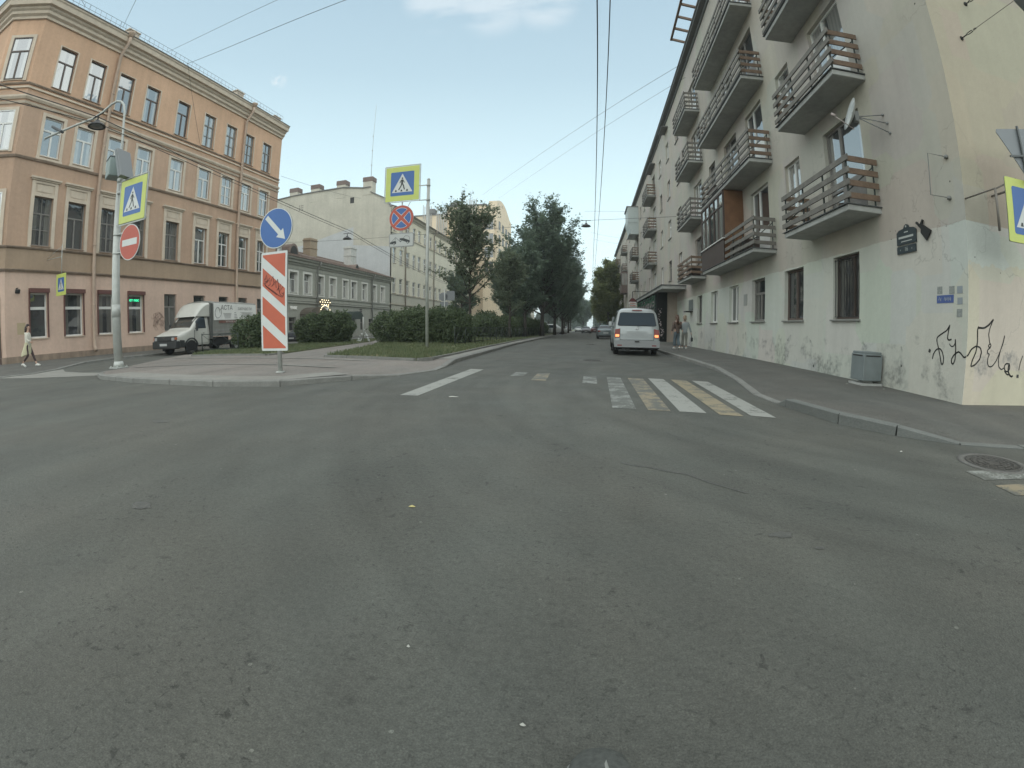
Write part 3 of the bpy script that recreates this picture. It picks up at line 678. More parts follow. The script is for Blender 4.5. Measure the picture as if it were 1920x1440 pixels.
# windows of the chamfered corner
CM = T((-28.025, 10.105, 0)) @ Matrix.Rotation(R(-45), 4, 'Z'); FC = Fac(0.0, 1)
def on_corner(o):
    for q in [o]+list(o.children): q.data.transform(CM)
    adopt(o, house)
for z0, z1, fm, st, dep in ((15.15, 17.75, brownf, 'T', -.02), (11.1, 13.35, white, 'T', -.02), (6.2, 8.85, white, 'T', -.02)):
    on_corner(window(FC, house, -.6, .6, z0, z1, dep, fm, st, sill=TRIM))
    mb = MB()
    for q in ((-.8, -.6, z0-.1, z1+.16), (.6, .8, z0-.1, z1+.16), (-.6, .6, z1, z1+.16)): FC.fb(mb, *q, -.01, .09)
    on_corner(mb.build('window_surround', TRIM, house))
mb = MB(); FC.fb(mb, -.75, .75, .12, 3.5, 0, .05); mb.M = None
o = mb.build('door', mat('dark brown door', (.07, .04, .03), .5, var=.1), house); on_corner(o)
BLUES = mat('blue shop sign', (.03, .08, .5), .4, emit=(.05, .15, .9), estr=.5)
mb = MB(); FC.fb(mb, -.9, .55, 4.15, 4.5, .06, .14); on_corner(mb.build('shop_sign', BLUES, house))
for y, zb in ((16.5, .35), (29.7, .35)):
    mb = MB(); x = -27.12
    mb.tube([(-26.45, y, 20.0), (-26.5, y, 19.5), (x, y, 18.7), (x, y, 1.0), (x, y, .62), (x+.18, y-.02, .42)], [.12, .11, .11, .11, .11, .12], 10)
    mb.lathe([(.12, 0), (.26, .28), (.28, .34)], 12, (-26.45, y, 19.85))
    for z in (3, 6.5, 9.5, 12.5, 16): mb.lathe([(.135, 0), (.135, .06)], 10, (x, y, z))
    adopt(mb.build('drainpipe', PIPE, house), house)
# green LED running text in the fourth ground floor window, and wall graffiti
LED = mat('green LED text', (.02, .3, .12), .5, emit=(.05, 1.0, .45), estr=1.6)
b4 = [h for h in HW if h[4] == '1'][3]
adopt(text_obj('led_text', 'от пос', .24, T((-27.46, 19.85, 3.38)) @ FACE_PX, LED, house, sx=1.1), house)
SPRAY = mat('faded spray paint', (.16, .11, .10), .8)
mb = MB()
for k in range(16):
    y0, z0 = 21.2+rnd.random()*.9, 1.6+rnd.random()*.9; pts = []
    for j in range(7): pts.append((y0+math.sin(j*1.3+k)*.18+j*.03, z0+math.cos(j*1.1+k*2)*.20))
    for j in range(6):
        a, b = pts[j], pts[j+1]; mb.bar((-27.297, *a), (-27.297, *b), .004, .03, up=(1, 0, 0))
adopt(mb.build('graffiti', SPRAY, house), house)
mb = MB(); HL.fb(mb, 11.55, 12.05, 1.55, 2.15, -.005, .012); adopt(mb.build('paint_patch', mat('cream paint patch', (.42, .34, .22), .9), house), house)
# floodlight on the wall near the corner
fl = thing('flood_light', 'small dark floodlight on the pink wall near the corner of the orange house', 'lamp', (-27.28, 11.5, 3.9))
mb = MB(); mb.box(0, .28, -.02, .02, -.02, .02); mb.build('bracket', IROND, fl); mb = MB(Matrix.Rotation(R(25), 4, 'Y')); mb.bbox(.22, .34, -.14, .14, -.16, .06, .02); mb.build('lamp_head', IROND, fl)

# ------------------------------------------------------------------ low grey green house
LG = mat('grey green stucco', (0.32, 0.32, 0.275), .88, var=.08, scale=1.5, streak=.07, bump=.3, bscale=12)
CRW = mat('pale window surround', (.62, .61, .56), .8, var=.06, streak=.04)
RUST = mat('rusty roof metal', (0.19, 0.145, 0.12), .75, var=.25, scale=1.8, var2=.2, scale2=.7)
low = thing('low_house', 'two storey grey green house with rusty roof, white chimney and cafe below', 'building', (-27.3, 48, 0))
lw = [(37.25, 38.55), (39.7, 41.0), (42.2, 43.4), (44.65, 45.95), (47.55, 48.75), (49.55, 50.8), (52.35, 53.65), (55.2, 56.3), (57.7, 58.9)]
lh = [(a, b, 4.68, 6.62) for a, b in lw]+[(37.2, 38.4, 1.0, 2.3), (43.4, 44.4, 1.0, 2.3), (45.4, 46.4, 1.0, 2.3), (51.9, 52.9, .9, 2.3), (54.2, 55.2, .9, 2.3), (57, 58, .9, 2.3)]
mb = MB(); HL.wall(mb, 35.06, 60.75, .05, 7.5, lh, .35)
mb.quad((-27.3, 35.06, 0), (-40, 35.06, 0), (-40, 35.06, 7.5), (-27.3, 35.06, 7.5))
adopt(mb.build('wall', LG, low), low)
mb = MB(); P2 = [(-27.3, 35.06), (-27.3, 60.75)]
sweep(mb, P2, [(-.02, 7.35), (.1, 7.35), (.14, 7.5), (.3, 7.58), (.32, 7.75), (.5, 7.85), (.52, 8.02), (-.02, 8.02)])
for z0, z1, o in ((4.30, 4.42, .10), (3.68, 3.80, .14), (3.90, 3.95, .06), (6.95, 7.02, .04)): sweep(mb, P2, [(-.02, z0), (o, z0), (o, z1), (-.02, z1)])
adopt(mb.build('cornice', mat('grey cornice', (.30, .30, .26), .85, var=.1, streak=.06), low), low)
mb = MB(); prof = [(.62, 8.025), (.62, 8.08), (-3.0, 9.35), (-6.2, 10.4), (-12, 8.4), (-12, 8.025)]
sweep(mb, P2, prof); 
for y in np.arange(35.5, 60.5, .62): sweep(mb, [(-27.3, y), (-27.3, y+.03)], [(.6, 8.09), (.6, 8.13), (-6.2, 10.45), (-6.2, 10.41)], cap=True)
adopt(mb.build('roof', RUST, low), low)
for y, x, h, m_ in ((46.6, -31.2, 11.3, 'brick'), (53.4, -29.6, 11.2, 'white')):
    mb = MB(); cm_ = mat('whitewashed chimney', (.48, .48, .45), .85, var=.12, scale=4, streak=.1) if m_ == 'white' else mat('worn cream brick', (.30, .24, .17), .9, var=.25, scale=9)
    mb.bbox(x-.5, x+.5, y-.75, y+.75, 8.4, h, .02); mb.bbox(x-.56, x+.56, y-.81, y+.81, h-.95, h-.85, .02); mb.bbox(x-.58, x+.58, y-.83, y+.83, h, h+.12, .02); mb.bbox(x-.5, x+.5, y-.75, y+.75, h+.12, h+.3, .02)
    adopt(mb.build('chimney', cm_, low), low)
for y, x, s in ((39.3, -28.7, 1.0), (51.9, -28.0, .55)):
    mb = MB(); n = 10; pts = [(y+math.cos(math.pi*k/n)*.8*s, 8.45+(0.25 if s == 1 else .0)+math.sin(math.pi*k/n)*1.0*s) for k in range(n+1)]
    mb.prism(pts, x+.45*s, x-2.2*s, 'x'); o = mb.build('dormer', RUST, low); adopt(o, low)
    mb = MB(); mb.prism([(y+(p[0]-y)*.8, 8.45+(p[1]-8.45)*.8) for p in pts], x+.46*s, x+.45*s, 'x'); mb.build('dormer_opening', IROND, o)
for a, b in lw: adopt(window(HL, low, a+.02, b-.02, 4.68, 6.62, .33, white, 'TV', fw=.06), low)
for a, b, c, d in lh[9:]: adopt(window(HL, low, a, b, c, d, .3, greyf, 'H', pane=PANED), low)
for a, b in lw:
    mb = MB()
    for q in ((a-.17, a, 4.55, 6.82), (b, b+.17, 4.55, 6.82), (a, b, 6.62, 6.82), (a-.22, b+.22, 4.46, 4.56)): HL.fb(mb, *q, -.01, .08)
    # splayed plaster reveals
    HL.fb(mb, b-.012, b-.002, 4.69, 6.61, -.32, 0); HL.fb(mb, a+.002, a+.012, 4.69, 6.61, -.32, 0)
    adopt(mb.build('window_surround', CRW, low), low)
for y in (42.0, 54.9):
    mb = MB(); mb.tube([(-26.7, y, 8.0), (-26.75, y, 7.7), (-27.12, y, 7.2), (-27.12, y, .5)], .09, 8); adopt(mb.build('drainpipe', mat('grey drainpipe', (.21, .21, .19), .6), low), low)
LET = mat('white sign letters', (.7, .7, .66), .5, emit=(.8, .8, .75), estr=.12)
adopt(text_obj('cafe_letters', 'КАФЕ', .42, T((-27.2, 37.9, 3.17)) @ FACE_PX, LET, low, .03), low)
adopt(text_obj('shop_letters', 'UK', .42, T((-27.2, 44.05, 3.2)) @ FACE_PX, LET, low, .03), low)
AWN = mat('brown barrel awning', (.10, .085, .065), .7); AWG = mat('dark green awning', (.035, .05, .04), .7)
def awning(y0, y1, zt, d, m_, z0=2.35):
    mb = MB(); n = 10; c = (y0+y1)/2; r = (y1-y0)/2
    for k in range(n):
        a, b = math.pi*k/n, math.pi*(k+1)/n
        p = [(c+math.cos(q)*r, z0+math.sin(q)*(zt-z0)) for q in (a, b)]
        mb.quad((-27.28, *p[0]), (-27.28, *p[1]), (-27.28+d, *p[1]), (-27.28+d, *p[0])); mb.add([(-27.28+d, *p[0]), (-27.28+d, *p[1]), (-27.28+d, c, z0)], [(0, 1, 2)])
    return adopt(mb.build('awning', m_, low), low)
awning(39.0, 42.4, 3.3, 1.3, AWN, 2.6); awning(47.5, 50.5, 3.1, 1.2, AWG, 2.2)
for q in (39.05, 42.25): mb = MB(); mb.box(-27.28, -26.1, q, q+.1, .12, 2.6); adopt(mb.build('porch_panel', AWN, low), low)
BULB = mat('lit bulb', (1, .9, .6), .4, emit=(1.0, .86, .55), estr=2.2)
mb = MB()
ctr = (41.5, 3.0)
pts = []
for k in range(11): a = math.pi*(k+.5)/11; pts.append((ctr[0]+math.cos(a)*.95, 2.75+math.sin(a)*.72))
for k in range(4): pts.append((ctr[0]-.65+k*.42, 4.02))
for k in range(5): pts.append((ctr[0]-.98+k*.47, 3.80))
for k in range(4): pts.append((ctr[0]-.65+k*.42, 3.55))
for y, z in pts: mb = MB(); mb.lathe([(.001, -.05), (.04, -.03), (.052, 0), (.04, .03), (.001, .05)], 8, (-25.85, y, z)); adopt(mb.build('light_bulb', BULB, low), low)
mb = MB(); mb.box(-25.95, -25.9, 40.4, 42.6, 3.5, 4.08); mb.box(-26.9, -25.95, 41.45, 41.5, 3.9, 3.95); adopt(mb.build('bulb_sign_board', AWN, low), low)
for z in (3.35, 3.12, 2.9):
    mb = MB(); mb.bbox(-26.9, -26.8, 50.95, 51.45, z-.09, z+.09, .01); adopt(mb.build('sign_plate', mat('small dark signs', (.05, .04, .04), .5), low), low)

# ------------------------------------------------------------------ four storey cream house with bare gable
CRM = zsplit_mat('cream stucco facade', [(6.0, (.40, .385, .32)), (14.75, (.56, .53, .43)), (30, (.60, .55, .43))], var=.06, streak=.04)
GAB = zsplit_mat('weathered gable plaster', [(30, (.46, .44, .37))], var=.10, streak=.06)
GABG = mat('grey patch plaster', (.44, .455, .455), .9, var=.05, scale=1, streak=.03)
cream = thing('cream_house', 'four storey cream house with a blank weathered gable and chimneys behind the low house', 'building', (-27.3, 61, 0))
HC = Fac(-27.29, 1); YG = 60.78
cc = [62.25, 64.8, 67.5, 70.1, 72.45, 75.1, 78.1, 80.95, 83.3, 86.9, 89.6, 92.3, 95, 97.7, 100.4, 103.1]
ch = []
for c in cc:
    for z0, z1 in ((6.08, 8.3), (10.4, 12.65), (15.1, 17.0)): ch.append((c-.62, c+.62, z0, z1))
    ch.append((c-.55, c+.55, 1.4, 3.6))
mb = MB(); HC.wall(mb, YG, 106, .05, 18.2, ch, .22); mb.quad((-27.29, 106, 0), (-48, 106, 0), (-48, 106, 18.2), (-27.29, 106, 18.2))
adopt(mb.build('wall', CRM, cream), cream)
mb = MB()
gp = [(-27.29, .05), (-27.29, 18.3), (-28.1, 19.6), (-30.6, 20.85), (-30.6, 21.6), (-31.9, 21.6), (-35.1, 22.05), (-39.7, 22.0), (-43.5, 21.95), (-50, 21.6), (-50, .05)]
mb.prism(gp, YG, YG+.4, 'y'); adopt(mb.build('gable', GAB, cream), cream)
mb = MB(); mb.prism([(-27.31, 7.5), (-27.31, 12.6), (-33.2, 13.2), (-33.25, 15.9), (-35.4, 15.4), (-40.5, 14.2), (-44, 13.6), (-44, 7.5)], YG-.004, YG, 'y')
adopt(mb.build('gable_patch', GABG, cream), cream)
mb = MB()
for (xa, za), (xb, zb) in zip(gp[1:-2], gp[2:-1]):
    if abs(xa-xb) > .1: mb.bar((xa, YG+.15, za+.06), (xb, YG+.15, zb+.06), .7, .12)
adopt(mb.build('gable_coping', ROOFM, cream), cream)
BRK = mat('brick chimney cap', (.17, .13, .115), .9, var=.2, scale=12)
for x in (-31.15, -35.6, -40.2, -44.2):
    mb = MB(); mb.bbox(x-.75, x+.75, YG-.03, YG+1.2, 20.5, 22.75, .02); o = adopt(mb.build('chimney', GAB, cream), cream)
    mb = MB(); mb.bbox(x-.82, x+.82, YG-.07, YG+1.27, 22.55, 23.25, .03); mb.build('chimney_cap', BRK, o)
mb = MB(); mb.box(-33.95, -33.3, YG-.012, YG, 19.5, 20.4); adopt(mb.build('attic_opening', IROND, cream), cream)
for i in range(3):
    for k in range(3): mb = MB(); mb.box(-43+i*.3, -42.88+i*.3, YG-.012, YG, 19.45+k*.33, 19.6+k*.33); adopt(mb.build('vent_hole', IROND, cream), cream)
mb = MB(); P3 = [(-27.29, YG), (-27.29, 106)]
sweep(mb, P3, [(-.02, 17.75), (.1, 17.75), (.15, 17.95), (.35, 18.1), (.38, 18.3), (.6, 18.42), (-.02, 18.42)])
for z0, z1, o in ((5.88, 5.98, .1), (4.42, 4.6, .14), (14.68, 14.82, .12)): sweep(mb, P3, [(-.02, z0), (o, z0), (o, z1), (-.02, z1)])
adopt(mb.build('cornice', mat('cream cornice', (.36, .33, .26), .85, var=.08, streak=.1), cream), cream)
mb = MB(); sweep(mb, [(-27.29, YG+.4), (-27.29, 106)], [(.68, 18.43), (.68, 18.52), (-8, 21.7), (-20, 21.7), (-20, 18.43)]); adopt(mb.build('roof', mat('brown roof metal', (.13, .11, .10), .6, var=.15), cream), cream)
for y, x in ((80.5, -29.8), (84.5, -30.5), (90, -31)):
    mb = MB(); mb.bbox(x-.4, x+.4, y-.9, y+.9, 19.2, 20.9+.2*(y > 82), .03); adopt(mb.build('chimney', CRM, cream), cream)
for y in (66.15, 79.4, 93.5):
    mb = MB(); mb.tube([(-26.6, y, 18.4), (-26.7, y, 18.0), (-27.1, y, 17.4), (-27.1, y, .5)], .10, 8); adopt(mb.build('drainpipe', mat('brownish drainpipe', (.25, .21, .17), .6), cream), cream)
for i, (a, b, c, d) in enumerate(ch):
    if c < 2: adopt(window(HC, cream, a, b, c, d, .2, greyf, 'H', pane=PANED), cream)
    else: adopt(window(HC, cream, a, b, c, d, .2, white, 'T', sill=TRIMD, fw=.08), cream)
mast = MB(); mast.tube([(-33.3, 66, 21.5), (-33.28, 66, 30), (-33.1, 66, 37.6)], [.06, .035, .025], 6)
for z in (27, 29.5, 32): mast.box(-33.4, -33.2, 65.95, 66.05, z, z+.12)
adopt(mast.build('antenna_mast', mat('pale antenna metal', (.35, .36, .36), .5), cream), cream)

# ------------------------------------------------------------------ tall cream apartment block behind
TW = mat('sun-tinted cream cladding', (.72, .60, .44), .85, var=.04, scale=.4, streak=.05)  # sunlight on this block is put into its lighter, warmer colour
tower = thing('apartment_block', 'tall cream apartment block, tinted as sunlit, rising behind the nearest street tree', 'building', (-30, 108, 0))
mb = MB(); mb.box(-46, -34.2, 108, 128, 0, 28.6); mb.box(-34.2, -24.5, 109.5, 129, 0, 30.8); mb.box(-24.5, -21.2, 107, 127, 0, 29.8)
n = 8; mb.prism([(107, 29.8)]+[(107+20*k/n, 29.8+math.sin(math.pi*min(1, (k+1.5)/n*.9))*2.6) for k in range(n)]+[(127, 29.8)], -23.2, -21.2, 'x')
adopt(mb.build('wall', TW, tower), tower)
mb = MB(); mb.box(-46.2, -34.0, 107.8, 128, 28.6, 28.9); mb.box(-34.3, -24.3, 109.3, 129, 30.8, 31.15); mb.box(-38.2, -36.8, 107.6, 110, 29.0, 30.2); mb.box(-33.2, -31.5, 109.0, 111, 31.2, 31.9)
adopt(mb.build('roof', ROOFM, tower), tower)
mb = MB()
for x0, x1, z0, z1, yy in ((-39.8, -37.6, 24.5, 31.2, 107.8), (-36.2, -33.4, 23.5, 30.6, 107.8), (-31.4, -26.6, 22, 32.2, 109.3)):
    for x in np.arange(x0, x1, .42): mb.bar((x, yy, z0), (x, yy, z1+rnd.uniform(-.3, .3)), .16, .16)
adopt(mb.build('flue_pipes', mat('steel flue pipe', (.42, .42, .40), .45, metal=.4), tower), tower)
ty = Fac(-21.2, 1)
for z in (9, 12.3, 15.6, 18.9, 22.2, 25.5):
    for a in (110, 114.5, 119, 123): adopt(window(ty, tower, a-1.0, a+1.0, z-.9, z+1.1, -.04, brownf, 'V', pane=PANED), tower)
mb = MB()
for z in (14, 17.3, 20.6, 23.9):
    mb.box(-23.9, -21.8, 105.9, 107.0, z, z+2.4)
o = adopt(mb.build('bay_window', PANED, tower), tower)
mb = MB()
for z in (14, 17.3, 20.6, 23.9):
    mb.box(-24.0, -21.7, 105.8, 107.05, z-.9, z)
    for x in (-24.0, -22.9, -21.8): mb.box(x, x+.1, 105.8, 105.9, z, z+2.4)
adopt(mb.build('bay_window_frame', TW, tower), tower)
mb = MB(); mb.tube([(-29, 112, 31), (-29, 112, 34)], .05, 5); mb.tube([(-29.6, 112, 33.2), (-28.4, 112, 33.6)], .04, 5); adopt(mb.build('antenna', ROOFM, tower), tower)
# distant houses closing both sides of the boulevard
for x, y, w_, d_, h, c, lb in ((-27.3, 130, 16, 40, 17, (.40, .30, .23), 'pinkish house far along the left side behind the trunks'), (-27.3, 175, 16, 60, 19, (.42, .39, .31), 'pale house farthest along the left side of the boulevard')):
    t_ = thing('far_house', lb, 'building', (x, y, 0)); mb = MB(); F_ = Fac(x, 1); hs = []
    for yy in np.arange(y+2, y+d_-2, 3.2):
        for z in np.arange(1.5, h-3, 3.6): hs.append((yy, yy+1.3, z, z+2))
    F_.wall(mb, y, y+d_, 0, h, hs, .2); mb.quad((x, y, 0), (x-w_, y, 0), (x-w_, y, h), (x, y, h)); mb.quad((x, y+d_, 0), (x-w_, y+d_, 0), (x-w_, y+d_, h), (x, y+d_, h))
    adopt(mb.build('wall', mat('far stucco %d' % y, c, .9, var=.05), t_), t_)
    for a, b, c_, d2 in hs: mb = MB(); F_.fb(mb, a, b, c_, d2, -.2, -.15); adopt(mb.build('window', PANED, t_), t_)
    mb = MB(); sweep(mb, [(x, y), (x, y+d_)], [(.5, h), (.5, h+.2), (-7, h+3), (-14, h)]); adopt(mb.build('roof', ROOFM, t_), t_)
# ------------------------------------------------------------------ long five storey block on the right
XR = 6.32; HR = Fac(XR, -1)
block = thing('apartment_block', 'long five storey beige block with white painted base and wooden railed balconies', 'building', (XR, 6.5, 0))
def side_patch(t, cur, sp, M, mr, nz, g):
    # warm light on the end wall put into its stucco colour, and a beige repaint below 2.3 m
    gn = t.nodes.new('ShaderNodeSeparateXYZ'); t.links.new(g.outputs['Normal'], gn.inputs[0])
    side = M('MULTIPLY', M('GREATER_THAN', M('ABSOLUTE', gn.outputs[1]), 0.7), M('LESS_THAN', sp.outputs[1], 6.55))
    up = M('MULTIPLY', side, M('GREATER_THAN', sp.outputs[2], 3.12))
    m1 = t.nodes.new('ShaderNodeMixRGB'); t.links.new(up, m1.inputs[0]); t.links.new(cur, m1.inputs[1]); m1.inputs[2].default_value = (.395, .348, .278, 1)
    jag = M('ADD', sp.outputs[2], mr(nz(2.2, 5), .3, .7, -.12, .12))
    low_ = M('MULTIPLY', M('MULTIPLY', side, M('GREATER_THAN', sp.outputs[0], 6.325)), M('LESS_THAN', jag, 2.42))
    m2 = t.nodes.new('ShaderNodeMixRGB'); t.links.new(low_, m2.inputs[0]); t.links.new(m1.outputs[0], m2.inputs[1]); m2.inputs[2].default_value = (.515, .47, .385, 1)
    # grime and flaking near the pavement: patches with their own shape
    st = M('MULTIPLY', mr(nz(1.1, 7, None, .68), .50, .60, 0, 1), M('MULTIPLY', M('LESS_THAN', M('ADD', sp.outputs[2], mr(nz(1.7, 4), .3, .7, -.45, .45)), .95), mr(nz(9, 6), .38, .60, .25, 1)))
    m3 = t.nodes.new('ShaderNodeMixRGB'); t.links.new(M('MULTIPLY', st, .85), m3.inputs[0]); t.links.new(m2.outputs[0], m3.inputs[1]); m3.inputs[2].default_value = (.21, .215, .20, 1)
    # patchy touch-ups in slightly different paint
    v = t.nodes.new('ShaderNodeTexVoronoi'); v.inputs['Scale'].default_value = .62; v.distance = 'CHEBYCHEV'; t.links.new(g.outputs['Position'], v.inputs['Vector'])
    vs = t.nodes.new('ShaderNodeSeparateXYZ'); t.links.new(v.outputs['Color'], vs.inputs[0])
    m4 = t.nodes.new('ShaderNodeMixRGB'); m4.blend_type = 'MULTIPLY'; m4.inputs[0].default_value = 1
    cb = t.nodes.new('ShaderNodeCombineXYZ')
    for i in range(3): t.links.new(mr(vs.outputs[i], 0, 1, (.95, .965, .955)[i], 1.03), cb.inputs[i])
    t.links.new(m3.outputs[0], m4.inputs[1]); t.links.new(cb.outputs[0], m4.inputs[2])
    v5 = t.nodes.new('ShaderNodeTexVoronoi'); v5.feature = 'DISTANCE_TO_EDGE'; v5.inputs['Scale'].default_value = .42
    w5 = t.nodes.new('ShaderNodeVectorMath'); w5.operation = 'ADD'; n5 = t.nodes.new('ShaderNodeTexNoise'); n5.inputs['Scale'].default_value = 1.8; n5.inputs['Detail'].default_value = 7; t.links.new(g.outputs['Position'], n5.inputs['Vector'])
    t.links.new(g.outputs['Position'], w5.inputs[0]); t.links.new(n5.outputs['Color'], w5.inputs[1]); t.links.new(w5.outputs[0], v5.inputs['Vector'])
    ck = M('MULTIPLY', M('LESS_THAN', v5.outputs['Distance'], .0035), mr(nz(.5, 3), .5, .58, 0, .3))
    m5 = t.nodes.new('ShaderNodeMixRGB'); t.links.new(ck, m5.inputs[0]); t.links.new(m4.outputs[0], m5.inputs[1]); m5.inputs[2].default_value = (.16, .155, .14, 1)
    return m5.outputs[0]
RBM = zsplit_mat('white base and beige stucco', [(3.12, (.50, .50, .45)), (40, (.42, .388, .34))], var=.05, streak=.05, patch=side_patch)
ZS = [(4.87, 6.4), (8.15, 9.6), (11.35, 12.8), (14.5, 15.95)]
WC = [(13.1, 14.25), (22.6, 23.9), (31.6, 32.8), (35.7, 36.95), (39.8, 41.0), (48.1, 49.3), (52.0, 53.2), (56.0, 57.2), (63.6, 64.8), (67.6, 68.8), (71.6, 72.8), (80.6, 81.8), (84.6, 85.8), (88.6, 89.8), (97, 98.2), (101, 102.2), (105, 106.2)]
DC = [(9.6, 11.5), (15.8, 17.7), (19.0, 20.95), (25.65, 27.6), (43.9, 45.8), (59.6, 61.5), (76.8, 78.6), (93.3, 95.1)]
GFW = [(10.08, 11.37), (13.17, 14.6), (16.35, 17.75), (19.45, 20.8), (22.75, 24.0), (25.95, 27.1)]
holes = [(a, b, 1.52, 3.07) for a, b in GFW]+[(a, b, 1.5, 3.0) for a, b in [(50, 51.3), (54, 55.3), (62, 63.3), (70, 71.3), (79, 80.3), (88, 89.3)]]
wh = list(holes); doors = []
for z0, z1 in ZS:
    for a, b in WC: holes.append((a, b, z0, z1)); wh.append((a, b, z0, z1))
    for a, b in DC: q = (a, b, z0-.85, z1); holes.append(q); doors.append(q)
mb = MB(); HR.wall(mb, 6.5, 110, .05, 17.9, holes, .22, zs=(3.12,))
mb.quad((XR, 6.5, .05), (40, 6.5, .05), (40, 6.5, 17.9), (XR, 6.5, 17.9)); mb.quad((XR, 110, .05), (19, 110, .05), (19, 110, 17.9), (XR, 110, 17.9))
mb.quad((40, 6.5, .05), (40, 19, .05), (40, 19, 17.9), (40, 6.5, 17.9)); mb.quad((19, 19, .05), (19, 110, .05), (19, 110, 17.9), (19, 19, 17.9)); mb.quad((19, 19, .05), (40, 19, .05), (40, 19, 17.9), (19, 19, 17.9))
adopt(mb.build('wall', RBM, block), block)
mb = MB(); sweep(mb, [(40, 6.5), (XR, 6.5), (XR, 110)], [(-.02, 17.7), (.08, 17.7), (.10, 17.85), (.36, 17.9), (.36, 18.02), (.42, 18.05), (.42, 18.12), (-1.0, 18.35), (-1, 17.9)], -1)
mb.add([(XR+.9, 7.4, 18.34), (40, 7.4, 18.34), (40, 19, 19), (19, 19, 19.6), (19, 110, 19.6), (XR+.9, 110, 18.34)], [(0, 1, 2, 3, 4, 5)])
adopt(mb.build('roof', mat('dark roof edge metal', (.12, .125, .12), .6, var=.12), block), block)
styles = ['V', 'T', 'V3', 'V', 'T', 'V', 'V3']
gfs = [('V3', brownf, PANED, IROND), ('V', brownf, PANED, None), ('T', greyf, PANED, None), ('V', white, PANE, None), ('V', white, PANE, None), ('V', greyf, PANED, None)]
SILLM = mat('tin sill', (.20, .20, .185), .5, var=.1)
for i, (a, b, z0, z1) in enumerate(wh):
    if i < 6: st, fm, pm, gd = gfs[i]; o = window(HR, block, a, b, z0, z1, .19, fm, st, pane=pm, sill=SILLM, guard=gd)
    else: o = window(HR, block, a, b, z0, z1, .17, white if (i*7) % 5 else greyf, styles[i % 7], sill=SILLM, fw=.06)
    adopt(o, block)
for i, (a, b, z0, z1) in enumerate(doors):
    # balcony door beside a window, one opening
    f = MB(); d0, d1 = -.17, -.11; fm = white if (i*5) % 7 > 1 else greyf
    am = a+(b-a)*.62
    for q in ((a, a+.06, z0, z1), (b-.06, b, z0, z1), (am-.05, am+.05, z0, z1), (a+.06, am-.05, z1-.06, z1), (am+.05, b-.06, z1-.06, z1), (a+.06, am-.05, z0+.82, z0+.9), (am+.05, b-.06, z0, z0+.12), (am+.05, b-.06, z0+.7, z0+.76)): HR.fb(f, *q, d0, d1)
    HR.fb(f, a+.06, am-.05, z0, z0+.82, -.17, -.03)
    o = adopt(f.build('balcony_door', fm, block), block)
    p = MB(); x = XR+.15; p.quad((x, a+.02, z0), (x, b-.02, z0), (x, b-.02, z1-.02), (x, a+.02, z1-.02)); p.build('pane', PANE, o)
CONC = mat('balcony concrete', (.35, .355, .335), .85, var=.16, scale=1.0, streak=.0, var2=.10, scale2=6, bump=.2, bscale=20)
FLASH = mat('dark flashing', (.075, .08, .078), .6)
WOOD = mat('brown stained board', (.155, .105, .072), .7, var=.22, scale=5, var2=.15, scale2=30)
WOODG = mat('weathered grey board', (.15, .14, .122), .75, var=.22, scale=5, var2=.15, scale2=30)
POST = mat('dark green railing iron', (.035, .045, .04), .6)
def balcony(y0, y1, zb, tone=WOODG, out=.85, nb=4, near=WOOD, label=None, skip_front=None, boards=True):
    x0 = XR-out
    mb = MB(); mb.bbox(x0, XR+.01, y0, y1, zb, zb+.13, .012); s = adopt(mb.build('balcony', CONC, block), block)
    if label: s['label'] = label
    mb = MB(); mb.box(x0-.05, XR, y0-.04, y1+.04, zb+.131, zb+.15); mb.build('flashing', FLASH, s)
    zt = zb+.15
    n = max(2, round((y1-y0)/1.15)); ys = [y0+.05+(y1-y0-.1)*k/n for k in range(n+1)]
    for y in ys: P_ = MB(); P_.bar((x0+.05, y, zt), (x0+.05, y, zt+.98), .035, .035); P_.build('railing_post', POST, s)
    for y in (ys[0], ys[-1]):
        P_ = MB(); P_.bar((XR-.12, y, zt), (XR-.12, y, zt+.98), .03, .03); P_.bar((x0+.05, y, zt+.28), (XR-.10, y, zt+.9), .012, .03); P_.build('wall_bracket', POST, s)
    B_ = MB(); B2 = MB(); B3 = MB()
    for k in range(nb):
        z = zt+.18+k*(.80/(nb-1)) if nb > 1 else zt+.9
        j = rnd.uniform(-.012, .012)
        if not(skip_front and skip_front[0] < 1): pass
        ya, yb = (skip_front if skip_front else (y0-.10, y1+.12))
        B_.bar((x0+.01, ya, z+j-.0), (x0+.01, yb, z-j), .035, .125 if nb > 1 else .06)
        B2.bar((x0+.03, y0+.005, z+j), (XR-.03, y0+.005, z), .035, .125); 
        B3.bar((x0+.03, y1-.005, z), (XR-.03, y1-.005, z), .035, .125)
    B_.build('front_board', tone, s); B2.build('end_board', near, s); B3.build('end_board', near, s)
    return s
for z in (3.72, 6.85, 9.95, 13.1): balcony(9.07, 12.58, z, WOODG, near=WOOD)
b2 = balcony(15.22, 22.35, 3.75, WOODG, near=WOODG, skip_front=(15.1, 18.55))
for z in (6.87, 10.05, 13.3): balcony(15.22, 22.35, z, WOODG if z != 13.3 else WOODG)
for z in (3.88, 7.1, 10.3, 13.4): balcony(25.0, 28.75, z, WOODG if z > 5 else WOOD, near=WOOD if z < 5 else WOODG)
for z in (7.1, 10.3, 13.55): balcony(43.5, 47.4, z)
for z in (7.1, 10.2): balcony(59.3, 63.0, z)
for z in (10.5, 13.5): balcony(76.5, 80.3, z)
for z in (10.5, 13.7): balcony(93.2, 97, z)
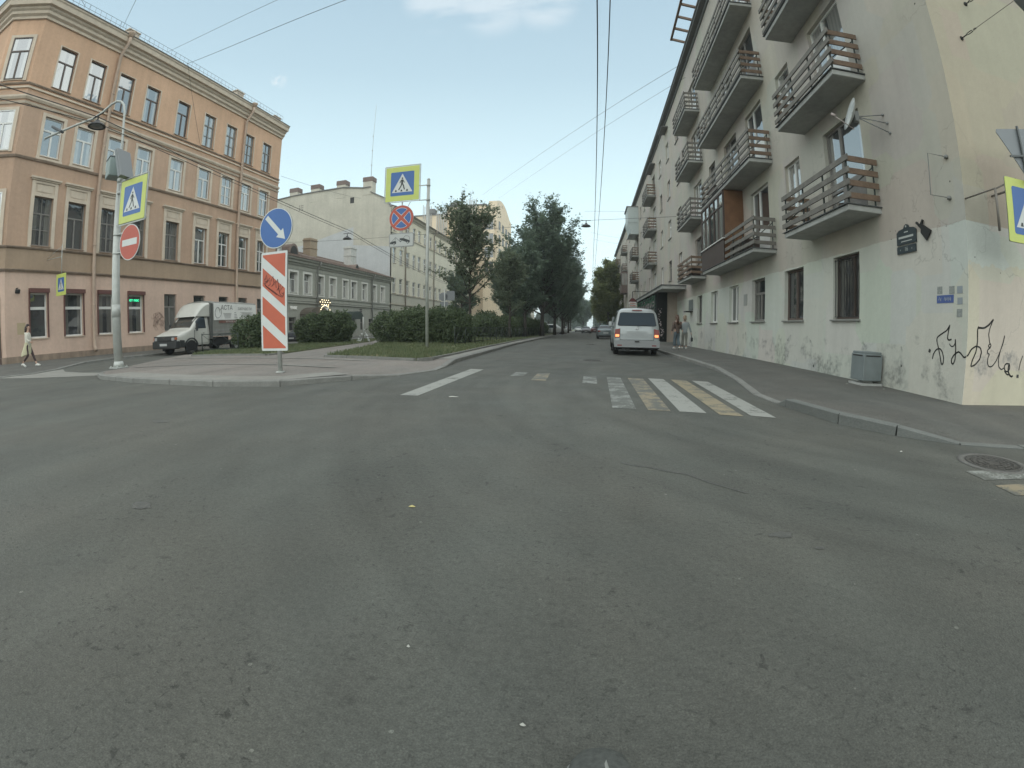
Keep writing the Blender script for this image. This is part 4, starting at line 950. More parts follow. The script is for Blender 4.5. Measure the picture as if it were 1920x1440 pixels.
# glazed-in half of the long second floor balcony
BPN = mat('dark brown panel', (.06, .042, .034), .7, var=.08); RUSTP = mat('rust brown plywood', (.165, .083, .04), .75, var=.2, scale=3, streak=.15)
mb = MB(); mb.box(XR-.88, XR-.83, 18.6, 22.38, 3.9, 4.85); mb.box(XR-.83, XR-.01, 22.33, 22.38, 3.9, 6.85); adopt(mb.build('loggia_panel', BPN, block), block)
mb = MB(); mb.box(XR-.86, XR-.01, 18.6, 18.65, 3.9, 6.84); adopt(mb.build('loggia_side', RUSTP, block), block)
mb = MB()
for y in np.linspace(18.62, 22.34, 6): mb.box(XR-.89, XR-.82, y-.035, y+.035, 4.85, 6.80)
mb.box(XR-.892, XR-.818, 18.6, 22.38, 6.74, 6.84); mb.box(XR-.885, XR-.825, 18.6, 22.38, 6.20, 6.27)
lf = adopt(mb.build('loggia_frame', BPN, block), block)
mb = MB(); mb.quad((XR-.85, 18.62, 4.85), (XR-.85, 22.36, 4.85), (XR-.85, 22.36, 6.8), (XR-.85, 18.62, 6.8)); mb.build('pane', PANE, lf)
mb = MB(); mb.box(XR-.93, XR-.84, 18.58, 22.4, 4.82, 4.86); mb.build('loggia_sill', white, lf)
# closed metal loggia on the fifth floor further down, and a brown glazed one
mb = MB(); mb.box(XR-1.2, XR, 59.3, 63.2, 13.1, 13.25); mb.add([(XR-.9, 59.3, 13.25), (XR-1.35, 59.3, 14.6), (XR, 59.3, 14.6), (XR, 59.3, 13.25), (XR-.9, 63.2, 13.25), (XR-1.35, 63.2, 14.6), (XR, 63.2, 14.6), (XR, 63.2, 13.25)], [(0, 1, 2, 3), (4, 5, 6, 7), (0, 1, 5, 4), (1, 2, 6, 5), (2, 3, 7, 6), (0, 3, 7, 4)])
mb.box(XR-1.35, XR, 59.25, 63.25, 14.6, 16.6); adopt(mb.build('metal_loggia', mat('pale metal sheet', (.42, .47, .46), .5), block), block)
mb = MB(); mb.box(XR-1.5, XR+.1, 59.2, 63.3, 16.6, 16.72); adopt(mb.build('metal_loggia_roof', ROOFM, block), block)
mb = MB(); mb.box(XR-1.0, XR, 76.5, 80.2, 6.9, 8.2); mb.box(XR-1.0, XR, 76.5, 80.2, 10.1, 10.4)
for x in (XR-1.0, XR-.55, XR-.08):
    mb.box(x, x+.08, 76.5, 76.58, 8.2, 10.1)
adopt(mb.build('brown_loggia', mat('brown loggia panel', (.13, .095, .08), .7), block), block)
mb = MB(); mb.box(XR-.95, XR-.02, 76.55, 80.1, 8.2, 10.1); adopt(mb.build('loggia_glass', PANE, block), block)
# wooden frame hanging over the roof edge
mb = MB()
mb.bar((5.25, 19.5, 18.75), (5.25, 25.9, 18.72), .12, .10); mb.bar((6.1, 19.5, 18.55), (6.1, 25.9, 18.45), .12, .10)
for y in np.arange(19.9, 26, 1.18): mb.bar((5.2, y, 18.74), (6.7, y, 18.40), .10, .14)
adopt(mb.build('roof_timber_frame', WOOD, block), block)
# awning slats under upper windows: tin drip strips
for y0, y1, z in ((35.4, 37.2, 17.05), (43.3, 46.8, 16.75)): mb = MB(); mb.box(XR-.5, XR, y0, y1, z, z+.06); adopt(mb.build('window_hood', ROOFM, block), block)
# ------------------------------------------------------------------ shop entrance and canopy
mb = MB(); mb.box(4.72, XR, 30.3, 47.5, 3.74, 3.93); c_ = adopt(mb.build('canopy', CONC, block), block)
mb = MB(); mb.box(4.66, XR, 30.25, 47.55, 3.93, 4.0); mb.build('canopy_flashing', FLASH, c_)
SHOPG = mat('dark green shop glass', (.018, .045, .034), .12, spec=.3); SHOPB = mat('black shop panel', (.012, .014, .013), .6, spec=.15)
ENTR = mat('beige entrance wall', (.30, .255, .21), .85, var=.06)
mb = MB(); mb.box(5.6, XR, 33.45, 46.8, .13, 3.74); adopt(mb.build('entrance_wall', ENTR, block), block)
mb = MB(); mb.box(4.85, 5.6, 33.4, 46.8, .13, 3.74); sh = adopt(mb.build('shop_vestibule', SHOPB, block), block)
mb = MB(); mb.box(4.835, 4.85, 34.0, 46.5, .3, 3.6); adopt(mb.build('shop_window', SHOPG, block), block)
GRN = mat('green foliage print', (.03, .12, .06), .6); PNK = mat('pale flower print', (.42, .36, .36), .6)
mb = MB(); m2 = MB()
for k in range(150):
    y = rnd.uniform(34.1, 46.3); z = 3.6-abs(rnd.gauss(0, .55))-rnd.choice((0, 0, 1.2)); s_2 = rnd.uniform(.05, .16); mb.prism([(y-s_2, z), (y, z-s_2*.8), (y+s_2, z), (y, z+s_2*.6)], 4.80, 4.83, 'x')
for k in range(60):
    z = .45+rnd.random()**1.3*2.2; x = 5.17+math.sin(z*2.3)*.13+rnd.gauss(0, .07); s_2 = rnd.choice((.015, .02, .03, .05))
    if z < 2.6: m2.prism([(x-s_2, z), (x, z-s_2), (x+s_2, z), (x, z+s_2)], 33.38, 33.395, 'y')
for k in range(30):
    m2.prism([(34.2+k*.4-.03, 2.0+rnd.random()*1.2), (34.2+k*.4+.03, 2.0), (34.2+k*.4, 3.2)], 4.815, 4.833, 'x')
adopt(mb.build('leaf_print', GRN, block), block); adopt(m2.build('flower_print', PNK, block), block)
mb = MB()
for y in np.arange(34.2, 46.5, 1.5): mb.box(4.78, 4.84, y-.04, y+.04, .13, 3.7)
for z in (.3, 2.7): mb.box(4.785, 4.845, 34.0, 46.5, z-.03, z+.03)
adopt(mb.build('shop_window_frame', POST, block), block)
mb = MB(); mb.box(4.6, 6.2, 33.0, 34.5, .115, .24); mb.box(4.3, 6.2, 34.5, 46.5, .115, .20); adopt(mb.build('entrance_step', GRAN, block), block)

# ------------------------------------------------------------------ things fixed to the wall
def wall_plate(name, label, cat, a0, a1, z0, z1, m, d=.02, group=None):
    mb = MB(); HR.fb(mb, a0, a1, z0, z1, .002, d); return tag(mb.build(name, m), label, cat, group)
wall_plate('wall_plaque', 'grey letter box plate on the white wall beside the shop entrance', 'plaque', 28.2, 29.15, 2.3, 2.95, mat('dull zinc', (.16, .18, .175), .5), .08)
mb = MB(); HR.fb(mb, 28.3, 29.0, 2.2, 2.26, 0, .42); tag(mb.build('wall_shelf', IROND), 'thin dark shelf bracket below the grey plate by the shop entrance', 'bracket')
wall_plate('number_plate', 'small pale number plate between two ground floor windows of the beige block', 'plate', 18.3, 18.7, 2.15, 2.6, mat('pale plate', (.30, .31, .29), .6))
# street name plate with house number
NAVY = mat('dark blue enamel', (.022, .034, .040), .35, coat=.3); ENAM = mat('white enamel', (.42, .44, .42), .45)
sp_ = thing('street_sign', 'dark enamel street name plate with rounded top and house number below', 'street sign', (XR, 8.2, 3.0))
mb = MB(); n = 10
poly_ = [(8.53, 2.955), (7.89, 2.955), (7.88, 3.20), (7.95, 3.255), (8.08, 3.27)]+[(8.2-.12*math.cos(math.pi*k/8)*-1*-1+.0, 3.27+.07*math.sin(math.pi*k/8)) for k in range(1, 8)][::1]+[(8.36, 3.27), (8.5, 3.24)]
poly_ = [(8.53, 2.955), (7.89, 2.955), (7.88, 3.20), (7.96, 3.25), (8.10, 3.265), (8.14, 3.32), (8.20, 3.345), (8.26, 3.32), (8.30, 3.265), (8.45, 3.25), (8.53, 3.20)]
mb.prism(poly_, XR-.035, XR-.012, 'x'); adopt(mb.build('name_plate', NAVY, sp_), sp_)
mb = MB(); mb.box(XR-.035, XR-.012, 7.91, 8.53, 2.78, 2.925); adopt(mb.build('number_plate', NAVY, sp_), sp_)
MX = lambda y, z: T((XR-.0375, y, z)) @ FACE_MX
adopt(text_obj('number_text', '16', .115, MX(8.215, 2.853), ENAM, sp_, .0006), sp_)
mb = MB(); mb.box(XR-.0375, XR-.034, 7.97, 8.46, 3.075, 3.115); mb.box(XR-.0375, XR-.034, 8.02, 8.38, 3.005, 3.022); mb.box(XR-.0375, XR-.034, 8.14, 8.27, 3.18, 3.20)
mb.M = T((XR-.0375, 8.2, 3.295)) @ Matrix.Rotation(math.pi/2, 4, 'Y'); mb.lathe([(.022, -.002), (.022, .0005)], 12); mb.M = None
for y in (8.03, 8.41):
    mb.box(XR-.0375, XR-.034, y-.006, y+.006, 2.84, 2.865)
adopt(mb.build('plate_lettering', ENAM, sp_), sp_)
mb = MB(); hp = [(7.86, 3.325), (7.83, 3.345), (7.765, 3.27), (7.755, 3.30), (7.71, 3.385), (7.68, 3.375), (7.70, 3.30), (7.66, 3.30), (7.42, 3.09), (7.56, 2.93), (7.71, 3.10), (7.70, 3.19)]
hp = [(7.87, 3.30), (7.84, 3.325), (7.745, 3.245), (7.665, 3.335), (7.635, 3.315), (7.67, 3.25), (7.41, 3.09), (7.56, 2.925), (7.72, 3.09), (7.71, 3.16)]
mb.prism(hp, XR-.05, XR-.02, 'x'); tag(mb.build('hand_sign', mat('black painted board', (.016, .017, .016), .6)), 'black pointing hand shaped board beside the street name plate', 'sign')
# posters
BLP = mat('blue flyer', (.07, .11, .28), .6); GRP = mat('grey flyer', (.26, .29, .31), .7); GRP2 = mat('faded flyer', (.25, .265, .25), .8, var=.3, scale=40)
pl = tag(MB().build('flyer', BLP), 'blue flyer with white scribbled lettering on the white wall near the corner', 'flyer')
mb = MB(); HR.fb(mb, 6.87, 7.33, 1.78, 1.915, .001, .006); me = mb; bpy.data.objects.remove(pl); pl = tag(mb.build('flyer', BLP), 'blue flyer with white scribbled lettering on the white wall near the corner', 'flyer', 'flyers by the corner')
mb = MB()
for y0, w_ in ((7.24, .07), (7.10, .05), (7.03, .05), (6.96, .04)):
    mb.M = T((XR-.0075, y0, 1.85)) @ FACE_MX; pts = [(-.5*w_, -.02), (-.2*w_, .035), (.1*w_, -.02), (.5*w_, .03), (.3*w_, -.035)]; mb.M = mb.M @ FACE_MY.inverted(); mb.stroke(pts, .011, 0); mb.M = None
mb.build('flyer_lettering', ENAM, pl)
for a0, a1, z0, z1, m_, lb in ((6.64, 6.78, 1.93, 2.05, GRP, 'upper grey square flyer right at the wall corner'), (6.64, 6.77, 1.75, 1.86, GRP, 'middle grey square flyer in the column right of the blue flyer'), (6.645, 6.78, 1.54, 1.67, GRP2, 'lowest torn grey flyer in the column right of the blue flyer'), (7.18, 7.32, 1.94, 2.07, GRP2, 'faded paper scrap just above the left end of the blue flyer'), (6.85, 6.99, 1.93, 2.06, GRP2, 'faded paper scrap just above the right end of the blue flyer')):
    wall_plate('flyer', lb, 'flyer', a0, a1, z0, z1, m_, .006, 'flyers by the corner')
# spray lettering, one object across the corner
INK = mat('dark spray paint', (.035, .036, .036), .6)
def wall_pt(px, py, off=.003):
    p = atX(px, py, XR-off)
    if p.y < 6.5 or px > 1811.5: p = atY(px, py, 6.5-off)
    return p
def zz(l): return [(1440+x*.25, 360+y*.25) for x, y in l]
G_ = [([(1233, 1250), (1240, 1215), (1262, 1180), (1290, 1172), (1308, 1200), (1318, 1250), (1312, 1290), (1303, 1302), (1298, 1280), (1290, 1230), (1278, 1170), (1265, 1110), (1268, 1090), (1300, 1065), (1340, 1040), (1363, 1000)], 5),
 ([(1363, 1000), (1352, 1050), (1345, 1100), (1355, 1115), (1375, 1105)], 5),
 ([(1405, 1108), (1402, 1140), (1392, 1160), (1370, 1160), (1362, 1140)], 4),
 ([(1405, 1108), (1408, 1180), (1402, 1260), (1388, 1295), (1375, 1285), (1375, 1255), (1395, 1220), (1430, 1195), (1450, 1215), (1470, 1245), (1500, 1225)], 5),
 ([(1500, 1225), (1525, 1180), (1560, 1155), (1592, 1165), (1602, 1200), (1588, 1255), (1555, 1295), (1520, 1312), (1530, 1270), (1560, 1200), (1572, 1120), (1572, 1030), (1580, 1012)], 5),
 ([(1580, 1018), (1620, 1022), (1655, 1000), (1690, 958)], 6), ([(1690, 958), (1665, 1020), (1655, 1070), (1660, 1110), (1665, 1140)], 4),
 ([(1665, 1140), (1650, 1150), (1652, 1165), (1668, 1168), (1676, 1150), (1665, 1135)], 4),
 ([(1668, 1168), (1645, 1185), (1645, 1215), (1665, 1212), (1650, 1240), (1645, 1280), (1655, 1312), (1680, 1310), (1710, 1270), (1740, 1200), (1765, 1130), (1775, 1080)], 4),
 ([(1775, 1080), (1760, 1140), (1740, 1200), (1728, 1260), (1730, 1310), (1750, 1335), (1775, 1315)], 4),
 ([(1810, 1290), (1785, 1285), (1770, 1310), (1778, 1345), (1800, 1350), (1815, 1320), (1810, 1290)], 5), ([(1805, 1300), (1800, 1340), (1812, 1375), (1828, 1392), (1835, 1380)], 6), ([(1775, 1345), (1795, 1375), (1808, 1370)], 5),
 ([(1910, 1230), (1890, 1290), (1882, 1335)], 4), ([(1868, 1382), (1876, 1382)], 11), ([(1209, 1189), (1215, 1193)], 12)]
mb = MB(); seen_corner = []
for pts, wd in G_:
    Q = []
    for a, b in zip(pts[:-1], pts[1:]):
        n = max(1, int(math.hypot(a[0]-b[0], a[1]-b[1])/8))
        for k in range(n): t_ = k/n; Q.append((a[0]+(b[0]-a[0])*t_, a[1]+(b[1]-a[1])*t_))
    Q.append(pts[-1])
    # light smoothing
    for _ in range(2): Q = [Q[0]]+[((Q[i-1][0]+2*Q[i][0]+Q[i+1][0])/4, (Q[i-1][1]+2*Q[i][1]+Q[i+1][1])/4) for i in range(1, len(Q)-1)]+[Q[-1]]
    pr = [wall_pt(*q) for q in zz(Q)]
    w_ = wd*.0052
    for a, b in zip(pr[:-1], pr[1:]):
        side_a, side_b = a.y <= 6.4975, b.y <= 6.4975
        if side_a != side_b: continue
        up = (0, 1, 0) if side_a else (1, 0, 0)
        d = b-a
        if d.length < 1e-5: continue
        d.normalize(); a2 = a-d*w_*.3; b2 = b+d*w_*.3
        n_ = Vector(up); s2 = d.cross(n_).normalized()*w_/2
        mb.quad(a2-s2, b2-s2, b2+s2, a2+s2)
tag(mb.build('graffiti', INK), 'black cursive spray lettering across the white wall corner', 'graffiti')
# anchors, brackets, holes
def anchor(p, q, label, end):
    t_ = thing('wire_anchor', label, 'wire anchor', p); p, q = Vector(p), Vector(q); d = (q-p).normalized()
    mb = MB(); mb.M = T(p) @ d.to_track_quat('Z', 'Y').to_matrix().to_4x4()
    mb.tube([(0, 0, -.01), (0, 0, .14)], .012, 6); mb.lathe([(.045, 0), (.05, .012), (.02, .03)], 8)
    mb.tube([(-.018, 0, .14), (-.028, 0, .19), (-.028, 0, .24), (-.018, 0, .29)], .009, 5); mb.tube([(.018, 0, .14), (.028, 0, .19), (.028, 0, .24), (.018, 0, .29)], .009, 5)
    for z in (.33, .36): mb.tube([(math.cos(a)*.02, 0, z+math.sin(a)*.02) for a in np.linspace(0, 6.28, 9)], .006, 5)
    mb.build('turnbuckle', IROND, None).parent = t_; t_.children[0].matrix_parent_inverse = Matrix.Translation(p).inverted()
    mb = MB(); mb.tube([p+d*.36, Vector(end)], .005, 5); o = mb.build('wire', IROND, t_); o.matrix_parent_inverse = Matrix.Translation(p).inverted()
a1 = atY(1803, 72, 6.5); e1 = atY(1903, 0, 5.2); far1 = a1+(e1-a1)*4
anchor(a1, e1, 'rusty turnbuckle anchor with a thin wire on the beige end wall', far1)
a2 = atY(1810, 8, 6.5); e2 = atY(1836, -10, 6.0); anchor(a2, e2, 'upper wire anchor at the top of the beige end wall', a2+(e2-a2)*9)
mb = MB(); y1, y2 = 7.1, 7.12
p1, p2, p3, p4 = (6.07, 7.12, 4.40), (6.32, 6.86, 4.50), (6.07, 7.14, 3.62), (6.32, 6.86, 3.66)
A_ = atX(1739, 287, 6.1); B_ = atX(1774, 294, 6.3); C_ = atX(1745, 365, 6.1); D_ = atX(1780, 371, 6.3)
mb.tube([B_, A_, C_, D_], .010, 6)
for q in (B_, D_): mb.lathe([(.04, -.03), (.045, 0), (.03, .03)], 8, q); mb.tube([q, q+Vector((.1, 0, .05))], .02, 6)
tag(mb.build('wall_bracket', mat('grey painted steel', (.17, .175, .165), .6)), 'thin grey steel hanger bracket on the wall above the street name plate', 'bracket')
mb = MB()
for px, py, r in ((1781, 340, .018), (1715, 7+0, .02), (1828, 482, .012), (1762, 487, .008), (1525, 686, .035), (1690, 686, .02), (1669, 434, .01), (1679, 433, .01), (1671, 449, .012), (1722, 396, .007), (1726, 406, .007), (1774, 424, .012), (1876, 512, .010)):
    q = wall_pt(px, py, .002); side = q.y < 6.499
    n = 8; ring = []
    for k in range(n):
        a = 2*math.pi*k/n; rr = r*(.8+.4*rnd.random()); ring.append(q+(Vector((math.cos(a)*rr, 0, math.sin(a)*rr)) if side else Vector((0, math.cos(a)*rr, math.sin(a)*rr))))
    mb = MB(); mb.add(ring, [tuple(range(n))]); adopt(mb.build('wall_hole', IROND, block), block)
# satellite dish
dish = thing('satellite_dish', 'pale satellite dish on an arm under the third floor balcony', 'satellite dish', (6.25, 8.75, 5.72))
DM = mat('dish enamel', (.40, .42, .40), .5, var=.05)
DC_ = atY(1594, 214, 8.75); aim = Vector((-.92, .22, .30)).normalized()
mb = MB(); mb.M = T(DC_) @ aim.to_track_quat('Z', 'Y').to_matrix().to_4x4()
mb.lathe([(.001, -.075), (.13, -.065), (.25, -.035), (.355, .012), (.36, .018), (.25, -.025), (.13, -.055), (.001, -.065)], 32)
o = mb.build('reflector', DM, dish); adopt(o, dish)
mb = MB(); bk = DC_-aim*.10
mb.bbox(bk.x-.03, bk.x+.08, bk.y-.06, bk.y+.06, bk.z-.14, bk.z+.10, .01)
wallp = [(XR, 8.62, DC_.z+.06), (XR, 8.5, DC_.z-.18), (XR, 8.45, DC_.z-.42)]
for q in wallp: mb.tube([bk+Vector((.02, 0, -.02)), q], .012, 6); mb.lathe([(.03, -.02), (.03, .02)], 8, (q[0]-.01, q[1], q[2]))
adopt(mb.build('mount', mat('galvanised mount', (.22, .23, .225), .5, metal=.3), dish), dish)
mb = MB(); foc = DC_+aim*.42+Vector((0, 0, -.16)); mb.tube([DC_-aim*.05+Vector((0, 0, -.33)), foc], .012, 6); mb.tube([foc-aim*-.03, foc-aim*.07], .035, 10); adopt(mb.build('receiver_arm', mat('pinkish receiver', (.35, .30, .28), .5), dish), dish)
# grey litter bin against the wall
binn = thing('litter_bin', 'grey sheet metal litter bin standing against the white wall', 'litter bin', (6.02, 9.22, .115))
BM = mat('blue grey painted sheet', (.17, .195, .195), .55, var=.07, scale=6, streak=.1)
mb = MB(); mb.bbox(-.24, .24, -.26, .26, .10, .655, .012); mb.build('bin_body', BM, binn)
mb = MB(); mb.bbox(-.225, .225, -.24, .24, .655, .70, .01); mb.build('bin_lid', BM, binn)
mb = MB(); mb.box(-.243, -.238, -.20, .20, .60, .628); mb.box(-.19, .19, -.263, -.258, .60, .628); mb.build('bin_slot', IROND, binn)
mb = MB(); mb.box(-.26, .26, -.29, .29, 0, .05); mb.box(-.12, .12, -.12, .12, .05, .10); mb.build('bin_base', CONC, binn)

# things kept on the balconies
def item(name, label, cat, loc, build, m):
    mb = MB(T(loc)); build(mb); return tag(mb.build(name, m), label, cat)
item('storage_box', 'dark box standing on the open end of the second floor balcony', 'box', (5.85, 16.6, 3.90), lambda b: b.bbox(-.25, .25, -.35, .35, 0, .5, .02), BPN)
item('folded_board', 'grey boards leaning inside the second floor balcony railing', 'board', (5.6, 17.6, 3.90), lambda b: b.bbox(-.03, .03, -.6, .6, 0, .62, .01), WOODG)
def twigs(b):
    b.lathe([(.10, 0), (.14, .26), (.11, .26), (.10, .2)], 12)
    for k in range(16):
        a = k*.9; b.tube([(0, 0, .2), (math.cos(a)*.10, math.sin(a)*.10, .55), (math.cos(a)*.26, math.sin(a)*.26, .78+.1*math.sin(k*3))], [.008, .006, .003], 4)
item('potted_plant', 'dry twiggy potted plant on the second floor balcony beside the glazed part', 'plant', (5.75, 18.1, 4.35), twigs, mat('dry twigs', (.16, .13, .08), .9))
item('storage_box', 'black box on the lowest small balcony beyond the glazed one', 'box', (5.8, 25.6, 4.04), lambda b: b.bbox(-.25, .25, -.4, .4, 0, .55, .02), BPN)
item('flower_box', 'long planter hung inside the railing of the third floor double balcony', 'planter', (5.6, 20.6, 7.05), lambda b: b.bbox(-.09, .09, -.5, .5, .25, .45, .02), BRK)
item('folded_rug', 'pale cloth hanging over the railing of the fourth floor small balcony', 'cloth', (5.44, 26.6, 10.9), lambda b: (b.bbox(-.02, .0, -.35, .35, 0, .55, .008), b.bbox(.04, .06, -.35, .35, .2, .55, .008), b.bbox(-.02, .06, -.35, .35, .55, .57, .004)), mat('pale cloth', (.33, .30, .27), .9))
# ------------------------------------------------------------------ poles and road signs
GALV = mat('galvanised steel', (.42, .435, .41), .5, metal=.25, var=.10, scale=4, streak=.1)
BACK = mat('sign back grey', (.20, .215, .225), .5, metal=.2)
YEL = mat('fluorescent yellow sheeting', (.50, .56, .14), .45, var=.04); BLU = mat('blue sheeting', (.035, .115, .33), .4, var=.05)
WHT = mat('white sheeting', (.56, .58, .56), .45, var=.04); REDS = mat('red sheeting', (.42, .075, .045), .45, var=.05); BLK = mat('black sheeting', (.03, .035, .035), .5)
REDW = mat('orange red sheeting', (.46, .105, .055), .5, var=.06)
def disc(mb, cx, cz, r, y0, y1, n=40): mb.prism([(cx+r*math.cos(2*math.pi*k/n), cz+r*math.sin(2*math.pi*k/n)) for k in range(n)], y0, y1, 'y')
def rrect(cx, cz, w_, h_, r, n=5):
    P_ = []
    for sx, sz, a0 in ((1, 1, 0), (-1, 1, 90), (-1, -1, 180), (1, -1, 270)):
        for k in range(n+1): a = R(a0+90*k/n); P_.append((cx+sx*(w_/2-r)+r*math.cos(a), cz+sz*(h_/2-r)+r*math.sin(a)))
    return P_
def local(name, mb, m, parent): return mb.build(name, m, parent)
def crossing(parent, cx, cz, y, W_, Bl, frame=True):
    """blue square with the walking figure on a yellow board, facing -y, centred (cx, cz) in the parent's space"""
    mb = MB(); mb.prism(rrect(cx, cz, W_, W_, .03), y, y+.012, 'y'); b = local('board', mb, YEL, parent)
    mb = MB(); mb.prism(rrect(cx, cz, W_+.01, W_+.01, .03), y+.0125, y+.02, 'y'); local('board_back', mb, BACK, parent)
    y -= .003
    mb = MB(); mb.prism(rrect(cx, cz, Bl, Bl, .04), y, y+.0025, 'y'); local('blue_square', mb, BLU, parent)
    s = Bl
    mb = MB(); mb.prism([(cx-.44*s, cz-.36*s), (cx+.44*s, cz-.36*s), (cx, cz+.42*s)], y-.003, y-.0005, 'y'); local('white_triangle', mb, WHT, parent)
    mb = MB(); yy = y-.0045
    def S(pts, w_): mb.stroke([(cx+p[0]*s, cz+p[1]*s) for p in pts], w_*s, yy)
    mb.prism([(cx+(.00+.035*math.cos(a))*s, cz+(.225+.035*math.sin(a))*s) for a in np.linspace(0, 5.9, 10)], yy, yy+.001, 'y')
    S([(-.005, .17), (-.01, .02)], .085); S([(-.01, .03), (.055, -.09), (.10, -.26)], .05); S([(-.015, .03), (-.05, -.10), (-.15, -.26)], .05)
    S([(.01, .165), (.06, .09), (.10, .03)], .032); S([(-.02, .165), (-.08, .10), (-.10, .02)], .032)
    for x in (-.26, -.02, .22): mb.prism([(cx+(x-.055)*s, cz-.33*s), (cx+(x+.035)*s, cz-.33*s), (cx+(x+.02)*s, cz-.25*s), (cx+(x-.03)*s, cz-.25*s)], yy, yy+.001, 'y')
    local('walking_figure', mb, BLK, parent)
    if frame:
        mb = MB(); h = W_/2+.045
        for a, b_ in (((-h, -h), (h, -h)), ((h, -h), (h, h)), ((h, h), (-h, h)), ((-h, h), (-h, -h))): mb.bar((cx+a[0], y+.02, cz+a[1]), (cx+b_[0], y+.02, cz+b_[1]), .035, .035, up=(0, 1, 0))
        local('sign_frame', mb, GALV, parent)
# lamp post ---------------------------------------------------------------
lp = thing('lamp_post', 'tall lamp post with curved arm and equipment boxes at the left island tip', 'lamp post', (-14.15, 9.5, .112))
mb = MB(); mb.tube([(0, 0, .05), (-.04, 0, 2.2), (-.10, 0, 5.95)], [.15, .135, .115], 20); mb.tube([(-.10, 0, 5.95), (-.10, 0, 6.1)], [.125, .125], 20); mb.tube([(-.03, 0, 1.6), (-.035, 0, 2.0)], [.145, .145], 20)
mb.build('pole', GALV, lp)
mb = MB(); mb.bbox(-.24, .24, -.24, .24, 0, .035, .008); mb.tube([(0, 0, .03), (0, 0, .22)], [.20, .15], 20)
for x in (-.19, .19):
    for y in (-.19, .19): mb.tube([(x, y, .03), (x, y, .08)], .022, 6)
mb.build('base_plate', GALV, lp)
mb = MB(); up_ = [(-.10, 0, 6.0), (-.30, 0, 7.4), (-.42, 0, 8.35)]
for k in range(1, 9): a = math.pi*k/9; up_.append((-.42-.38+.38*math.cos(a)-0, -.16*k/9, 8.35+.55*math.sin(a)*1.0+.03*k))
up_ += [(-1.6, -.55, 8.5), (-2.4, -1.0, 8.28), (-3.35, -1.5, 8.02)]
up_[3:11] = [(-.44, -.02, 8.6), (-.50, -.05, 8.82), (-.62, -.10, 8.97), (-.80, -.17, 9.02), (-1.0, -.27, 8.92), (-1.25, -.40, 8.68)]
mb.tube(up_, .042, 10); mb.build('arm', GALV, lp)
mb = MB(T((-2.75, -1.2, 8.22)) @ Matrix.Rotation(R(28), 4, 'Z') @ Matrix.Rotation(R(28), 4, 'Y')); mb.bbox(-.42, .12, -.11, .11, -.055, .035, .02); mb.build('lamp_head', mat('dark lamp housing', (.09, .10, .11), .5), lp)
mb = MB(T((-.62, -.02, 6.55)) @ Matrix.Rotation(R(-22), 4, 'Z')); mb.bbox(-.34, .28, -.20, .30, -.30, .34, .02); mb.build('control_cabinet', mat('pale teal cabinet', (.25, .31, .30), .5, var=.04), lp)
mb = MB(T((-.62, -.02, 6.55)) @ Matrix.Rotation(R(-22), 4, 'Z')); mb.box(-.36, .30, -.22, .32, .345, .37); mb.build('cabinet_lid', BACK, lp)
Mp = T((.34, -.1, 6.45)) @ Matrix.Rotation(R(10), 4, 'Z') @ Matrix.Rotation(R(-18), 4, 'Y')
mb = MB(Mp); mb.bbox(-.03, .03, -.42, .20, -.50, .50, .01); mb.build('solar_panel', mat('grey panel back', (.19, .20, .205), .4, metal=.3), lp)
mb = MB(Mp); mb.box(-.12, -.03, -.42, -.37, -.50, .50); mb.box(-.12, -.03, .15, .20, -.50, .50); mb.box(-.12, -.03, -.37, .15, -.50, -.43); mb.bar((-.05, 0, -.3), (-.42, 0, .0), .05, .05); mb.bar((-.05, -.1, .3), (-.42, 0, .1), .05, .05); mb.build('panel_bracket', BACK, lp)
mb = MB(); mb.tube([(.02, 0, 5.55), (.02, 0, 5.62)], .15, 14)
for z in (6.0, 4.65): mb.bar((-.08, -.08, z-.112+.0), (1.62, -.08, z-.112-.03), .035, .035)
for z in (4.2, 3.6): mb.tube([(-.06, 0, z), (-.06, 0, z+.05)], .14, 16); mb.bar((-.06, -.08, z+.02), (.85, -.08, z+.02), .03, .03)
mb.build('sign_clamp', GALV, lp)
cs = thing('crossing_sign', 'yellow bordered blue pedestrian crossing sign mounted on the tall lamp post', 'road sign', (-13.27, 9.36, 5.31), 0, 'pedestrian crossing signs')
crossing(cs, 0, 0, 0, 1.38, .96)
ne = thing('no_entry_sign', 'round red no entry sign with white bar on the lamp post', 'road sign', (-13.28, 9.36, 3.97))
mb = MB(); disc(mb, 0, 0, .555, .0, .012); mb.build('rim', WHT, ne)
mb = MB(); disc(mb, 0, 0, .56, .0125, .02); mb.build('sign_back', BACK, ne)
mb = MB(); disc(mb, 0, 0, .53, -.003, -.0005); mb.build('red_disc', REDS, ne)
mb = MB(); mb.box(-.40, .40, -.006, -.0035, -.10, .10); mb.build('white_bar', WHT, ne)
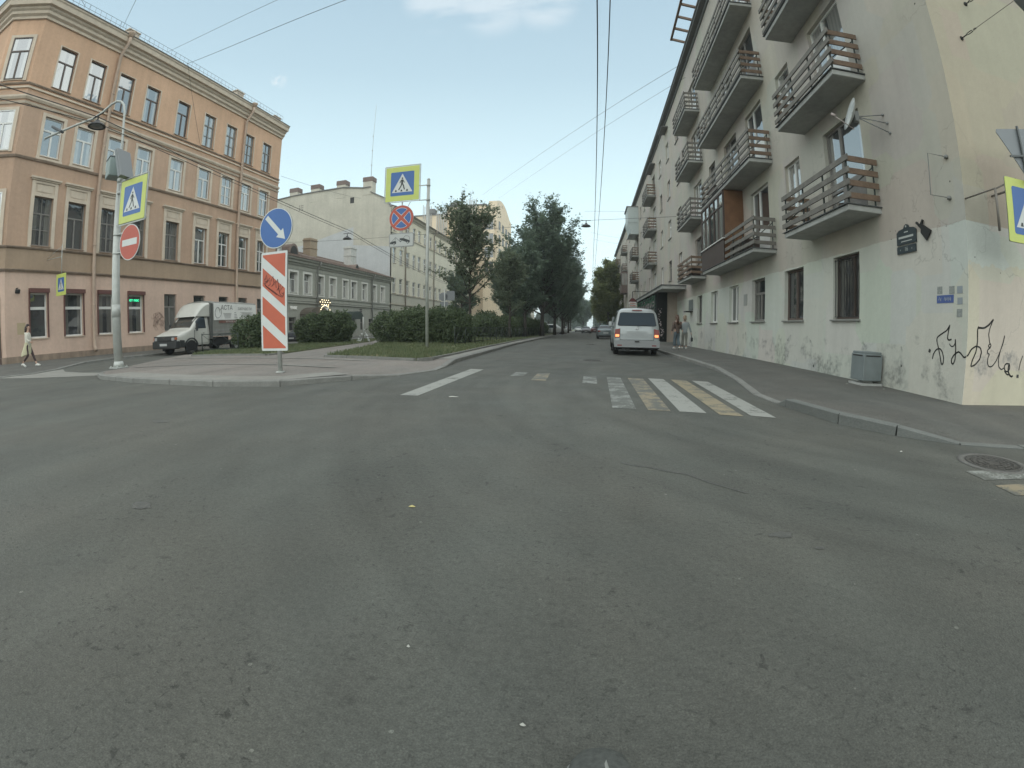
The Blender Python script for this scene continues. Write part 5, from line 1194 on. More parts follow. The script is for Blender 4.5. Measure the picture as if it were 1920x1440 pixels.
# board sign on the island -----------------------------------------------------
bs = thing('sign_post', 'short grey post carrying the striped board and round blue arrow sign on the island', 'post', (-6.86, 8.95, .112))
mb = MB(); mb.tube([(0, 0, 0), (0, 0, 3.72)], .055, 14); mb.tube([(0, 0, 0), (0, 0, .03)], .11, 14); mb.build('pole', GALV, bs)
bd = thing('warning_board', 'tall red and white diagonally striped board with a scrawled tag on the island post', 'road sign', (-6.955, 8.88, .62))
mb = MB(); mb.prism(rrect(0, 1.135, .76, 2.27, .03), 0, .012, 'y'); mb.build('board', WHT, bd)
mb = MB(); mb.prism(rrect(0, 1.135, .77, 2.28, .03), .0125, .022, 'y'); mb.build('board_back', BACK, bd)
mb = MB(); Wd = .66; x0, x1, zt, zb = -.33, .33, 2.215, .055; u = Wd
fz = zt-zb
def cl(z): return max(zb, min(zt, z))
edges = [(.021, .138), (.331, .441), (.634, .752)]; dr = .234*fz
starts = [0.0]+[e[1]*fz for e in edges]; ends = [e[0]*fz for e in edges]+[zt-zb+dr+1]
for a, b_ in zip(starts, ends):
    # band between two slanted lines, clipped to the board
    def line(d, x): return zt-d-(x-x0)/u*dr
    pts = []
    if a == 0.0: poly_ = [(x0, zt), (x1, zt), (x1, line(b_, x1)), (x0+0, line(b_, x0))]; poly_ = [(x0+.0, zt), (x1, zt), (x1, line(b_, x1)), (x0, line(b_, x0))]
    else:
        poly_ = []
        top = [(x0, line(a, x0)), (x1, line(a, x1))]; bot = [(x1, line(b_, x1)), (x0, line(b_, x0))]
        raw = top+bot
        # Sutherland-Hodgman against z >= zb
        outp = []
        for i in range(4):
            p, q = raw[i], raw[(i+1) % 4]
            if p[1] >= zb: outp.append(p)
            if (p[1] >= zb) != (q[1] >= zb): t_ = (zb-p[1])/(q[1]-p[1]); outp.append((p[0]+(q[0]-p[0])*t_, zb))
        poly_ = outp
    mb.prism(poly_, -.003, -.0005, 'y')
mb.build('red_stripe', REDW, bd)
mb = MB()
sc = [[(-.28, 1.66), (-.22, 1.78), (-.18, 1.60), (-.25, 1.58), (-.12, 1.70), (-.10, 1.55), (-.16, 1.52)], [(-.30, 1.60), (-.20, 1.50), (-.05, 1.40), (.10, 1.30)], [(-.08, 1.62), (-.02, 1.74), (.02, 1.54), (-.06, 1.50), (.06, 1.62), (.08, 1.46)], [(.06, 1.56), (.12, 1.66), (.16, 1.44), (.10, 1.40), (.22, 1.54), (.18, 1.36), (.28, 1.48)], [(-.26, 1.54), (-.10, 1.44), (.04, 1.36), (.16, 1.28), (.26, 1.24), (.30, 1.30), (.24, 1.34)], [(-.24, 1.70), (-.28, 1.62), (-.14, 1.64)], [(.14, 1.46), (.20, 1.30), (.28, 1.26), (.31, 1.36)]]
for q in sc: mb.stroke([(x*.98, z-.03) for x, z in q], .024, -.0045)
mb.build('scrawled_tag', mat('dark maroon ink', (.13, .03, .02), .5), bd)
ar = thing('arrow_sign', 'round blue sign with white arrow pointing down to the right above the striped board', 'road sign', (-6.93, 8.88, 3.44))
mb = MB(); disc(mb, 0, 0, .475, 0, .012); mb.build('rim', WHT, ar); mb = MB(); disc(mb, 0, 0, .48, .0125, .022); mb.build('sign_back', BACK, ar)
mb = MB(); disc(mb, 0, 0, .455, -.003, -.0005); mb.build('blue_disc', BLU, ar)
mb = MB(); c45 = math.cos(R(45)); 
def ra(p): return (p[0]*c45+p[1]*c45, -p[0]*c45+p[1]*c45)
mb.prism([ra(p) for p in ((-.40, -.055), (.17, -.055), (.17, -.135), (.40, 0), (.17, .135), (.17, .055), (-.40, .055))], -.006, -.0035, 'y'); mb.build('white_arrow', WHT, ar)
# second post with three signs ---------------------------------------------------
p2_ = thing('sign_post', 'tall slim grey post on the lawn carrying three signs on side arms', 'post', (-7.12, 19.9, .15))
mb = MB(); mb.tube([(0, 0, 0), (0, 0, 7.72)], .072, 14); mb.lathe([(.078, 0), (.05, .05), (.001, .07)], 14, (0, 0, 7.72)); mb.build('pole', GALV, p2_)
mb = MB()
for z in (7.45, 6.75): mb.bar((0, -.05, z), (-.42, -.05, z), .04, .04); mb.tube([(0, 0, z-.04), (0, 0, z+.04)], .09, 12)
mb.bar((-1.25, -.02, 4.55), (-1.25, -.02, 6.75), .05, .05); mb.bar((-.85, -.03, 6.72), (-1.2, -.03, 6.1), .025, .025); mb.bar((-1.15, -.02, 4.4), (-1.15, -.02, 4.9), .03, .03)
mb.build('sign_arm', GALV, p2_)
c2 = thing('crossing_sign', 'yellow bordered blue pedestrian crossing sign highest on the slim lawn post', 'road sign', (-8.38, 19.82, 7.78), 0, 'pedestrian crossing signs')
crossing(c2, 0, 0, 0, 1.66, 1.16)
ns = thing('no_stopping_sign', 'round no stopping sign, blue with a red cross, on the slim lawn post', 'road sign', (-8.38, 19.82, 6.13))
mb = MB(); disc(mb, 0, 0, .60, 0, .012); mb.build('rim', mat('sign edge pinkish', (.5, .42, .40), .5), ns); mb = MB(); disc(mb, 0, 0, .605, .0125, .022); mb.build('sign_back', BACK, ns)
mb = MB(); disc(mb, 0, 0, .59, -.003, -.0005); mb.build('red_ring', REDS, ns)
mb = MB(); mw = MB()
for k in range(4):
    a0 = k*math.pi/2; da = .17
    for r_, q, m2, g in ((.485, -.006, mw, .0), (.465, -.008, mb, .03)):
        inner = .11+g*1.2; pts = [(math.cos(a0)*inner*1.0, math.sin(a0)*inner)]
        al = math.pi/4-.14-g*.9
        for j in range(9): a = a0-al+2*al*j/8; pts.append((math.cos(a)*r_, math.sin(a)*r_))
        m2.prism(pts, q, q+.0015, 'y')
mw.build('white_outline', WHT, ns); mb.build('blue_quarter', BLU, ns)
tw = thing('tow_away_sign', 'white plate with tow truck pictogram, lowest on the slim lawn post', 'road sign', (-8.36, 19.82, 5.10))
mb = MB(); mb.prism(rrect(0, 0, 1.2, .63, .07), 0, .012, 'y'); mb.build('plate', mat('dull white sheeting', (.44, .45, .435), .5), tw)
mb = MB(); mb.prism(rrect(0, 0, 1.22, .65, .07), .0125, .022, 'y'); mb.build('sign_back', BACK, tw)
mb = MB(); y = -.003
def W(pts, w_, cl_=False): mb.stroke(pts, w_, y)
P_ = rrect(0, 0, 1.16, .59, .06); mb.stroke(P_+[P_[0]], .012, y)
mb.prism([(-.56, -.17), (-.25, -.17), (-.25, -.05), (-.34, -.03), (-.56, -.09)], y, y+.002, 'y'); disc(mb, -.36, -.17, .055, y-.002, y, 14)
W([(-.50, -.08), (-.28, .13), (-.02, -.10)], .018); W([(-.30, .13), (-.30, -.06)], .015)
mb.prism([(-.08, .08), (.10, .08), (.42, -.04), (.42, -.14), (.30, -.13), (.02, -.02), (-.08, .0)], y, y+.002, 'y'); W([(.10, .08), (.20, .19), (.38, .15), (.42, -.02)], .016)
disc(mb, -.02, -.03, .05, y-.002, y, 14); disc(mb, .32, -.13, .055, y-.002, y, 14)
mb.build('tow_pictogram', BLK, tw)
mb = MB(); disc(mb, -.36, -.17, .028, y-.004, y-.0025, 10); disc(mb, -.02, -.03, .025, y-.004, y-.0025, 10); disc(mb, .32, -.13, .028, y-.004, y-.0025, 10); mb.build('wheel_centre', WHT, tw)
# small sign hanging by the orange house
sg = thing('crossing_sign', 'small pedestrian crossing sign hanging from a thin rod against the orange house', 'road sign', (-25.5, 13.4, 3.97), 0, 'pedestrian crossing signs')
crossing(sg, 0, 0, 0, 1.12, .72, frame=False)
mb = MB(); mb.tube([(0, .03, .5), (-.05, .03, 2.1)], .02, 6); mb.tube([(-.05, .03, 1.45), (-1.8, .03, 1.5)], .018, 6); mb.tube([(-.05, .03, 2.0), (-1.8, .03, 1.6)], .012, 6); mb.build('hanger_rod', GALV, sg)
# signs at the right edge: crossing sign on a wall bracket and a triangle seen from behind
c3 = thing('crossing_sign', 'pedestrian crossing sign cut off by the right edge, on a bracket before the beige wall', 'road sign', (6.97, 5.62, 3.18), R(-4), 'pedestrian crossing signs')
crossing(c3, 0, 0, 0, 1.0, .74, frame=False)
mb = MB(); mb.tube([(-.68, .06, .28), (-.66, .06, -.36)], .022, 8); mb.tube([(-.68, .06, .28), (-.2, .05, .52)], .014, 6); mb.tube([(-.68, .06, .29), (-.68, .88, .30)], .014, 6); mb.tube([(.0, .06, .45), (.0, .9, .45)], .02, 6)
mb.build('bracket', mat('old brown pipe', (.15, .135, .115), .6), c3)
tr = thing('triangle_sign', 'triangular warning sign seen from behind at the right edge above the crossing sign', 'road sign', (7.02, 5.55, 4.12), R(-8))
mb = MB(); mb.prism([(-.60, .30), (.60, .52), (.18, -.62), (.10, -.62), (-.62, .25)], 0, .014, 'y'); mb.build('plate', BACK, tr)
mb = MB(); mb.bar((-.16, -.02, .42), (-.10, -.02, -.5), .035, .03); mb.bar((-.42, -.03, -.12), (.4, -.03, .02), .03, .03); mb.tube([(.15, -.03, .6), (.2, -.03, -1.4)], .03, 8); mb.build('bracket', mat('dark clamp', (.09, .10, .10), .5), tr)
lb_ = thing('street_lantern', 'dark lamp housing just entering the top right corner', 'lamp', tuple(atY(1918, 0, 5.0)))
mb = MB(Matrix.Rotation(R(35), 4, 'Y')); mb.bbox(-.12, .5, -.12, .12, -.08, .06, .02); mb.build('lamp_head', BACK, lb_)
# signs seen from behind further up the boulevard
fs = thing('sign_post', 'thin post with a cluster of signs seen from behind above the hedge', 'post', (-14.87, 47, .15))
mb = MB(); mb.tube([(0, 0, 0), (0, 0, 4.95)], .05, 8); mb.build('pole', GALV, fs)
mb = MB(); disc(mb, -.15, 4.15, .47, .05, .07, 24); mb.build('round_sign_back', BACK, fs); mb = MB(); mb.box(.2, 1.1, .05, .07, 3.75, 4.75); mb.build('square_sign_back', BACK, fs); mb = MB(); mb.box(-.5, .38, .05, .07, 3.15, 3.65); mb.build('plate_back', BACK, fs)
for (px, y, zt, lb, w_) in ((992, 62, 3.0, 'white plate on a double white post between the hedge and the trees', .55), (1048, 78, 3.3, 'small oval white sign on a thin post near the white crossing car', .7)):
    p = atY(px, 600, y); t_ = thing('sign_post', lb, 'post', (p.x, y, .1)); mb = MB(); mb.tube([(0, 0, 0), (0, 0, zt)], .05, 6); mb.build('pole', GALV, t_)
    mb = MB(); mb.prism(rrect(0, zt, w_, w_*.8 if px < 1000 else w_*.5, .1), -.06, -.05, 'y'); mb.build('plate', WHT, t_)
# pagoda shaped hanging sign beyond the canopy
pg = thing('hanging_sign', 'small roof shaped red and white sign hanging beyond the shop canopy', 'shop sign', (4.3, 46, 0))
mb = MB(); mb.tube([(0, 0, 3.7), (0, 0, 4.75)], .03, 6); mb.tube([(0, 0, 4.75), (2.0, 0, 4.75)], .03, 6); mb.build('bracket', IROND, pg)
mb = MB(); mb.prism([(-.42, 3.75), (.42, 3.75), (.12, 4.08), (-.12, 4.08)], -.06, .06, 'y'); mb.build('roof_board', mat('dark red board', (.12, .03, .03), .6), pg)
mb = MB(); mb.box(-.36, .36, -.05, .05, 3.5, 3.72); mb.box(-.36, .36, -.05, .05, 3.3, 3.42); mb.build('white_board', WHT, pg)
mb = MB(); 
for z in (3.6, 3.36): mb.box(-.28, .28, -.065, -.055, z-.03, z+.03)
mb.build('red_lettering', REDS, pg)
# white pyramid planter between the hedges
wp = thing('planter', 'thin grey post rising from a little pyramid of white stones between the two hedges', 'planter', (-15.55, 30, .16))
mb = MB(); mb.tube([(0, 0, 0), (0, 0, 1.75)], .05, 8); mb.build('post', GALV, wp)
mb = MB()
for k in range(42):
    h = rnd.random()**1.6; r_ = .44*(1-h)+.04; a = rnd.random()*6.28; s_2 = rnd.uniform(.03, .075)
    mb.M = T((math.cos(a)*r_, math.sin(a)*r_*.7, h*.85+.04)) @ Matrix.Rotation(rnd.random()*3, 4, Vector((rnd.random(), rnd.random(), 1)).normalized()); mb.bbox(-s_2, s_2, -s_2*.7, s_2*.7, -s_2*.5, s_2*.5, .02)
mb.M = None; mb.build('white_stones', WHT, wp)

# ------------------------------------------------------------------ overhead wires and hanging lamps
WIRE = mat('black cable', (.02, .02, .02), .6)
def sag(a, b, s, n=24):
    a, b = Vector(a), Vector(b); return [a.lerp(b, k/n)-Vector((0, 0, s*4*(k/n)*(1-k/n))) for k in range(n+1)]
def wire(a, b, s, r, label, group='overhead wires', n=30):
    mb = MB(); mb.tube(sag(a, b, s, n), r, 5); return tag(mb.build('overhead_wire', WIRE), label, 'wire', group)
def along(p1, z1, y2, p2=None):
    """a wire that passes the two sight lines at height"""
    return None
d1, d2 = camray(1119, 0), camray(1112, 480); hz_ = 6.3
def w_at(d, h): return Vector((0, 0, H))+d*(h/d.z)
A1, B1 = w_at(camray(1119.5, 0), 6.3), w_at(camray(1113, 470), 6.3)
A2, B2 = w_at(camray(1144, 0), 6.3), w_at(camray(1118, 470), 6.3)
wire(A1+(A1-B1)*.35, A1+(B1-A1)*3.2, .0, .014, 'left of the two thick cables running overhead along the street')
wire(A2+(A2-B2)*.35, A2+(B2-A2)*3.2, .0, .012, 'right of the two thick cables running overhead along the street')
def ray_pt(px, py, d): return Vector((0, 0, H))+camray(px, py)*d
wire(ray_pt(905, 365, 75), ray_pt(1290, 113, 26), .05, .010, 'thin wire rising from the tall cream block to the roof of the beige block')
wire(ray_pt(935, 372, 75), ray_pt(1285, 145, 27), .05, .008, 'fainter second wire just below the one reaching the beige block roof')
wire(ray_pt(160, 12, 33), (-5, -14, 16), .0, .012, 'wire leaving the orange house roof at its left end')
wire(ray_pt(350, 120, 33), ray_pt(680, -12, 20), .25, .012, 'wire from the middle of the orange house roof up over the street')
wire(ray_pt(315, 97, 33), ray_pt(560, -18, 22), .15, .009, 'faint wire just above the one from the middle of the orange house roof')
wire(ray_pt(230, 52, 33), ray_pt(262, -14, 24), .0, .010, 'short steep wire rising from the orange house roof')
wire((-27.2, 25.0, 14.6), ray_pt(352, 118, 31), .0, .010, 'wire crossing the upper windows of the orange house')
wire(ray_pt(527, 330, 44), ray_pt(676, 372, 62), .2, .012, 'wire from the far corner of the orange house to the cream gable')
# lengthwise pair over the left carriageway with a lamp
la = Vector((-13.95, 8.1, 7.85)); lb2 = Vector((-15.3, 27.6, 7.5))
dl = (lb2-la)
wire(la-dl*1.1+Vector((-2.2, 0, .3)), la, .15, .016, 'upper thick cable reaching the lamp left of the lamp post', n=20)
wire(la, lb2+Vector((0, 0, .05)), .16, .016, 'upper cable between the two hanging lamps over the left carriageway')
wire(lb2+Vector((0, 0, .05)), lb2+dl*2.2, .5, .016, 'cable running on past the far hanging lamp down the left carriageway')
wire(la-dl*1.1+Vector((-2.2, 0, -1.1)), la+Vector((.1, 0, -.25)), .12, .012, 'lower thin cable reaching in from the left edge')
wire(la+Vector((.1, 0, -.25)), lb2+Vector((0, 0, -.12)), .10, .012, 'lower cable of the pair between the two hanging lamps')
wire(lb2+Vector((0, 0, -.12)), lb2+dl*2.2+Vector((0, 0, -.1)), .55, .012, 'lower cable of the pair beyond the far hanging lamp')
def hang_lamp(p, tilt, label):
    t_ = thing('hanging_lamp', label, 'street lamp', p, 0, 'lamps hanging from the cables')
    mb = MB(Matrix.Rotation(tilt, 4, 'X')); mb.lathe([(.001, .20), (.07, .19), (.10, .12), (.23, .06), (.30, -.02), (.28, -.03), (.22, .03), (.001, .05)], 24); mb.build('lamp_shade', mat('dull black lamp shade', (.05, .05, .052), .5), t_)
    mb = MB(Matrix.Rotation(tilt, 4, 'X')); mb.lathe([(.001, -.05), (.20, -.02), (.24, .0), (.001, .0)], 20); mb.build('lens', mat('dusty lamp glass', (.16, .16, .155), .35), t_)
    mb = MB(); mb.tube([(0, 0, .18), (0, 0, .36)], .025, 6); mb.tube([(-.3, 0, .36), (.3, 0, .36)], .02, 6); mb.build('hanger', IROND, t_)
hang_lamp(tuple(la-Vector((0, 0, .3))), 0.0, 'dark oval lamp hanging by the cables left of the tall lamp post')
hang_lamp(tuple(lb2-Vector((.25, 0, .45))), 0, 'dark dome lamp hanging in front of the cream gable')
lc = ray_pt(1099, 424, 30)
hang_lamp(tuple(lc), 0, 'dark dome lamp hanging over the right carriageway beside the tree tops')
wire((-27.2, 33.0, lc.z+1.2), lc+Vector((0, 0, .36)), .6, .010, 'cross wire from the left houses to the lamp over the right carriageway')
wire(lc+Vector((0, 0, .36)), (5.4, 28.6, lc.z+.55), .02, .010, 'cross wire from the lamp to the balconies of the beige block')
wire(ray_pt(1096, 396, 60), (XR, 60, 16.2), .0, .012, 'far cross wire meeting the beige block near its roof')
for k, (px1, py1, px2, py2) in enumerate(((1108, 436, 1200, 452), (1112, 448, 1190, 462))): wire(ray_pt(px1, py1, 70), ray_pt(px2, py2, 62), .1, .008, ('upper' if k == 0 else 'lower')+' of two faint far wires low over the right carriageway')
# ------------------------------------------------------------------ lofted vehicle bodies
def cr(p0, p1, p2, p3, t):
    return .5*((2*p1)+(-p0+p2)*t+(2*p0-5*p1+4*p2-p3)*t*t+(-p0+3*p1-3*p2+p3)*t**3)
def surf(ctrl):
    C = np.array(ctrl, float)
    def ev(u, v):
        i = min(int(u), C.shape[0]-2); t = u-i; j = min(int(v), C.shape[1]-2); s = v-j
        def col(ii):
            r = C[max(0, min(C.shape[0]-1, ii))]
            return cr(r[max(j-1, 0)], r[j], r[j+1], r[min(j+2, C.shape[1]-1)], s)
        return cr(col(i-1), col(i), col(i+1), col(i+2), t)
    return ev
def patch(mb, ev, u0, u1, v0, v1, nu, nv, off=0.0, only=0):
    for sx in ((only,) if only else (1, -1)):
        vs = []
        for i in range(nu+1):
            for j in range(nv+1):
                u, v = u0+(u1-u0)*i/nu, v0+(v1-v0)*j/nv
                p = ev(u, v); e = 1e-3
                du = ev(u+e, v)-ev(u-e, v); dv = ev(u, v+e)-ev(u, v-e); n = np.cross(du, dv); L = np.linalg.norm(n)
                if L > 0: n = n/L
                if n[0] < 0 or (abs(n[0]) < .2 and n[2] < 0): n = -n
                q = p+n*off; vs.append((q[0]*sx, q[1], q[2]))
        mb.sm = True; mb.add(vs, [(i*(nv+1)+j, (i+1)*(nv+1)+j, (i+1)*(nv+1)+j+1, i*(nv+1)+j+1) for i in range(nu) for j in range(nv)]); mb.sm = False
def station(y, pts, slant=None): return [(x, y+(slant(z) if slant else 0), z) for x, z in pts]
RUB = mat('tyre rubber', (.018, .018, .018), .8, bump=.2, bscale=60); RIM = mat('pale wheel rim', (.36, .36, .35), .45, metal=.4); BLKP = mat('black plastic', (.022, .024, .024), .6)
LAMPG = mat('clear headlamp glass', (.30, .31, .31), .15); AMB = mat('amber lamp', (.35, .09, .03), .25)
PLATE = mat('number plate', (.42, .43, .42), .5); UNDER = mat('dark underbody', (.01, .01, .01), .9)
def wheel(parent, x, y, r, w_=.2, side=1, rim=RIM):
    mb = MB(T((x, y, r)) @ Matrix.Rotation(math.pi/2*side, 4, 'Y'))
    mb.lathe([(r*.62, -w_/2), (r*.93, -w_/2), (r, -w_*.35), (r, w_*.35), (r*.93, w_/2), (r*.62, w_/2), (r*.6, w_*.3)], 28)
    o = mb.build('wheel', RUB, parent)
    mb = MB(T((x, y, r)) @ Matrix.Rotation(math.pi/2*side, 4, 'Y')); mb.lathe([(r*.6, w_*.40), (r*.60, w_*.44), (r*.42, w_*.30), (r*.2, w_*.46), (.001, w_*.46)], 20); mb.build('rim', rim, o)
    return o
def arch(parent, x, y, r, side):
    mb = MB(); n = 16
    pts = [(y+math.cos(math.pi*k/n)*r, .32+math.sin(math.pi*k/n)*r) for k in range(n+1)]+[(y-r, .2), (y+r, .2)]
    mb.prism(pts, x-.01*side, x+.004*side, 'x'); mb.build('wheel_arch', UNDER, parent)

# white people carrier -------------------------------------------------------
VW = mat('silver white car paint', (.335, .36, .362), .30, metal=.15, coat=.6, var=.02)
van = thing('parked_van', 'silver white van seen from behind with tail lamps lit at the right kerb', 'van', (2.0, 19.3, 0), R(-1.0))
sl_ = lambda z: max(0, (z-.95))**1.3*.20
pv = lambda w_, zt=1.93, zb=.34, wt=.80, wr=.66: [(w_*.93, zb), (w_*.985, .48), (w_, .75), (w_*.995, 1.05), (wt+.04, 1.60), (wr+.03, zt-.06), (wr*.6, zt), (0, zt+.02)]
ST = [station(.0, pv(.90, 1.89), sl_), station(.10, pv(.945, 1.93), sl_), station(.5, pv(.952, 1.95), lambda z: sl_(z)*.6), station(1.6, pv(.952, 1.97)), station(3.0, pv(.952, 1.96)), station(3.55, pv(.95, 1.88, wt=.78, wr=.62)), station(4.1, pv(.94, 1.35, wt=.85, wr=.75)), station(4.75, [(x*.93, min(z, .98)) for x, z in pv(.9, 1.02)])]
ev = surf(ST); mb = MB(); patch(mb, ev, 0, 7, 0, 7, 42, 28)
# rear face with a slight crown
r0 = [ev(0, 7*j/28) for j in range(29)]; rows = []
for f, dy in ((1, 0), (.985, -.025), (.94, -.04), (.5, -.045), (.0, -.045)):
    rows.append([(p[0]*f, p[1]+dy, 1.1+(p[2]-1.1)*(.985 if 0 < f < 1 and f > .9 else (1 if f == 1 else .985))) for p in r0])
for sx in (1, -1):
    vs = [(p[0]*sx, p[1], p[2]) for r_ in rows for p in r_]; mb.sm = True; mb.add(vs, [(i*29+j, (i+1)*29+j, (i+1)*29+j+1, i*29+j+1) for i in range(4) for j in range(28)]); mb.sm = False
mb.build('body', VW, van)
def rear_y(z): return sl_(z)-.05
def rear_panel(name, pts, m, off=.006, th=.01):
    mb = MB(); n = len(pts); vs = [(x, rear_y(z)-off, z) for x, z in pts]+[(x, rear_y(z)-off+th, z) for x, z in pts]
    mb.add(vs, [tuple(range(n)), tuple(range(2*n-1, n-1, -1))]+[(i, i+n, (i+1) % n+n, (i+1) % n) for i in range(n)]); return mb.build(name, m, van)
def trap(cx, z0, z1, wb, wt, r=.06):
    P_ = rrect(0, .5, 1, 1, .09); return [(cx+(wb+(wt-wb)*z)*x, z0+(z1-z0)*z) for x, z in P_]
rear_panel('rear_window_seal', trap(0, 1.205, 1.765, 1.62, 1.40), BLKP, .004); rear_panel('rear_window', trap(0, 1.225, 1.745, 1.57, 1.355), mat('tinted van glass', (.018, .032, .045), .12, spec=.22), .012)
for s_2 in (-1, 1):
    rear_panel('tail_lamp', [(s_2*.70, 1.10), (s_2*.90, 1.06), (s_2*.925, .80), (s_2*.905, .72), (s_2*.71, .73)][::s_2], mat('dark red lamp', (.20, .02, .015), .2), .012)
    rear_panel('lit_lamp', [(s_2*.73, .86), (s_2*.88, .86), (s_2*.885, .76), (s_2*.73, .765)][::s_2], mat('lit orange lamp', (1, .35, .12), .4, emit=(1.0, .34, .12), estr=1.1), .018)
    mb = MB(); mb.bbox(s_2*1.0-.09, s_2*1.0+.09, 3.1, 3.2, 1.18, 1.42, .03); mb.build('mirror', VW, van)
    for y in (.95, 3.95): arch(van, s_2*.955, y, .37, s_2); wheel(van, s_2*.82, y, .325, .21, s_2)
rear_panel('number_plate', [(-.28, .80), (.28, .80), (.28, .94), (-.28, .94)], mat('blurred plate', (.33, .35, .35), .5), .012)
rear_panel('plate_recess', trap(0, .76, 1.0, .80, .86), mat('van plate recess', (.34, .36, .36), .4), .004)  # recess panel in nearly the body colour
rear_panel('bumper', [(-.93, .34), (.93, .34), (.945, .62), (-.945, .62)], mat('grey van bumper', (.25, .26, .262), .5), .05, .06)
for s_2 in (-1, 1): rear_panel('tailgate_gap', [(s_2*.688, .64), (s_2*.700, .64), (s_2*.700, 1.10), (s_2*.688, 1.10)][::s_2], UNDER, .009, .008); rear_panel('tailgate_gap', [(s_2*.915, 1.12), (s_2*.925, 1.12), (s_2*.80, 1.78), (s_2*.79, 1.78)][::s_2], UNDER, .009, .008)
rear_panel('tailgate_gap', [(-.70, .632), (.70, .632), (.70, .645), (-.70, .645)], UNDER, .009, .008)
rear_panel('bumper_reflector', [(-.80, .40), (-.62, .40), (-.62, .44), (-.80, .44)], mat('dark red lamp', (.2, .02, .015), .2), .06, .01); rear_panel('bumper_reflector', [(.62, .40), (.80, .40), (.80, .44), (.62, .44)], mat('dark red lamp', (.2, .02, .015), .2), .06, .01)
mb = MB(); mb.box(-.93, .93, -.07, .10, .30, .37); mb.box(-.86, .86, .1, 4.4, .22, .36); mb.build('underbody', UNDER, van)
mb = MB(); mb.box(-.60, -.28, -.02, .03, .18, .30); mb.tube([(-.45, -.04, .26), (-.45, .3, .26)], .03, 8); mb.build('exhaust', BLKP, van)
CHR = mat('chrome', (.5, .5, .5), .2, metal=1)
mb = MB(); yb = rear_y(1.1)-.02
mb.tube([(math.cos(a)*.052, yb, 1.10+math.sin(a)*.052) for a in np.linspace(0, 6.2832, 25)], .007, 5)
mb.stroke([(-.022, 1.145), (0, 1.105), (.022, 1.145)], .009, yb-.005); mb.stroke([(-.042, 1.125), (-.02, 1.062), (0, 1.10), (.02, 1.062), (.042, 1.125)], .009, yb-.006); mb.build('badge', CHR, van)
mb = MB(); mb.tube([(.02, rear_y(1.2)-.03, 1.2), (.42, rear_y(1.3)-.03, 1.27)], .008, 5); mb.box(-.09, .09, rear_y(.62)-.09, rear_y(.6)-.05, .55, .60); mb.build('wiper', BLKP, van)
mb = MB(); mb.box(-.2, .2, rear_y(1.86)-.06, rear_y(1.86)+.02, 1.84, 1.875); mb.build('high_brake_lamp', mat('dark red lamp', (.2, .02, .015), .2), van)
for k, (v0, v1) in enumerate(((3.15, 4.55),)):
    for u0, u1 in ((1.25, 2.4), (2.6, 3.4), (3.6, 4.7)): [(lambda q: (patch(q, ev, u0, u1, v0, v1, 8, 5, .006, sx), q.build('side_window', GLASS, van)))(MB()) for sx in (1, -1)]

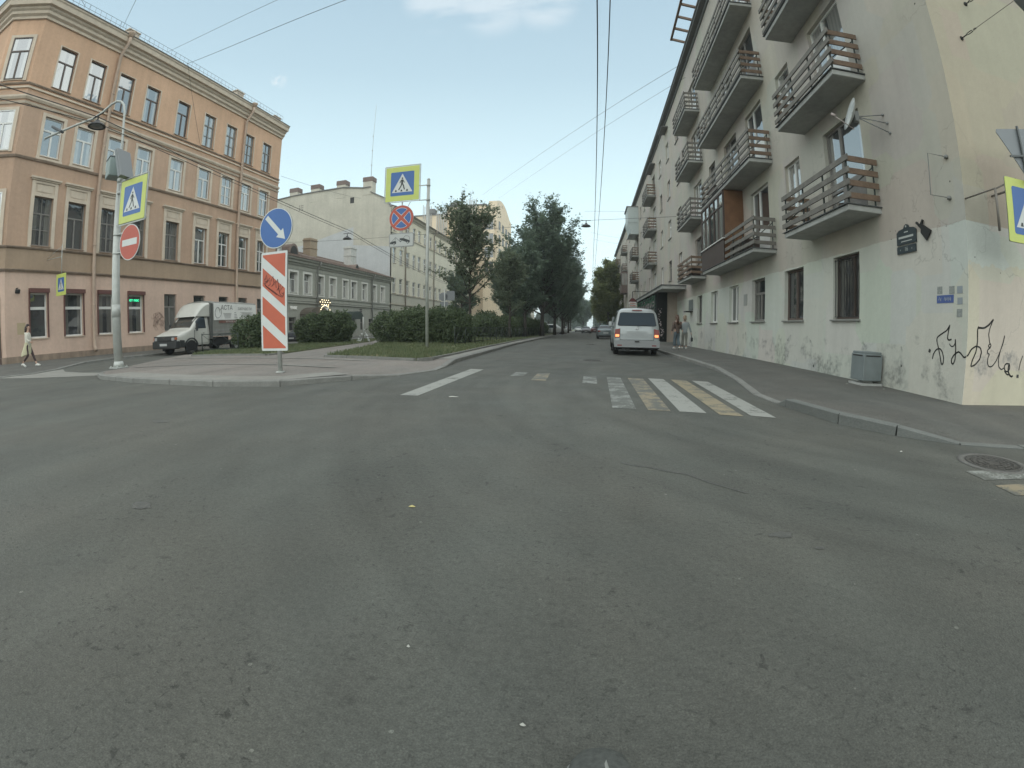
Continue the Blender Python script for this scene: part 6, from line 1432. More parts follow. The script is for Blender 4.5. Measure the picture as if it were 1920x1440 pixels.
# generic saloon / hatch --------------------------------------------------
def car(name, label, loc, rz, paint, kind='saloon', rim=RIM, group=None, simple=False):
    t = thing(name, label, 'car', loc, rz, group)
    pb = lambda w_, zb_, zt, wt=None, c=0.03: [(w_*.92, .30), (w_*.985, .42), (w_, .62), (w_*.985, zb_), ((wt or w_*.93), zb_+(zt-zb_)*.90 if wt else zt-.02), ((wt or w_*.9)*.72, zt), (0, zt+c)]
    if kind == 'saloon':
        S_ = [station(0, pb(.80, .80, .90)), station(.12, pb(.87, .88, .98)), station(.75, pb(.895, .94, 1.04)), station(1.45, pb(.90, .95, 1.40, .62)), station(2.2, pb(.90, .94, 1.45, .62)), station(2.75, pb(.90, .92, 1.40, .62)), station(3.45, pb(.90, .90, 1.0)), station(4.3, pb(.86, .76, .84)), station(4.5, pb(.80, .60, .66))]; gu = (1.15, 5.2); ln = 4.5
    else:
        S_ = [station(0, pb(.82, .95, 1.10)), station(.15, pb(.89, .98, 1.32, .62)), station(.5, pb(.91, 1.0, 1.60, .64)), station(1.3, pb(.92, 1.0, 1.66, .64)), station(2.2, pb(.92, .99, 1.66, .64)), station(2.75, pb(.92, .98, 1.58, .63)), station(3.4, pb(.92, .96, 1.10)), station(4.2, pb(.88, .82, .92)), station(4.42, pb(.82, .62, .7))]; gu = (.7, 5.2); ln = 4.42
    e = surf(S_); mb = MB(); patch(mb, e, 0, 8, 0, 6, 36, 20)
    for u in (0, 8):
        r_ = [e(u, 6*j/20) for j in range(21)]
        for sx in (1, -1): mb.sm = True; mb.add([(p[0]*sx, p[1], p[2]) for p in r_]+[(0, p[1]+(-.04 if u == 0 else .04), p[2]) for p in r_], [(j, j+1, j+22, j+21) for j in range(20)]); mb.sm = False
    mb.build('body', paint, t)
    a, b = (1.5, 4.6) if kind == 'saloon' else (.9, 4.7); m_ = (a+b)/2+.2
    for u0, u1 in ((a, m_-.06), (m_+.06, b)): [(lambda q: (patch(q, e, u0, u1, 3.12, 3.85, 8, 4, .006, sx), q.build('side_window', GLASS, t)))(MB()) for sx in (1, -1)]
    mb = MB()
    if kind == 'saloon': patch(mb, e, 2.1, 2.92, 4.3, 6, 8, 6, .006)
    else: patch(mb, e, .35, 1.6, 4.3, 6, 8, 6, .006)
    mb.build('rear_window', GLASS, t); mb = MB(); patch(mb, e, 5.12, 5.85, 4.3, 6, 8, 6, .006); mb.build('windscreen', GLASS, t)
    for s_2 in (-1, 1):
        for y in (.85, ln-.85): arch(t, s_2*.90, y, .35, s_2); wheel(t, s_2*.80, y, .31, .19, s_2, rim)
        mb = MB(); mb.bbox(*sorted((s_2*.56, s_2*.80)), -.035, .12, .74, .88, .01); mb.build('tail_lamp', mat('unlit red lamp', (.22, .025, .02), .25), t)
        mb = MB(); mb.bbox(*sorted((s_2*.55, s_2*.80)), ln-.16, ln+.035, .58, .68, .01); mb.build('headlight', LAMPG, t)
        mb = MB(); mb.bbox(*sorted((s_2*.93, s_2*1.06)), ln-1.75, ln-1.65, .92, 1.06, .02); mb.build('mirror', paint, t)
    MB().box(-.26, .26, -.055, -.04, .58, .69).build('number_plate', PLATE, t); MB().box(-.26, .26, ln+.04, ln+.05, .36, .46).build('number_plate', PLATE, t)
    mb = MB(); mb.box(-.78, .78, -.05, .06, .28, .40); mb.box(-.75, .75, .05, ln-.1, .17, .33); mb.box(-.7, .7, ln-.06, ln+.045, .25, .5); mb.build('bumper_trim', BLKP, t)
    return t
def paint(n, c): return mat(n, c, .3, metal=.25, coat=.5)
car('parked_car', 'dark grey saloon parked at the right kerb just ahead of the white van', (1.82, 48.5, 0), 0, paint('grey paint', (.10, .125, .13)), group='cars along the boulevard')
car('crossing_car', 'white estate car turning across the boulevard beyond the hedge', (-7.9, 76.5, .0), R(-75), paint('white paint', (.52, .54, .53)), 'suv', group='cars along the boulevard')
for px, y, c, n, lb, k, rz in ((1099, 100, (.035, .03, .03), 'black paint', 'black car far down the right carriageway facing the camera', 'saloon', 180), (1115, 104, (.14, .045, .04), 'maroon paint', 'maroon car half hidden beside the far black car', 'saloon', 0), (1085, 128, (.50, .52, .52), 'far white paint', 'white car farthest away left of the black car', 'saloon', 180), (1070, 150, (.35, .36, .36), 'silver paint', 'silver car in the distance behind the turning white estate', 'saloon', 120)):
    p = atY(px, 618, y); car('distant_car', lb, (p.x, y, 0), R(rz), paint(n, c), k, group='cars along the boulevard')
car('parked_car', 'dark car with pale reflecting bonnet parked behind the striped board and hedge', (-23.9, 37.4, 0), R(180), paint('dark blue paint', (.04, .05, .065)), group='cars along the boulevard')
for px, y, lb, c in ((660, 52, 'silver car glimpsed between the two hedges', (.30, .31, .31)), (895, 60, 'white car glimpsed behind the slender tree trunk', (.50, .5, .5)), (735, 56, 'pale car behind the long middle hedge', (.35, .35, .35))):
    car('parked_car', lb, (-22.8 if y == 52 else -21.6, y+(12 if px > 800 else 0), 0), 0, paint('c%d' % px, c), group='cars along the boulevard')

# delivery truck with tilt -------------------------------------------------
TRK = mat('white truck paint', (.50, .50, .46), .35, coat=.3, var=.05, scale=2)
truck = thing('delivery_truck', 'white light truck with black grille and tarpaulin body parked by the pink wall', 'truck', (-21.1, 17.25, 0), 0)
pt = lambda w_, pts: [(w_*a, z) for a, z in pts]
TS = [station(.0, [(.86, .72), (.90, .80), (.90, .90), (.80, .98), (.5, 1.01), (0, 1.02)]),
      station(.10, [(.93, .70), (.96, .80), (.95, .95), (.84, 1.05), (.5, 1.09), (0, 1.10)]),
      station(.55, [(.97, .62), (1.0, .82), (.98, 1.08), (.86, 1.20), (.5, 1.24), (0, 1.25)]),
      station(1.02, [(.97, .50), (1.0, .85), (.99, 1.22), (.90, 1.34), (.5, 1.38), (0, 1.39)]),
      station(1.42, [(.97, .48), (1.0, .85), (.99, 1.27), (.86, 1.72), (.6, 1.78), (0, 1.80)]),
      station(1.80, [(.97, .48), (1.0, .85), (.99, 1.28), (.83, 1.98), (.6, 2.06), (0, 2.08)]),
      station(2.40, [(.97, .48), (1.0, .85), (.99, 1.28), (.83, 2.02), (.6, 2.10), (0, 2.12)])]
te = surf(TS); mb = MB(); patch(mb, te, 0, 6, 0, 5, 36, 20)
for u in (0, 6):
    r_ = [te(u, 5*j/20) for j in range(21)]
    for sx in (1, -1): mb.add([(p[0]*sx, p[1], p[2]) for p in r_]+[(0, p[1]-(.02 if u == 0 else 0), p[2]) for p in r_], [(j, j+1, j+22, j+21) for j in range(20)])
mb.build('cab', TRK, truck)
mb = MB(); patch(mb, te, 3.12, 4.9, 3.25, 5, 10, 10, .012); mb.build('windscreen', mat('truck glass', (.05, .05, .045), .06, spec=.8), truck)
[(lambda q: (patch(q, te, 4.05, 5.55, 2.12, 2.92, 8, 6, .012, sx), q.build('side_window', GLASS, truck)))(MB()) for sx in (1, -1)]
mb = MB(); mb.add([(x, y, z) for x in (-1, 1) for y, z in ((1.55, 2.03), (2.45, 2.09), (2.45, 2.78))], [(0, 1, 2), (3, 4, 5)])
fv = []; nf = 10
for i in range(nf+1):
    t_ = i/nf
    y = 1.45+1.0*t_; z = 2.0+.80*math.sin(t_*math.pi/2)**.9
    for xx in (-1.0, -.93, -.5, 0, .5, .93, 1.0): k = 1-.12*(1-t_); fv.append((xx*k, y, z-(.10*(abs(xx) > .95))-(0 if abs(xx) < .9 else .05)*(t_)))
mb = MB(); mb.sm = True; mb.add(fv, [(i*7+j, (i+1)*7+j, (i+1)*7+j+1, i*7+j+1) for i in range(nf) for j in range(6)]); mb.sm = False
for sx in (0, 6): mb.add([fv[i*7+sx] for i in range(nf+1)]+[(fv[i*7+sx][0], fv[i*7+sx][1], 2.0) for i in range(nf+1)], [(i, i+1, i+nf+2, i+nf+1) for i in range(nf)])
mb.build('roof_fairing', TRK, truck)
mb = MB(); mb.bbox(-1.0, 1.0, -.14, .22, .34, .74, .04); mb.box(-.93, .93, -.05, .2, .74, 1.0)
mb.bbox(-1.01, -.92, .2, .55, .40, .78, .03); mb.bbox(.92, 1.01, .2, .55, .40, .78, .03); mb.build('bumper', BLKP, truck)
mb = MB(); mb.bbox(-.60, .60, -.09, -.02, .76, 1.0, .02)
for z in (.81, .87, .93): mb.box(-.56, .56, -.10, -.085, z-.012, z+.012)
mb.build('grille', mat('charcoal grille', (.035, .037, .037), .5), truck)
mb = MB(); mb.tube([(math.cos(a)*.09, -.105, .95+math.sin(a)*.035) for a in np.linspace(0, 6.28, 17)], .006, 5); mb.build('badge', CHR, truck)
for s_2 in (-1, 1):
    mb = MB(); mb.bbox(*sorted((s_2*.62, s_2*.84)), -.10, .02, .76, .93, .02); mb.build('headlight', LAMPG, truck)
    mb = MB(); mb.bbox(*sorted((s_2*.845, s_2*.95)), -.07, .12, .80, .93, .02); mb.build('turn_signal', AMB, truck)
    arch(truck, s_2*1.0, 1.02, .43, s_2); wheel(truck, s_2*.90, 1.02, .36, .2, s_2)
    mb = MB(); n = 14; pts = [(1.02+math.cos(math.pi*k/n)*.50, .42+math.sin(math.pi*k/n)*.46) for k in range(n+1)]+[(1.02+math.cos(math.pi*k/n)*.41, .42+math.sin(math.pi*k/n)*.40) for k in range(n, -1, -1)]
    for k in range(n): a_, b_, c_, d_ = pts[k], pts[k+1], pts[2*n-k], pts[2*n+1-k]; mb.prism([a_, b_, c_, d_], s_2*.96, s_2*1.03, 'x')
    mb.build('wheel_flare', BLKP, truck); wheel(truck, s_2*.88, 4.65, .36, .3, s_2)
    mb = MB(); mb.bbox(*sorted((s_2*1.06, s_2*1.2)), 1.28, 1.38, 1.22, 1.62, .02); mb.tube([(s_2*.98, 1.35, 1.35), (s_2*1.12, 1.33, 1.4)], .015, 5); mb.build('mirror', BLKP, truck)
mb = MB(); mb.box(-.30, .30, -.155, -.142, .50, .62); mb.build('number_plate', PLATE, truck)
mb = MB(); mb.box(-.7, .7, .1, 6.3, .38, .62); mb.box(-.85, .85, 2.5, 3.6, .35, .75); mb.box(.55, .98, 2.7, 4.0, .42, .85); mb.box(-.98, -.55, 2.7, 4.0, .42, .85); mb.build('chassis', UNDER, truck)
mb = MB(); mb.box(-1.08, 1.08, 2.55, 6.45, .88, .96); 
for z0, z1 in ((.97, 1.12), (1.13, 1.28)): mb.bbox(1.06, 1.10, 2.55, 6.45, z0, z1, .008); mb.bbox(-1.10, -1.06, 2.55, 6.45, z0, z1, .008)
mb.build('drop_side', mat('worn grey drop side', (.22, .22, .205), .7, var=.2, scale=5, streak=.1), truck)
tp = MB(); n = 9; V_ = []
for i in range(n+1):
    y = 2.52+3.95*i/n; bz = .02*math.sin(i*2.1)
    for x, z in ((1.09, 1.27), (1.10+.01*math.sin(i*3), 2.0), (1.09, 2.66+bz), (.98, 2.80+bz), (.5, 2.87+bz), (0, 2.89+bz), (-.5, 2.87+bz), (-.98, 2.80+bz), (-1.09, 2.66), (-1.09, 1.27)): V_.append((x, y, z))
tp.add(V_, [(i*10+j, (i+1)*10+j, (i+1)*10+j+1, i*10+j+1) for i in range(n) for j in range(9)]+[tuple(range(10)), tuple(range(n*10, n*10+10))]); tp.build('tarpaulin', mat('grey tarpaulin', (.21, .21, .19), .7, var=.1, scale=3, streak=.08), truck)
mb = MB(); mb.quad((1.128, 2.66, 1.78), (1.128, 6.44, 1.84), (1.118, 6.42, 2.70), (1.118, 2.66, 2.74)); bn = mb.build('banner', mat('white banner', (.74, .74, .71), .6, var=.04), truck)
GTX = mat('grey banner print', (.13, .13, .13), .7); GTX2 = mat('light grey print', (.27, .27, .27), .7)
text_obj('banner_text', 'АСТА', .37, T((1.132, 3.75, 2.48)) @ FACE_PX, GTX, bn, .0005); text_obj('banner_text', 'запчасти', .30, T((1.132, 5.35, 2.46)) @ FACE_PX, GTX2, bn, .0005)
RDT = mat('white web lettering', (.55, .53, .5), .6)
mb = MB(); mb.quad((1.119, 3.1, 1.62), (1.119, 6.3, 1.66), (1.119, 6.3, 1.78), (1.119, 3.1, 1.76)); b2_ = mb.build('banner_strip', mat('faded red strip', (.20, .10, .08), .7, var=.2, scale=5), truck)
text_obj('banner_text', 'WWW.АВТО', .17, T((1.126, 4.3, 1.695)) @ FACE_PX, RDT, b2_, .0005, sx=1.25)
mb = MB()
for k in range(9): a = k*.7; mb.tube([(1.13, 3.0+math.cos(a+j*.5)*.17*(1+.1*k % 2), 2.2+math.sin(a+j*.5)*.30) for j in range(4)], .018, 4)
for k in range(5): mb.box(1.129, 1.133, 3.45+k*.03, 4.15-k*.02, 2.15-k*.065, 2.175-k*.065)
for k in range(4): mb.box(1.129, 1.133, 4.4, 4.55+.05*k, 2.2-k*.1, 2.23-k*.1)
for k in range(8): mb.box(1.129, 1.133, 4.9+.12*(k % 3), 6.1-.15*(k % 2), 2.22-k*.045, 2.236-k*.045)
mb.build('banner_print', GTX2, bn)
for q in (.99, -1.11): MB().box(q, q+.12, 2.44, 2.60, .75, 2.72).build('tarpaulin_edge', mat('dark grey tarpaulin edge', (.085, .088, .082), .7), truck)
mb = MB(); 
for z in (1.0, ): mb.box(.995, 1.012, 1.25, 1.28, .55, 1.28)
mb.box(1.0, 1.015, 1.9, 2.02, 1.08, 1.11); mb.box(1.0, 1.006, 2.30, 2.315, .55, 1.9); mb.box(.998, 1.006, 1.26, 1.272, .55, 1.25); mb.box(.998, 1.006, 1.27, 2.3, .55, .562); mb.build('door_handle', BLKP, truck)
# ------------------------------------------------------------------ people
SKIN = mat('skin', (.42, .27, .20), .6)
def skinned(joints, edges, root=0):
    """one continuous surface grown round a skeleton; joints: (x, y, z, r)"""
    me = bpy.data.meshes.new('s'); me.from_pydata([j[:3] for j in joints], edges, []); o = bpy.data.objects.new('s', me); COL.objects.link(o)
    md = o.modifiers.new('k', 'SKIN'); md.use_smooth_shade = True
    for i, v in enumerate(me.skin_vertices[0].data):
        r_ = joints[i][3]; v.radius = r_ if isinstance(r_, tuple) else (r_, r_); v.use_root = (i == root)
    sb = o.modifiers.new('b', 'SUBSURF'); sb.levels = 1; sb.render_levels = 1
    dg = bpy.context.evaluated_depsgraph_get(); ev_ = o.evaluated_get(dg); res = bpy.data.meshes.new_from_object(ev_)
    bpy.data.objects.remove(o); return res
def person(loc, rz, label, P, top, legs, shoe, hair, extras=None, hairlen=.22, topname='jacket', long=False):
    """P: joint dict in metres, person faces +x, height about 1.67"""
    t = thing('person', label, 'person', loc, rz)
    J = []; E = []; idx = {}
    def j(n, p, r_): idx[n] = len(J); J.append((*p, r_)); return idx[n]
    hipz = P.get('hip', .90)
    j('pelvis', (0, 0, hipz), (.13, .10)); j('waist', (.005, 0, hipz+.16), (.115, .085)); j('chest', (.015, 0, hipz+.36), (.145, .10)); j('neckb', (.01, 0, hipz+.52), (.06, .055)); j('neck', (.025, 0, hipz+.58), .05)
    j('headl', (.035, 0, hipz+.645), (.07, .075)); j('headm', (.035, 0, hipz+.70), (.078, .088)); j('headt', (.025, 0, hipz+.765), (.058, .07))
    for a, b in (('pelvis', 'waist'), ('waist', 'chest'), ('chest', 'neckb'), ('neckb', 'neck'), ('neck', 'headl'), ('headl', 'headm'), ('headm', 'headt')): E.append((idx[a], idx[b]))
    for s_2, side in ((1, 'l'), (-1, 'r')):
        L = P['leg_'+side]; A = P['arm_'+side]
        j('hip'+side, (0, s_2*.085, hipz-.05), .088); j('knee'+side, L[0], .055); j('ank'+side, L[1], .037); j('toe'+side, L[2], .03)
        E += [(idx['pelvis'], idx['hip'+side]), (idx['hip'+side], idx['knee'+side]), (idx['knee'+side], idx['ank'+side]), (idx['ank'+side], idx['toe'+side])]
        j('sh'+side, (.01, s_2*.165, hipz+.46), .055); j('el'+side, A[0], .038); j('wr'+side, A[1], .026); j('pm'+side, A[2], (.034, .018))
        E += [(idx['chest'], idx['sh'+side]), (idx['sh'+side], idx['el'+side]), (idx['el'+side], idx['wr'+side]), (idx['wr'+side], idx['pm'+side])]
    me = skinned(J, E); bm = bmesh.new(); bm.from_mesh(me)
    # fingers and face features joined to the body surface
    mb = MB()
    for s_2, side in ((1, 'l'), (-1, 'r')):
        A = P['arm_'+side]; w_, p_ = Vector(A[1]), Vector(A[2]); d = (p_-w_).normalized(); x = d.cross(Vector((0, 1, 0))); x = x.normalized() if x.length > .1 else Vector((1, 0, 0)); nrm = d.cross(x)
        for k, ln in enumerate((.062, .072, .068, .052)):
            o_ = p_+x*(-.024+.016*k)-d*.005; mb.tube([o_, o_+d*ln*.55+nrm*.006*-s_2, o_+d*ln+nrm*.022*-s_2], [.0085, .008, .006], 6)
        o_ = w_+d*.03+x*-.026; mb.tube([o_, o_+d*.03-x*.02, o_+d*.06-x*.022], [.011, .010, .007], 6)
    hz2 = hipz+.70
    mb.tube([(.10, 0, hz2+.015), (.128, 0, hz2-.02), (.108, 0, hz2-.03)], [.008, .014, .010], 6)
    for s_2 in (1, -1): mb.tube([(.03, s_2*.078, hz2+.02), (.02, s_2*.088, hz2-.01), (.035, s_2*.078, hz2-.035)], [.012, .016, .008], 6)
    mt = bpy.data.meshes.new('f'); mt.from_pydata(mb.v, [], mb.f); bm.from_mesh(mt); bm.to_mesh(me); bm.free()
    me.materials.clear(); me.materials.append(SKIN); me.polygons.foreach_set('use_smooth', [True]*len(me.polygons))
    body = bpy.data.objects.new('body', me); COL.objects.link(body); body.parent = t
    for s_2 in (1, -1): mb = MB(); mb.lathe([(.001, -.007), (.009, 0), (.001, .007)], 8, (.112, s_2*.032, hz2+.015)); mb.build('eye', BLK, t)
    mb = MB(); mb.tube([(.112, -.022, hz2-.055), (.117, 0, hz2-.057), (.112, .022, hz2-.055)], .006, 5); mb.build('mouth', mat('lips', (.30, .12, .11), .5), t)
    # trousers, follow hips and legs
    tj = []; te_ = []
    tj.append((0, 0, hipz+.08, (.135, .105))); tj.append((0, 0, hipz-.02, (.14, .11))); te_.append((0, 1))
    for s_2, side in ((1, 'l'), (-1, 'r')):
        L = P['leg_'+side]; k0 = len(tj); an = Vector(L[1]); kn = Vector(L[0]); lr = P.get('legr', .07)
        tj += [(0, s_2*.085, hipz-.08, .10), (*L[0], lr), (*(kn.lerp(an, .88)), lr*P.get('hem', .8))]; te_ += [(1, k0), (k0, k0+1), (k0+1, k0+2)]
    m2 = skinned(tj, te_, 1); m2.materials.clear(); m2.materials.append(legs); o = bpy.data.objects.new('trousers', m2); COL.objects.link(o); o.parent = t
    # top with sleeves
    tj = [(0, 0, hipz-(P.get('coat', .12)), (P.get('coatr', .165), .125)), (0, 0, hipz+.12, (.15, .115)), (.01, 0, hipz+.34, (.165, .12)), (.01, 0, hipz+.48, (.10, .08)), (.02, 0, hipz+.55, (.065, .06))]; te_ = [(0, 1), (1, 2), (2, 3), (3, 4)]
    for s_2, side in ((1, 'l'), (-1, 'r')):
        A = P['arm_'+side]; k0 = len(tj); e_, w2 = Vector(A[0]), Vector(A[1])
        tj += [(.01, s_2*.17, hipz+.45, .07), (*A[0], .056), (*e_.lerp(w2, .9), .044)]; te_ += [(2, k0), (k0, k0+1), (k0+1, k0+2)]
    m3 = skinned(tj, te_, 1); m3.materials.clear(); m3.materials.append(top); o = bpy.data.objects.new(topname, m3); COL.objects.link(o); o.parent = t
    for s_2, side in ((1, 'l'), (-1, 'r')):
        L = P['leg_'+side]; a, b = Vector(L[1]), Vector(L[2]); d = (b-a); d.z = 0; d.normalize(); dz = (b.z-a.z)
        hl = a-d*.05+Vector((0, 0, -.055)); mb = MB(); mb.tube([hl, a+d*.03+Vector((0, 0, -.035)), b+Vector((0, 0, -.005)), b+d*.06+Vector((0, 0, -.012))], [.042, .055, .045, .022], 10); mb.build('shoe', shoe, t)
    mb = MB(T((.012, 0, hz2+.02))); mb.M = mb.M @ Matrix.Diagonal((1, .95, 1.05, 1)); mb.lathe([(.001, .125), (.06, .112), (.092, .06), (.098, .0), (.088, -.05), (.05, -.075), (.001, -.078)], 18)
    o = mb.build('hair', hair, t)
    for v in o.data.vertices:
        if v.co.x > .055: v.co.x = .055+(v.co.x-.055)*.35 if v.co.z > hz2+.055 else .03
    mb = MB(); mb.tube([(-.05, 0, hz2+.04), (-.075, 0, hz2-.08), (-.095, 0, hz2-hairlen)], [.075, .08, .05], 10)
    if hairlen > .1: mb.build('long_hair', hair, t)
    if extras: extras(t, hipz)
    return t
CREAMC = mat('cream coat cloth', (.60, .58, .50), .9, var=.06, scale=8); DARKL = mat('dark plum leggings', (.05, .03, .03), .8); WSH = mat('white shoe', (.6, .6, .56), .6); HB = mat('dark brown hair', (.03, .02, .017), .6); DENIM = mat('pale denim', (.13, .17, .19), .85, var=.1, scale=10)
HB2 = mat('auburn hair', (.09, .05, .033), .6); BRN = mat('brown jacket cloth', (.105, .075, .06), .9); GRYJ = mat('light grey jacket', (.26, .29, .29), .9); BAGM = mat('black bag', (.03, .035, .035), .6); BEI = mat('beige trousers', (.25, .25, .22), .85)
def coat_tail(t, hz_2):
    mb = MB(); vs = []
    n = 14
    for k, (z, rx, ry, ox) in enumerate(((hz_2+.10, .15, .14, 0), (hz_2-.10, .19, .16, -.04), (hz_2-.30, .23, .17, -.09), (hz_2-.42, .25, .165, -.12))):
        for q in range(n): a = 2*math.pi*q/n; w2 = 1+.06*math.sin(a*5+k); vs.append((ox+rx*math.cos(a)*w2, ry*math.sin(a)*w2, z+(.05*math.cos(a) if k == 3 else 0)))
    mb.sm = True; mb.add(vs, [(i*n+q, i*n+(q+1) % n, (i+1)*n+(q+1) % n, (i+1)*n+q) for i in range(3) for q in range(n)]); mb.build('coat_skirt', mat('pale yellow cloth', (.47, .44, .30), .9), t)
woman = person((-21.42, 9.55, .12), R(36), 'woman in a long cream coat, dark leggings and white shoes striding past the pink wall', {
    'hip': .90, 'leg_l': ((.17, .08, .50), (.34, .07, .11), (.47, .07, .06)), 'leg_r': ((.02, -.08, .47), (-.28, -.09, .16), (-.16, -.09, .045)),
    'arm_l': ((-.10, .20, 1.10), (-.02, .22, .87), (.02, .22, .79)), 'arm_r': ((.08, -.20, 1.10), (.22, -.18, 1.00), (.29, -.16, .99)), 'coat': .10, 'legr': .062, 'hem': .62}, CREAMC, DARKL, WSH, HB, coat_tail, .20, 'coat')
def tote(t, hz_2):
    mb = MB(); mb.bbox(-.16, .16, .20, .26, .42, .66, .03); mb.tube([(-.08, .23, .64), (-.03, .235, .80), (.05, .235, .80), (.09, .23, .64)], .009, 5); mb.build('handbag', BAGM, t)
wk = {'hip': .90, 'leg_l': ((.10, .08, .49), (.08, .08, .10), (.21, .09, .05)), 'leg_r': ((.06, -.08, .48), (-.18, -.08, .13), (-.06, -.09, .05)), 'arm_l': ((-.05, .24, 1.10), (.05, .27, .88), (.06, .27, .80)), 'arm_r': ((.02, -.22, 1.10), (.14, -.14, 1.02), (.21, -.08, 1.04)), 'legr': .085, 'hem': 1.05}
person((4.50, 23.7, .12), R(105), 'person with long auburn hair, brown jacket and wide jeans walking on the pavement', dict(wk), BRN, DENIM, WSH, HB2, None, .34)
wk2 = dict(wk); wk2['leg_l'], wk2['leg_r'] = ((.14, .08, .50), (.20, .08, .11), (.33, .09, .06)), ((.03, -.08, .48), (-.14, -.08, .12), (-.02, -.09, .05)); wk2['arm_r'], wk2['arm_l'] = ((-.02, -.26, 1.08), (.0, -.34, .84), (.01, -.35, .76)), ((.03, .2, 1.1), (.14, .14, 1.0), (.2, .08, 1.02)); wk2['legr'] = .075
def bag_r(t, hz_2):
    mb = MB(); mb.bbox(-.17, .17, -.42, -.34, .40, .62, .03); mb.tube([(-.08, -.38, .60), (-.02, -.36, .77), (.04, -.36, .77), (.09, -.38, .60)], .009, 5); mb.build('handbag', BAGM, t)
person((5.02, 24.3, .12), R(85), 'person in light grey jacket and pale trousers carrying a black handbag by the white wall', wk2, GRYJ, BEI, WSH, mat('fair hair', (.20, .15, .10), .6), bag_r, .12)
# toe of a shoe at the bottom edge
shoe = thing('shoe', 'grey rounded toe of a shoe with pale stripes at the bottom edge', 'shoe', (.080, .636, .0), R(-4))
SH = Matrix.Diagonal((1.55, 1.0, 1.3, 1)); mb = MB(SH); vs = []; n = 16
for y, w_, h, z0 in ((-.10, .040, .085, .02), (-.03, .046, .085, .018), (.05, .050, .075, .016), (.12, .052, .062, .016), (.17, .048, .052, .017), (.205, .036, .042, .02), (.222, .016, .026, .024)):
    for q in range(n): a = 2*math.pi*q/n; vs.append((w_*math.cos(a), y, z0+h/2+h/2*math.sin(a)*(1 if math.sin(a) > 0 else .9)))
mb.sm = True; mb.add(vs, [(i*n+q, i*n+(q+1) % n, (i+1)*n+(q+1) % n, (i+1)*n+q) for i in range(6) for q in range(n)]+[tuple(range(6*n, 7*n))]); mb.build('upper', mat('grey shoe cloth', (.070, .076, .070), .85, var=.3, scale=60, bump=.3, bscale=200), shoe)
mb = MB(SH); mb.prism([(-.044, -.1), (.044, -.1), (.056, .08), (.053, .17), (.034, .222), (0, .236), (-.034, .222), (-.053, .17), (-.056, .08)], .004, .026, 'z'); mb.build('sole', mat('pale sole', (.19, .20, .19), .7), shoe)
mb = MB(SH)
for x in (.012, .030):
    mb.tube([(x, .02, .101-x*.45), (x-.001, .08, .093-x*.45), (x-.004, .13, .080-x*.42), (x-.008, .17, .069-x*.4), (x-.014, .205, .058-x*.3)], .0034, 5)
mb.build('stripe', mat('pale stripe', (.24, .25, .23), .6), shoe)

# ------------------------------------------------------------------ leaves
def leaf_mat(name, c1, c2, trans=.25):
    m = bpy.data.materials.new(name); m.use_nodes = True; t = m.node_tree; b = t.nodes['Principled BSDF']; b.inputs['Roughness'].default_value = .62; b.inputs['Specular IOR Level'].default_value = .3
    g = t.nodes.new('ShaderNodeNewGeometry'); n = t.nodes.new('ShaderNodeTexNoise'); n.inputs['Scale'].default_value = .9; n.inputs['Detail'].default_value = 3; t.links.new(g.outputs['Position'], n.inputs['Vector'])
    a = t.nodes.new('ShaderNodeMath'); a.operation = 'MULTIPLY_ADD'; a.inputs[1].default_value = .55; t.links.new(g.outputs['Random Per Island'], a.inputs[0])
    q = t.nodes.new('ShaderNodeMapRange'); q.inputs[1].default_value = .3; q.inputs[2].default_value = .75; q.inputs[3].default_value = 0; q.inputs[4].default_value = .5; t.links.new(n.outputs[0], q.inputs[0]); t.links.new(q.outputs[0], a.inputs[2])
    x = t.nodes.new('ShaderNodeMixRGB'); x.inputs[1].default_value = (*c1, 1); x.inputs[2].default_value = (*c2, 1); t.links.new(a.outputs[0], x.inputs[0]); t.links.new(x.outputs[0], b.inputs['Base Color'])
    tr_ = t.nodes.new('ShaderNodeBsdfTranslucent'); t.links.new(x.outputs[0], tr_.inputs[0]); mx = t.nodes.new('ShaderNodeMixShader'); mx.inputs[0].default_value = trans
    t.links.new(b.outputs[0], mx.inputs[1]); t.links.new(tr_.outputs[0], mx.inputs[2]); t.links.new(mx.outputs[0], t.nodes['Material Output'].inputs[0]); return m
LEAF = leaf_mat('elm leaves', (.115, .145, .10), (.20, .24, .155), .5); LEAFD = leaf_mat('dark lime leaves', (.11, .155, .115), (.19, .245, .17), .5); LEAFY2 = leaf_mat('sun-tinted poplar leaves', (.09, .125, .05), (.24, .26, .10), .4); BUSH = leaf_mat('lilac leaves', (.065, .095, .05), (.155, .20, .105), .42); GRASS = leaf_mat('grass blades', (.085, .12, .06), (.20, .22, .12), .35)  # poplar: sunlight is put into the yellow leaf colour
BARK = mat('grey brown bark', (.055, .048, .040), .9, var=.25, scale=8, bump=.8, bscale=20)
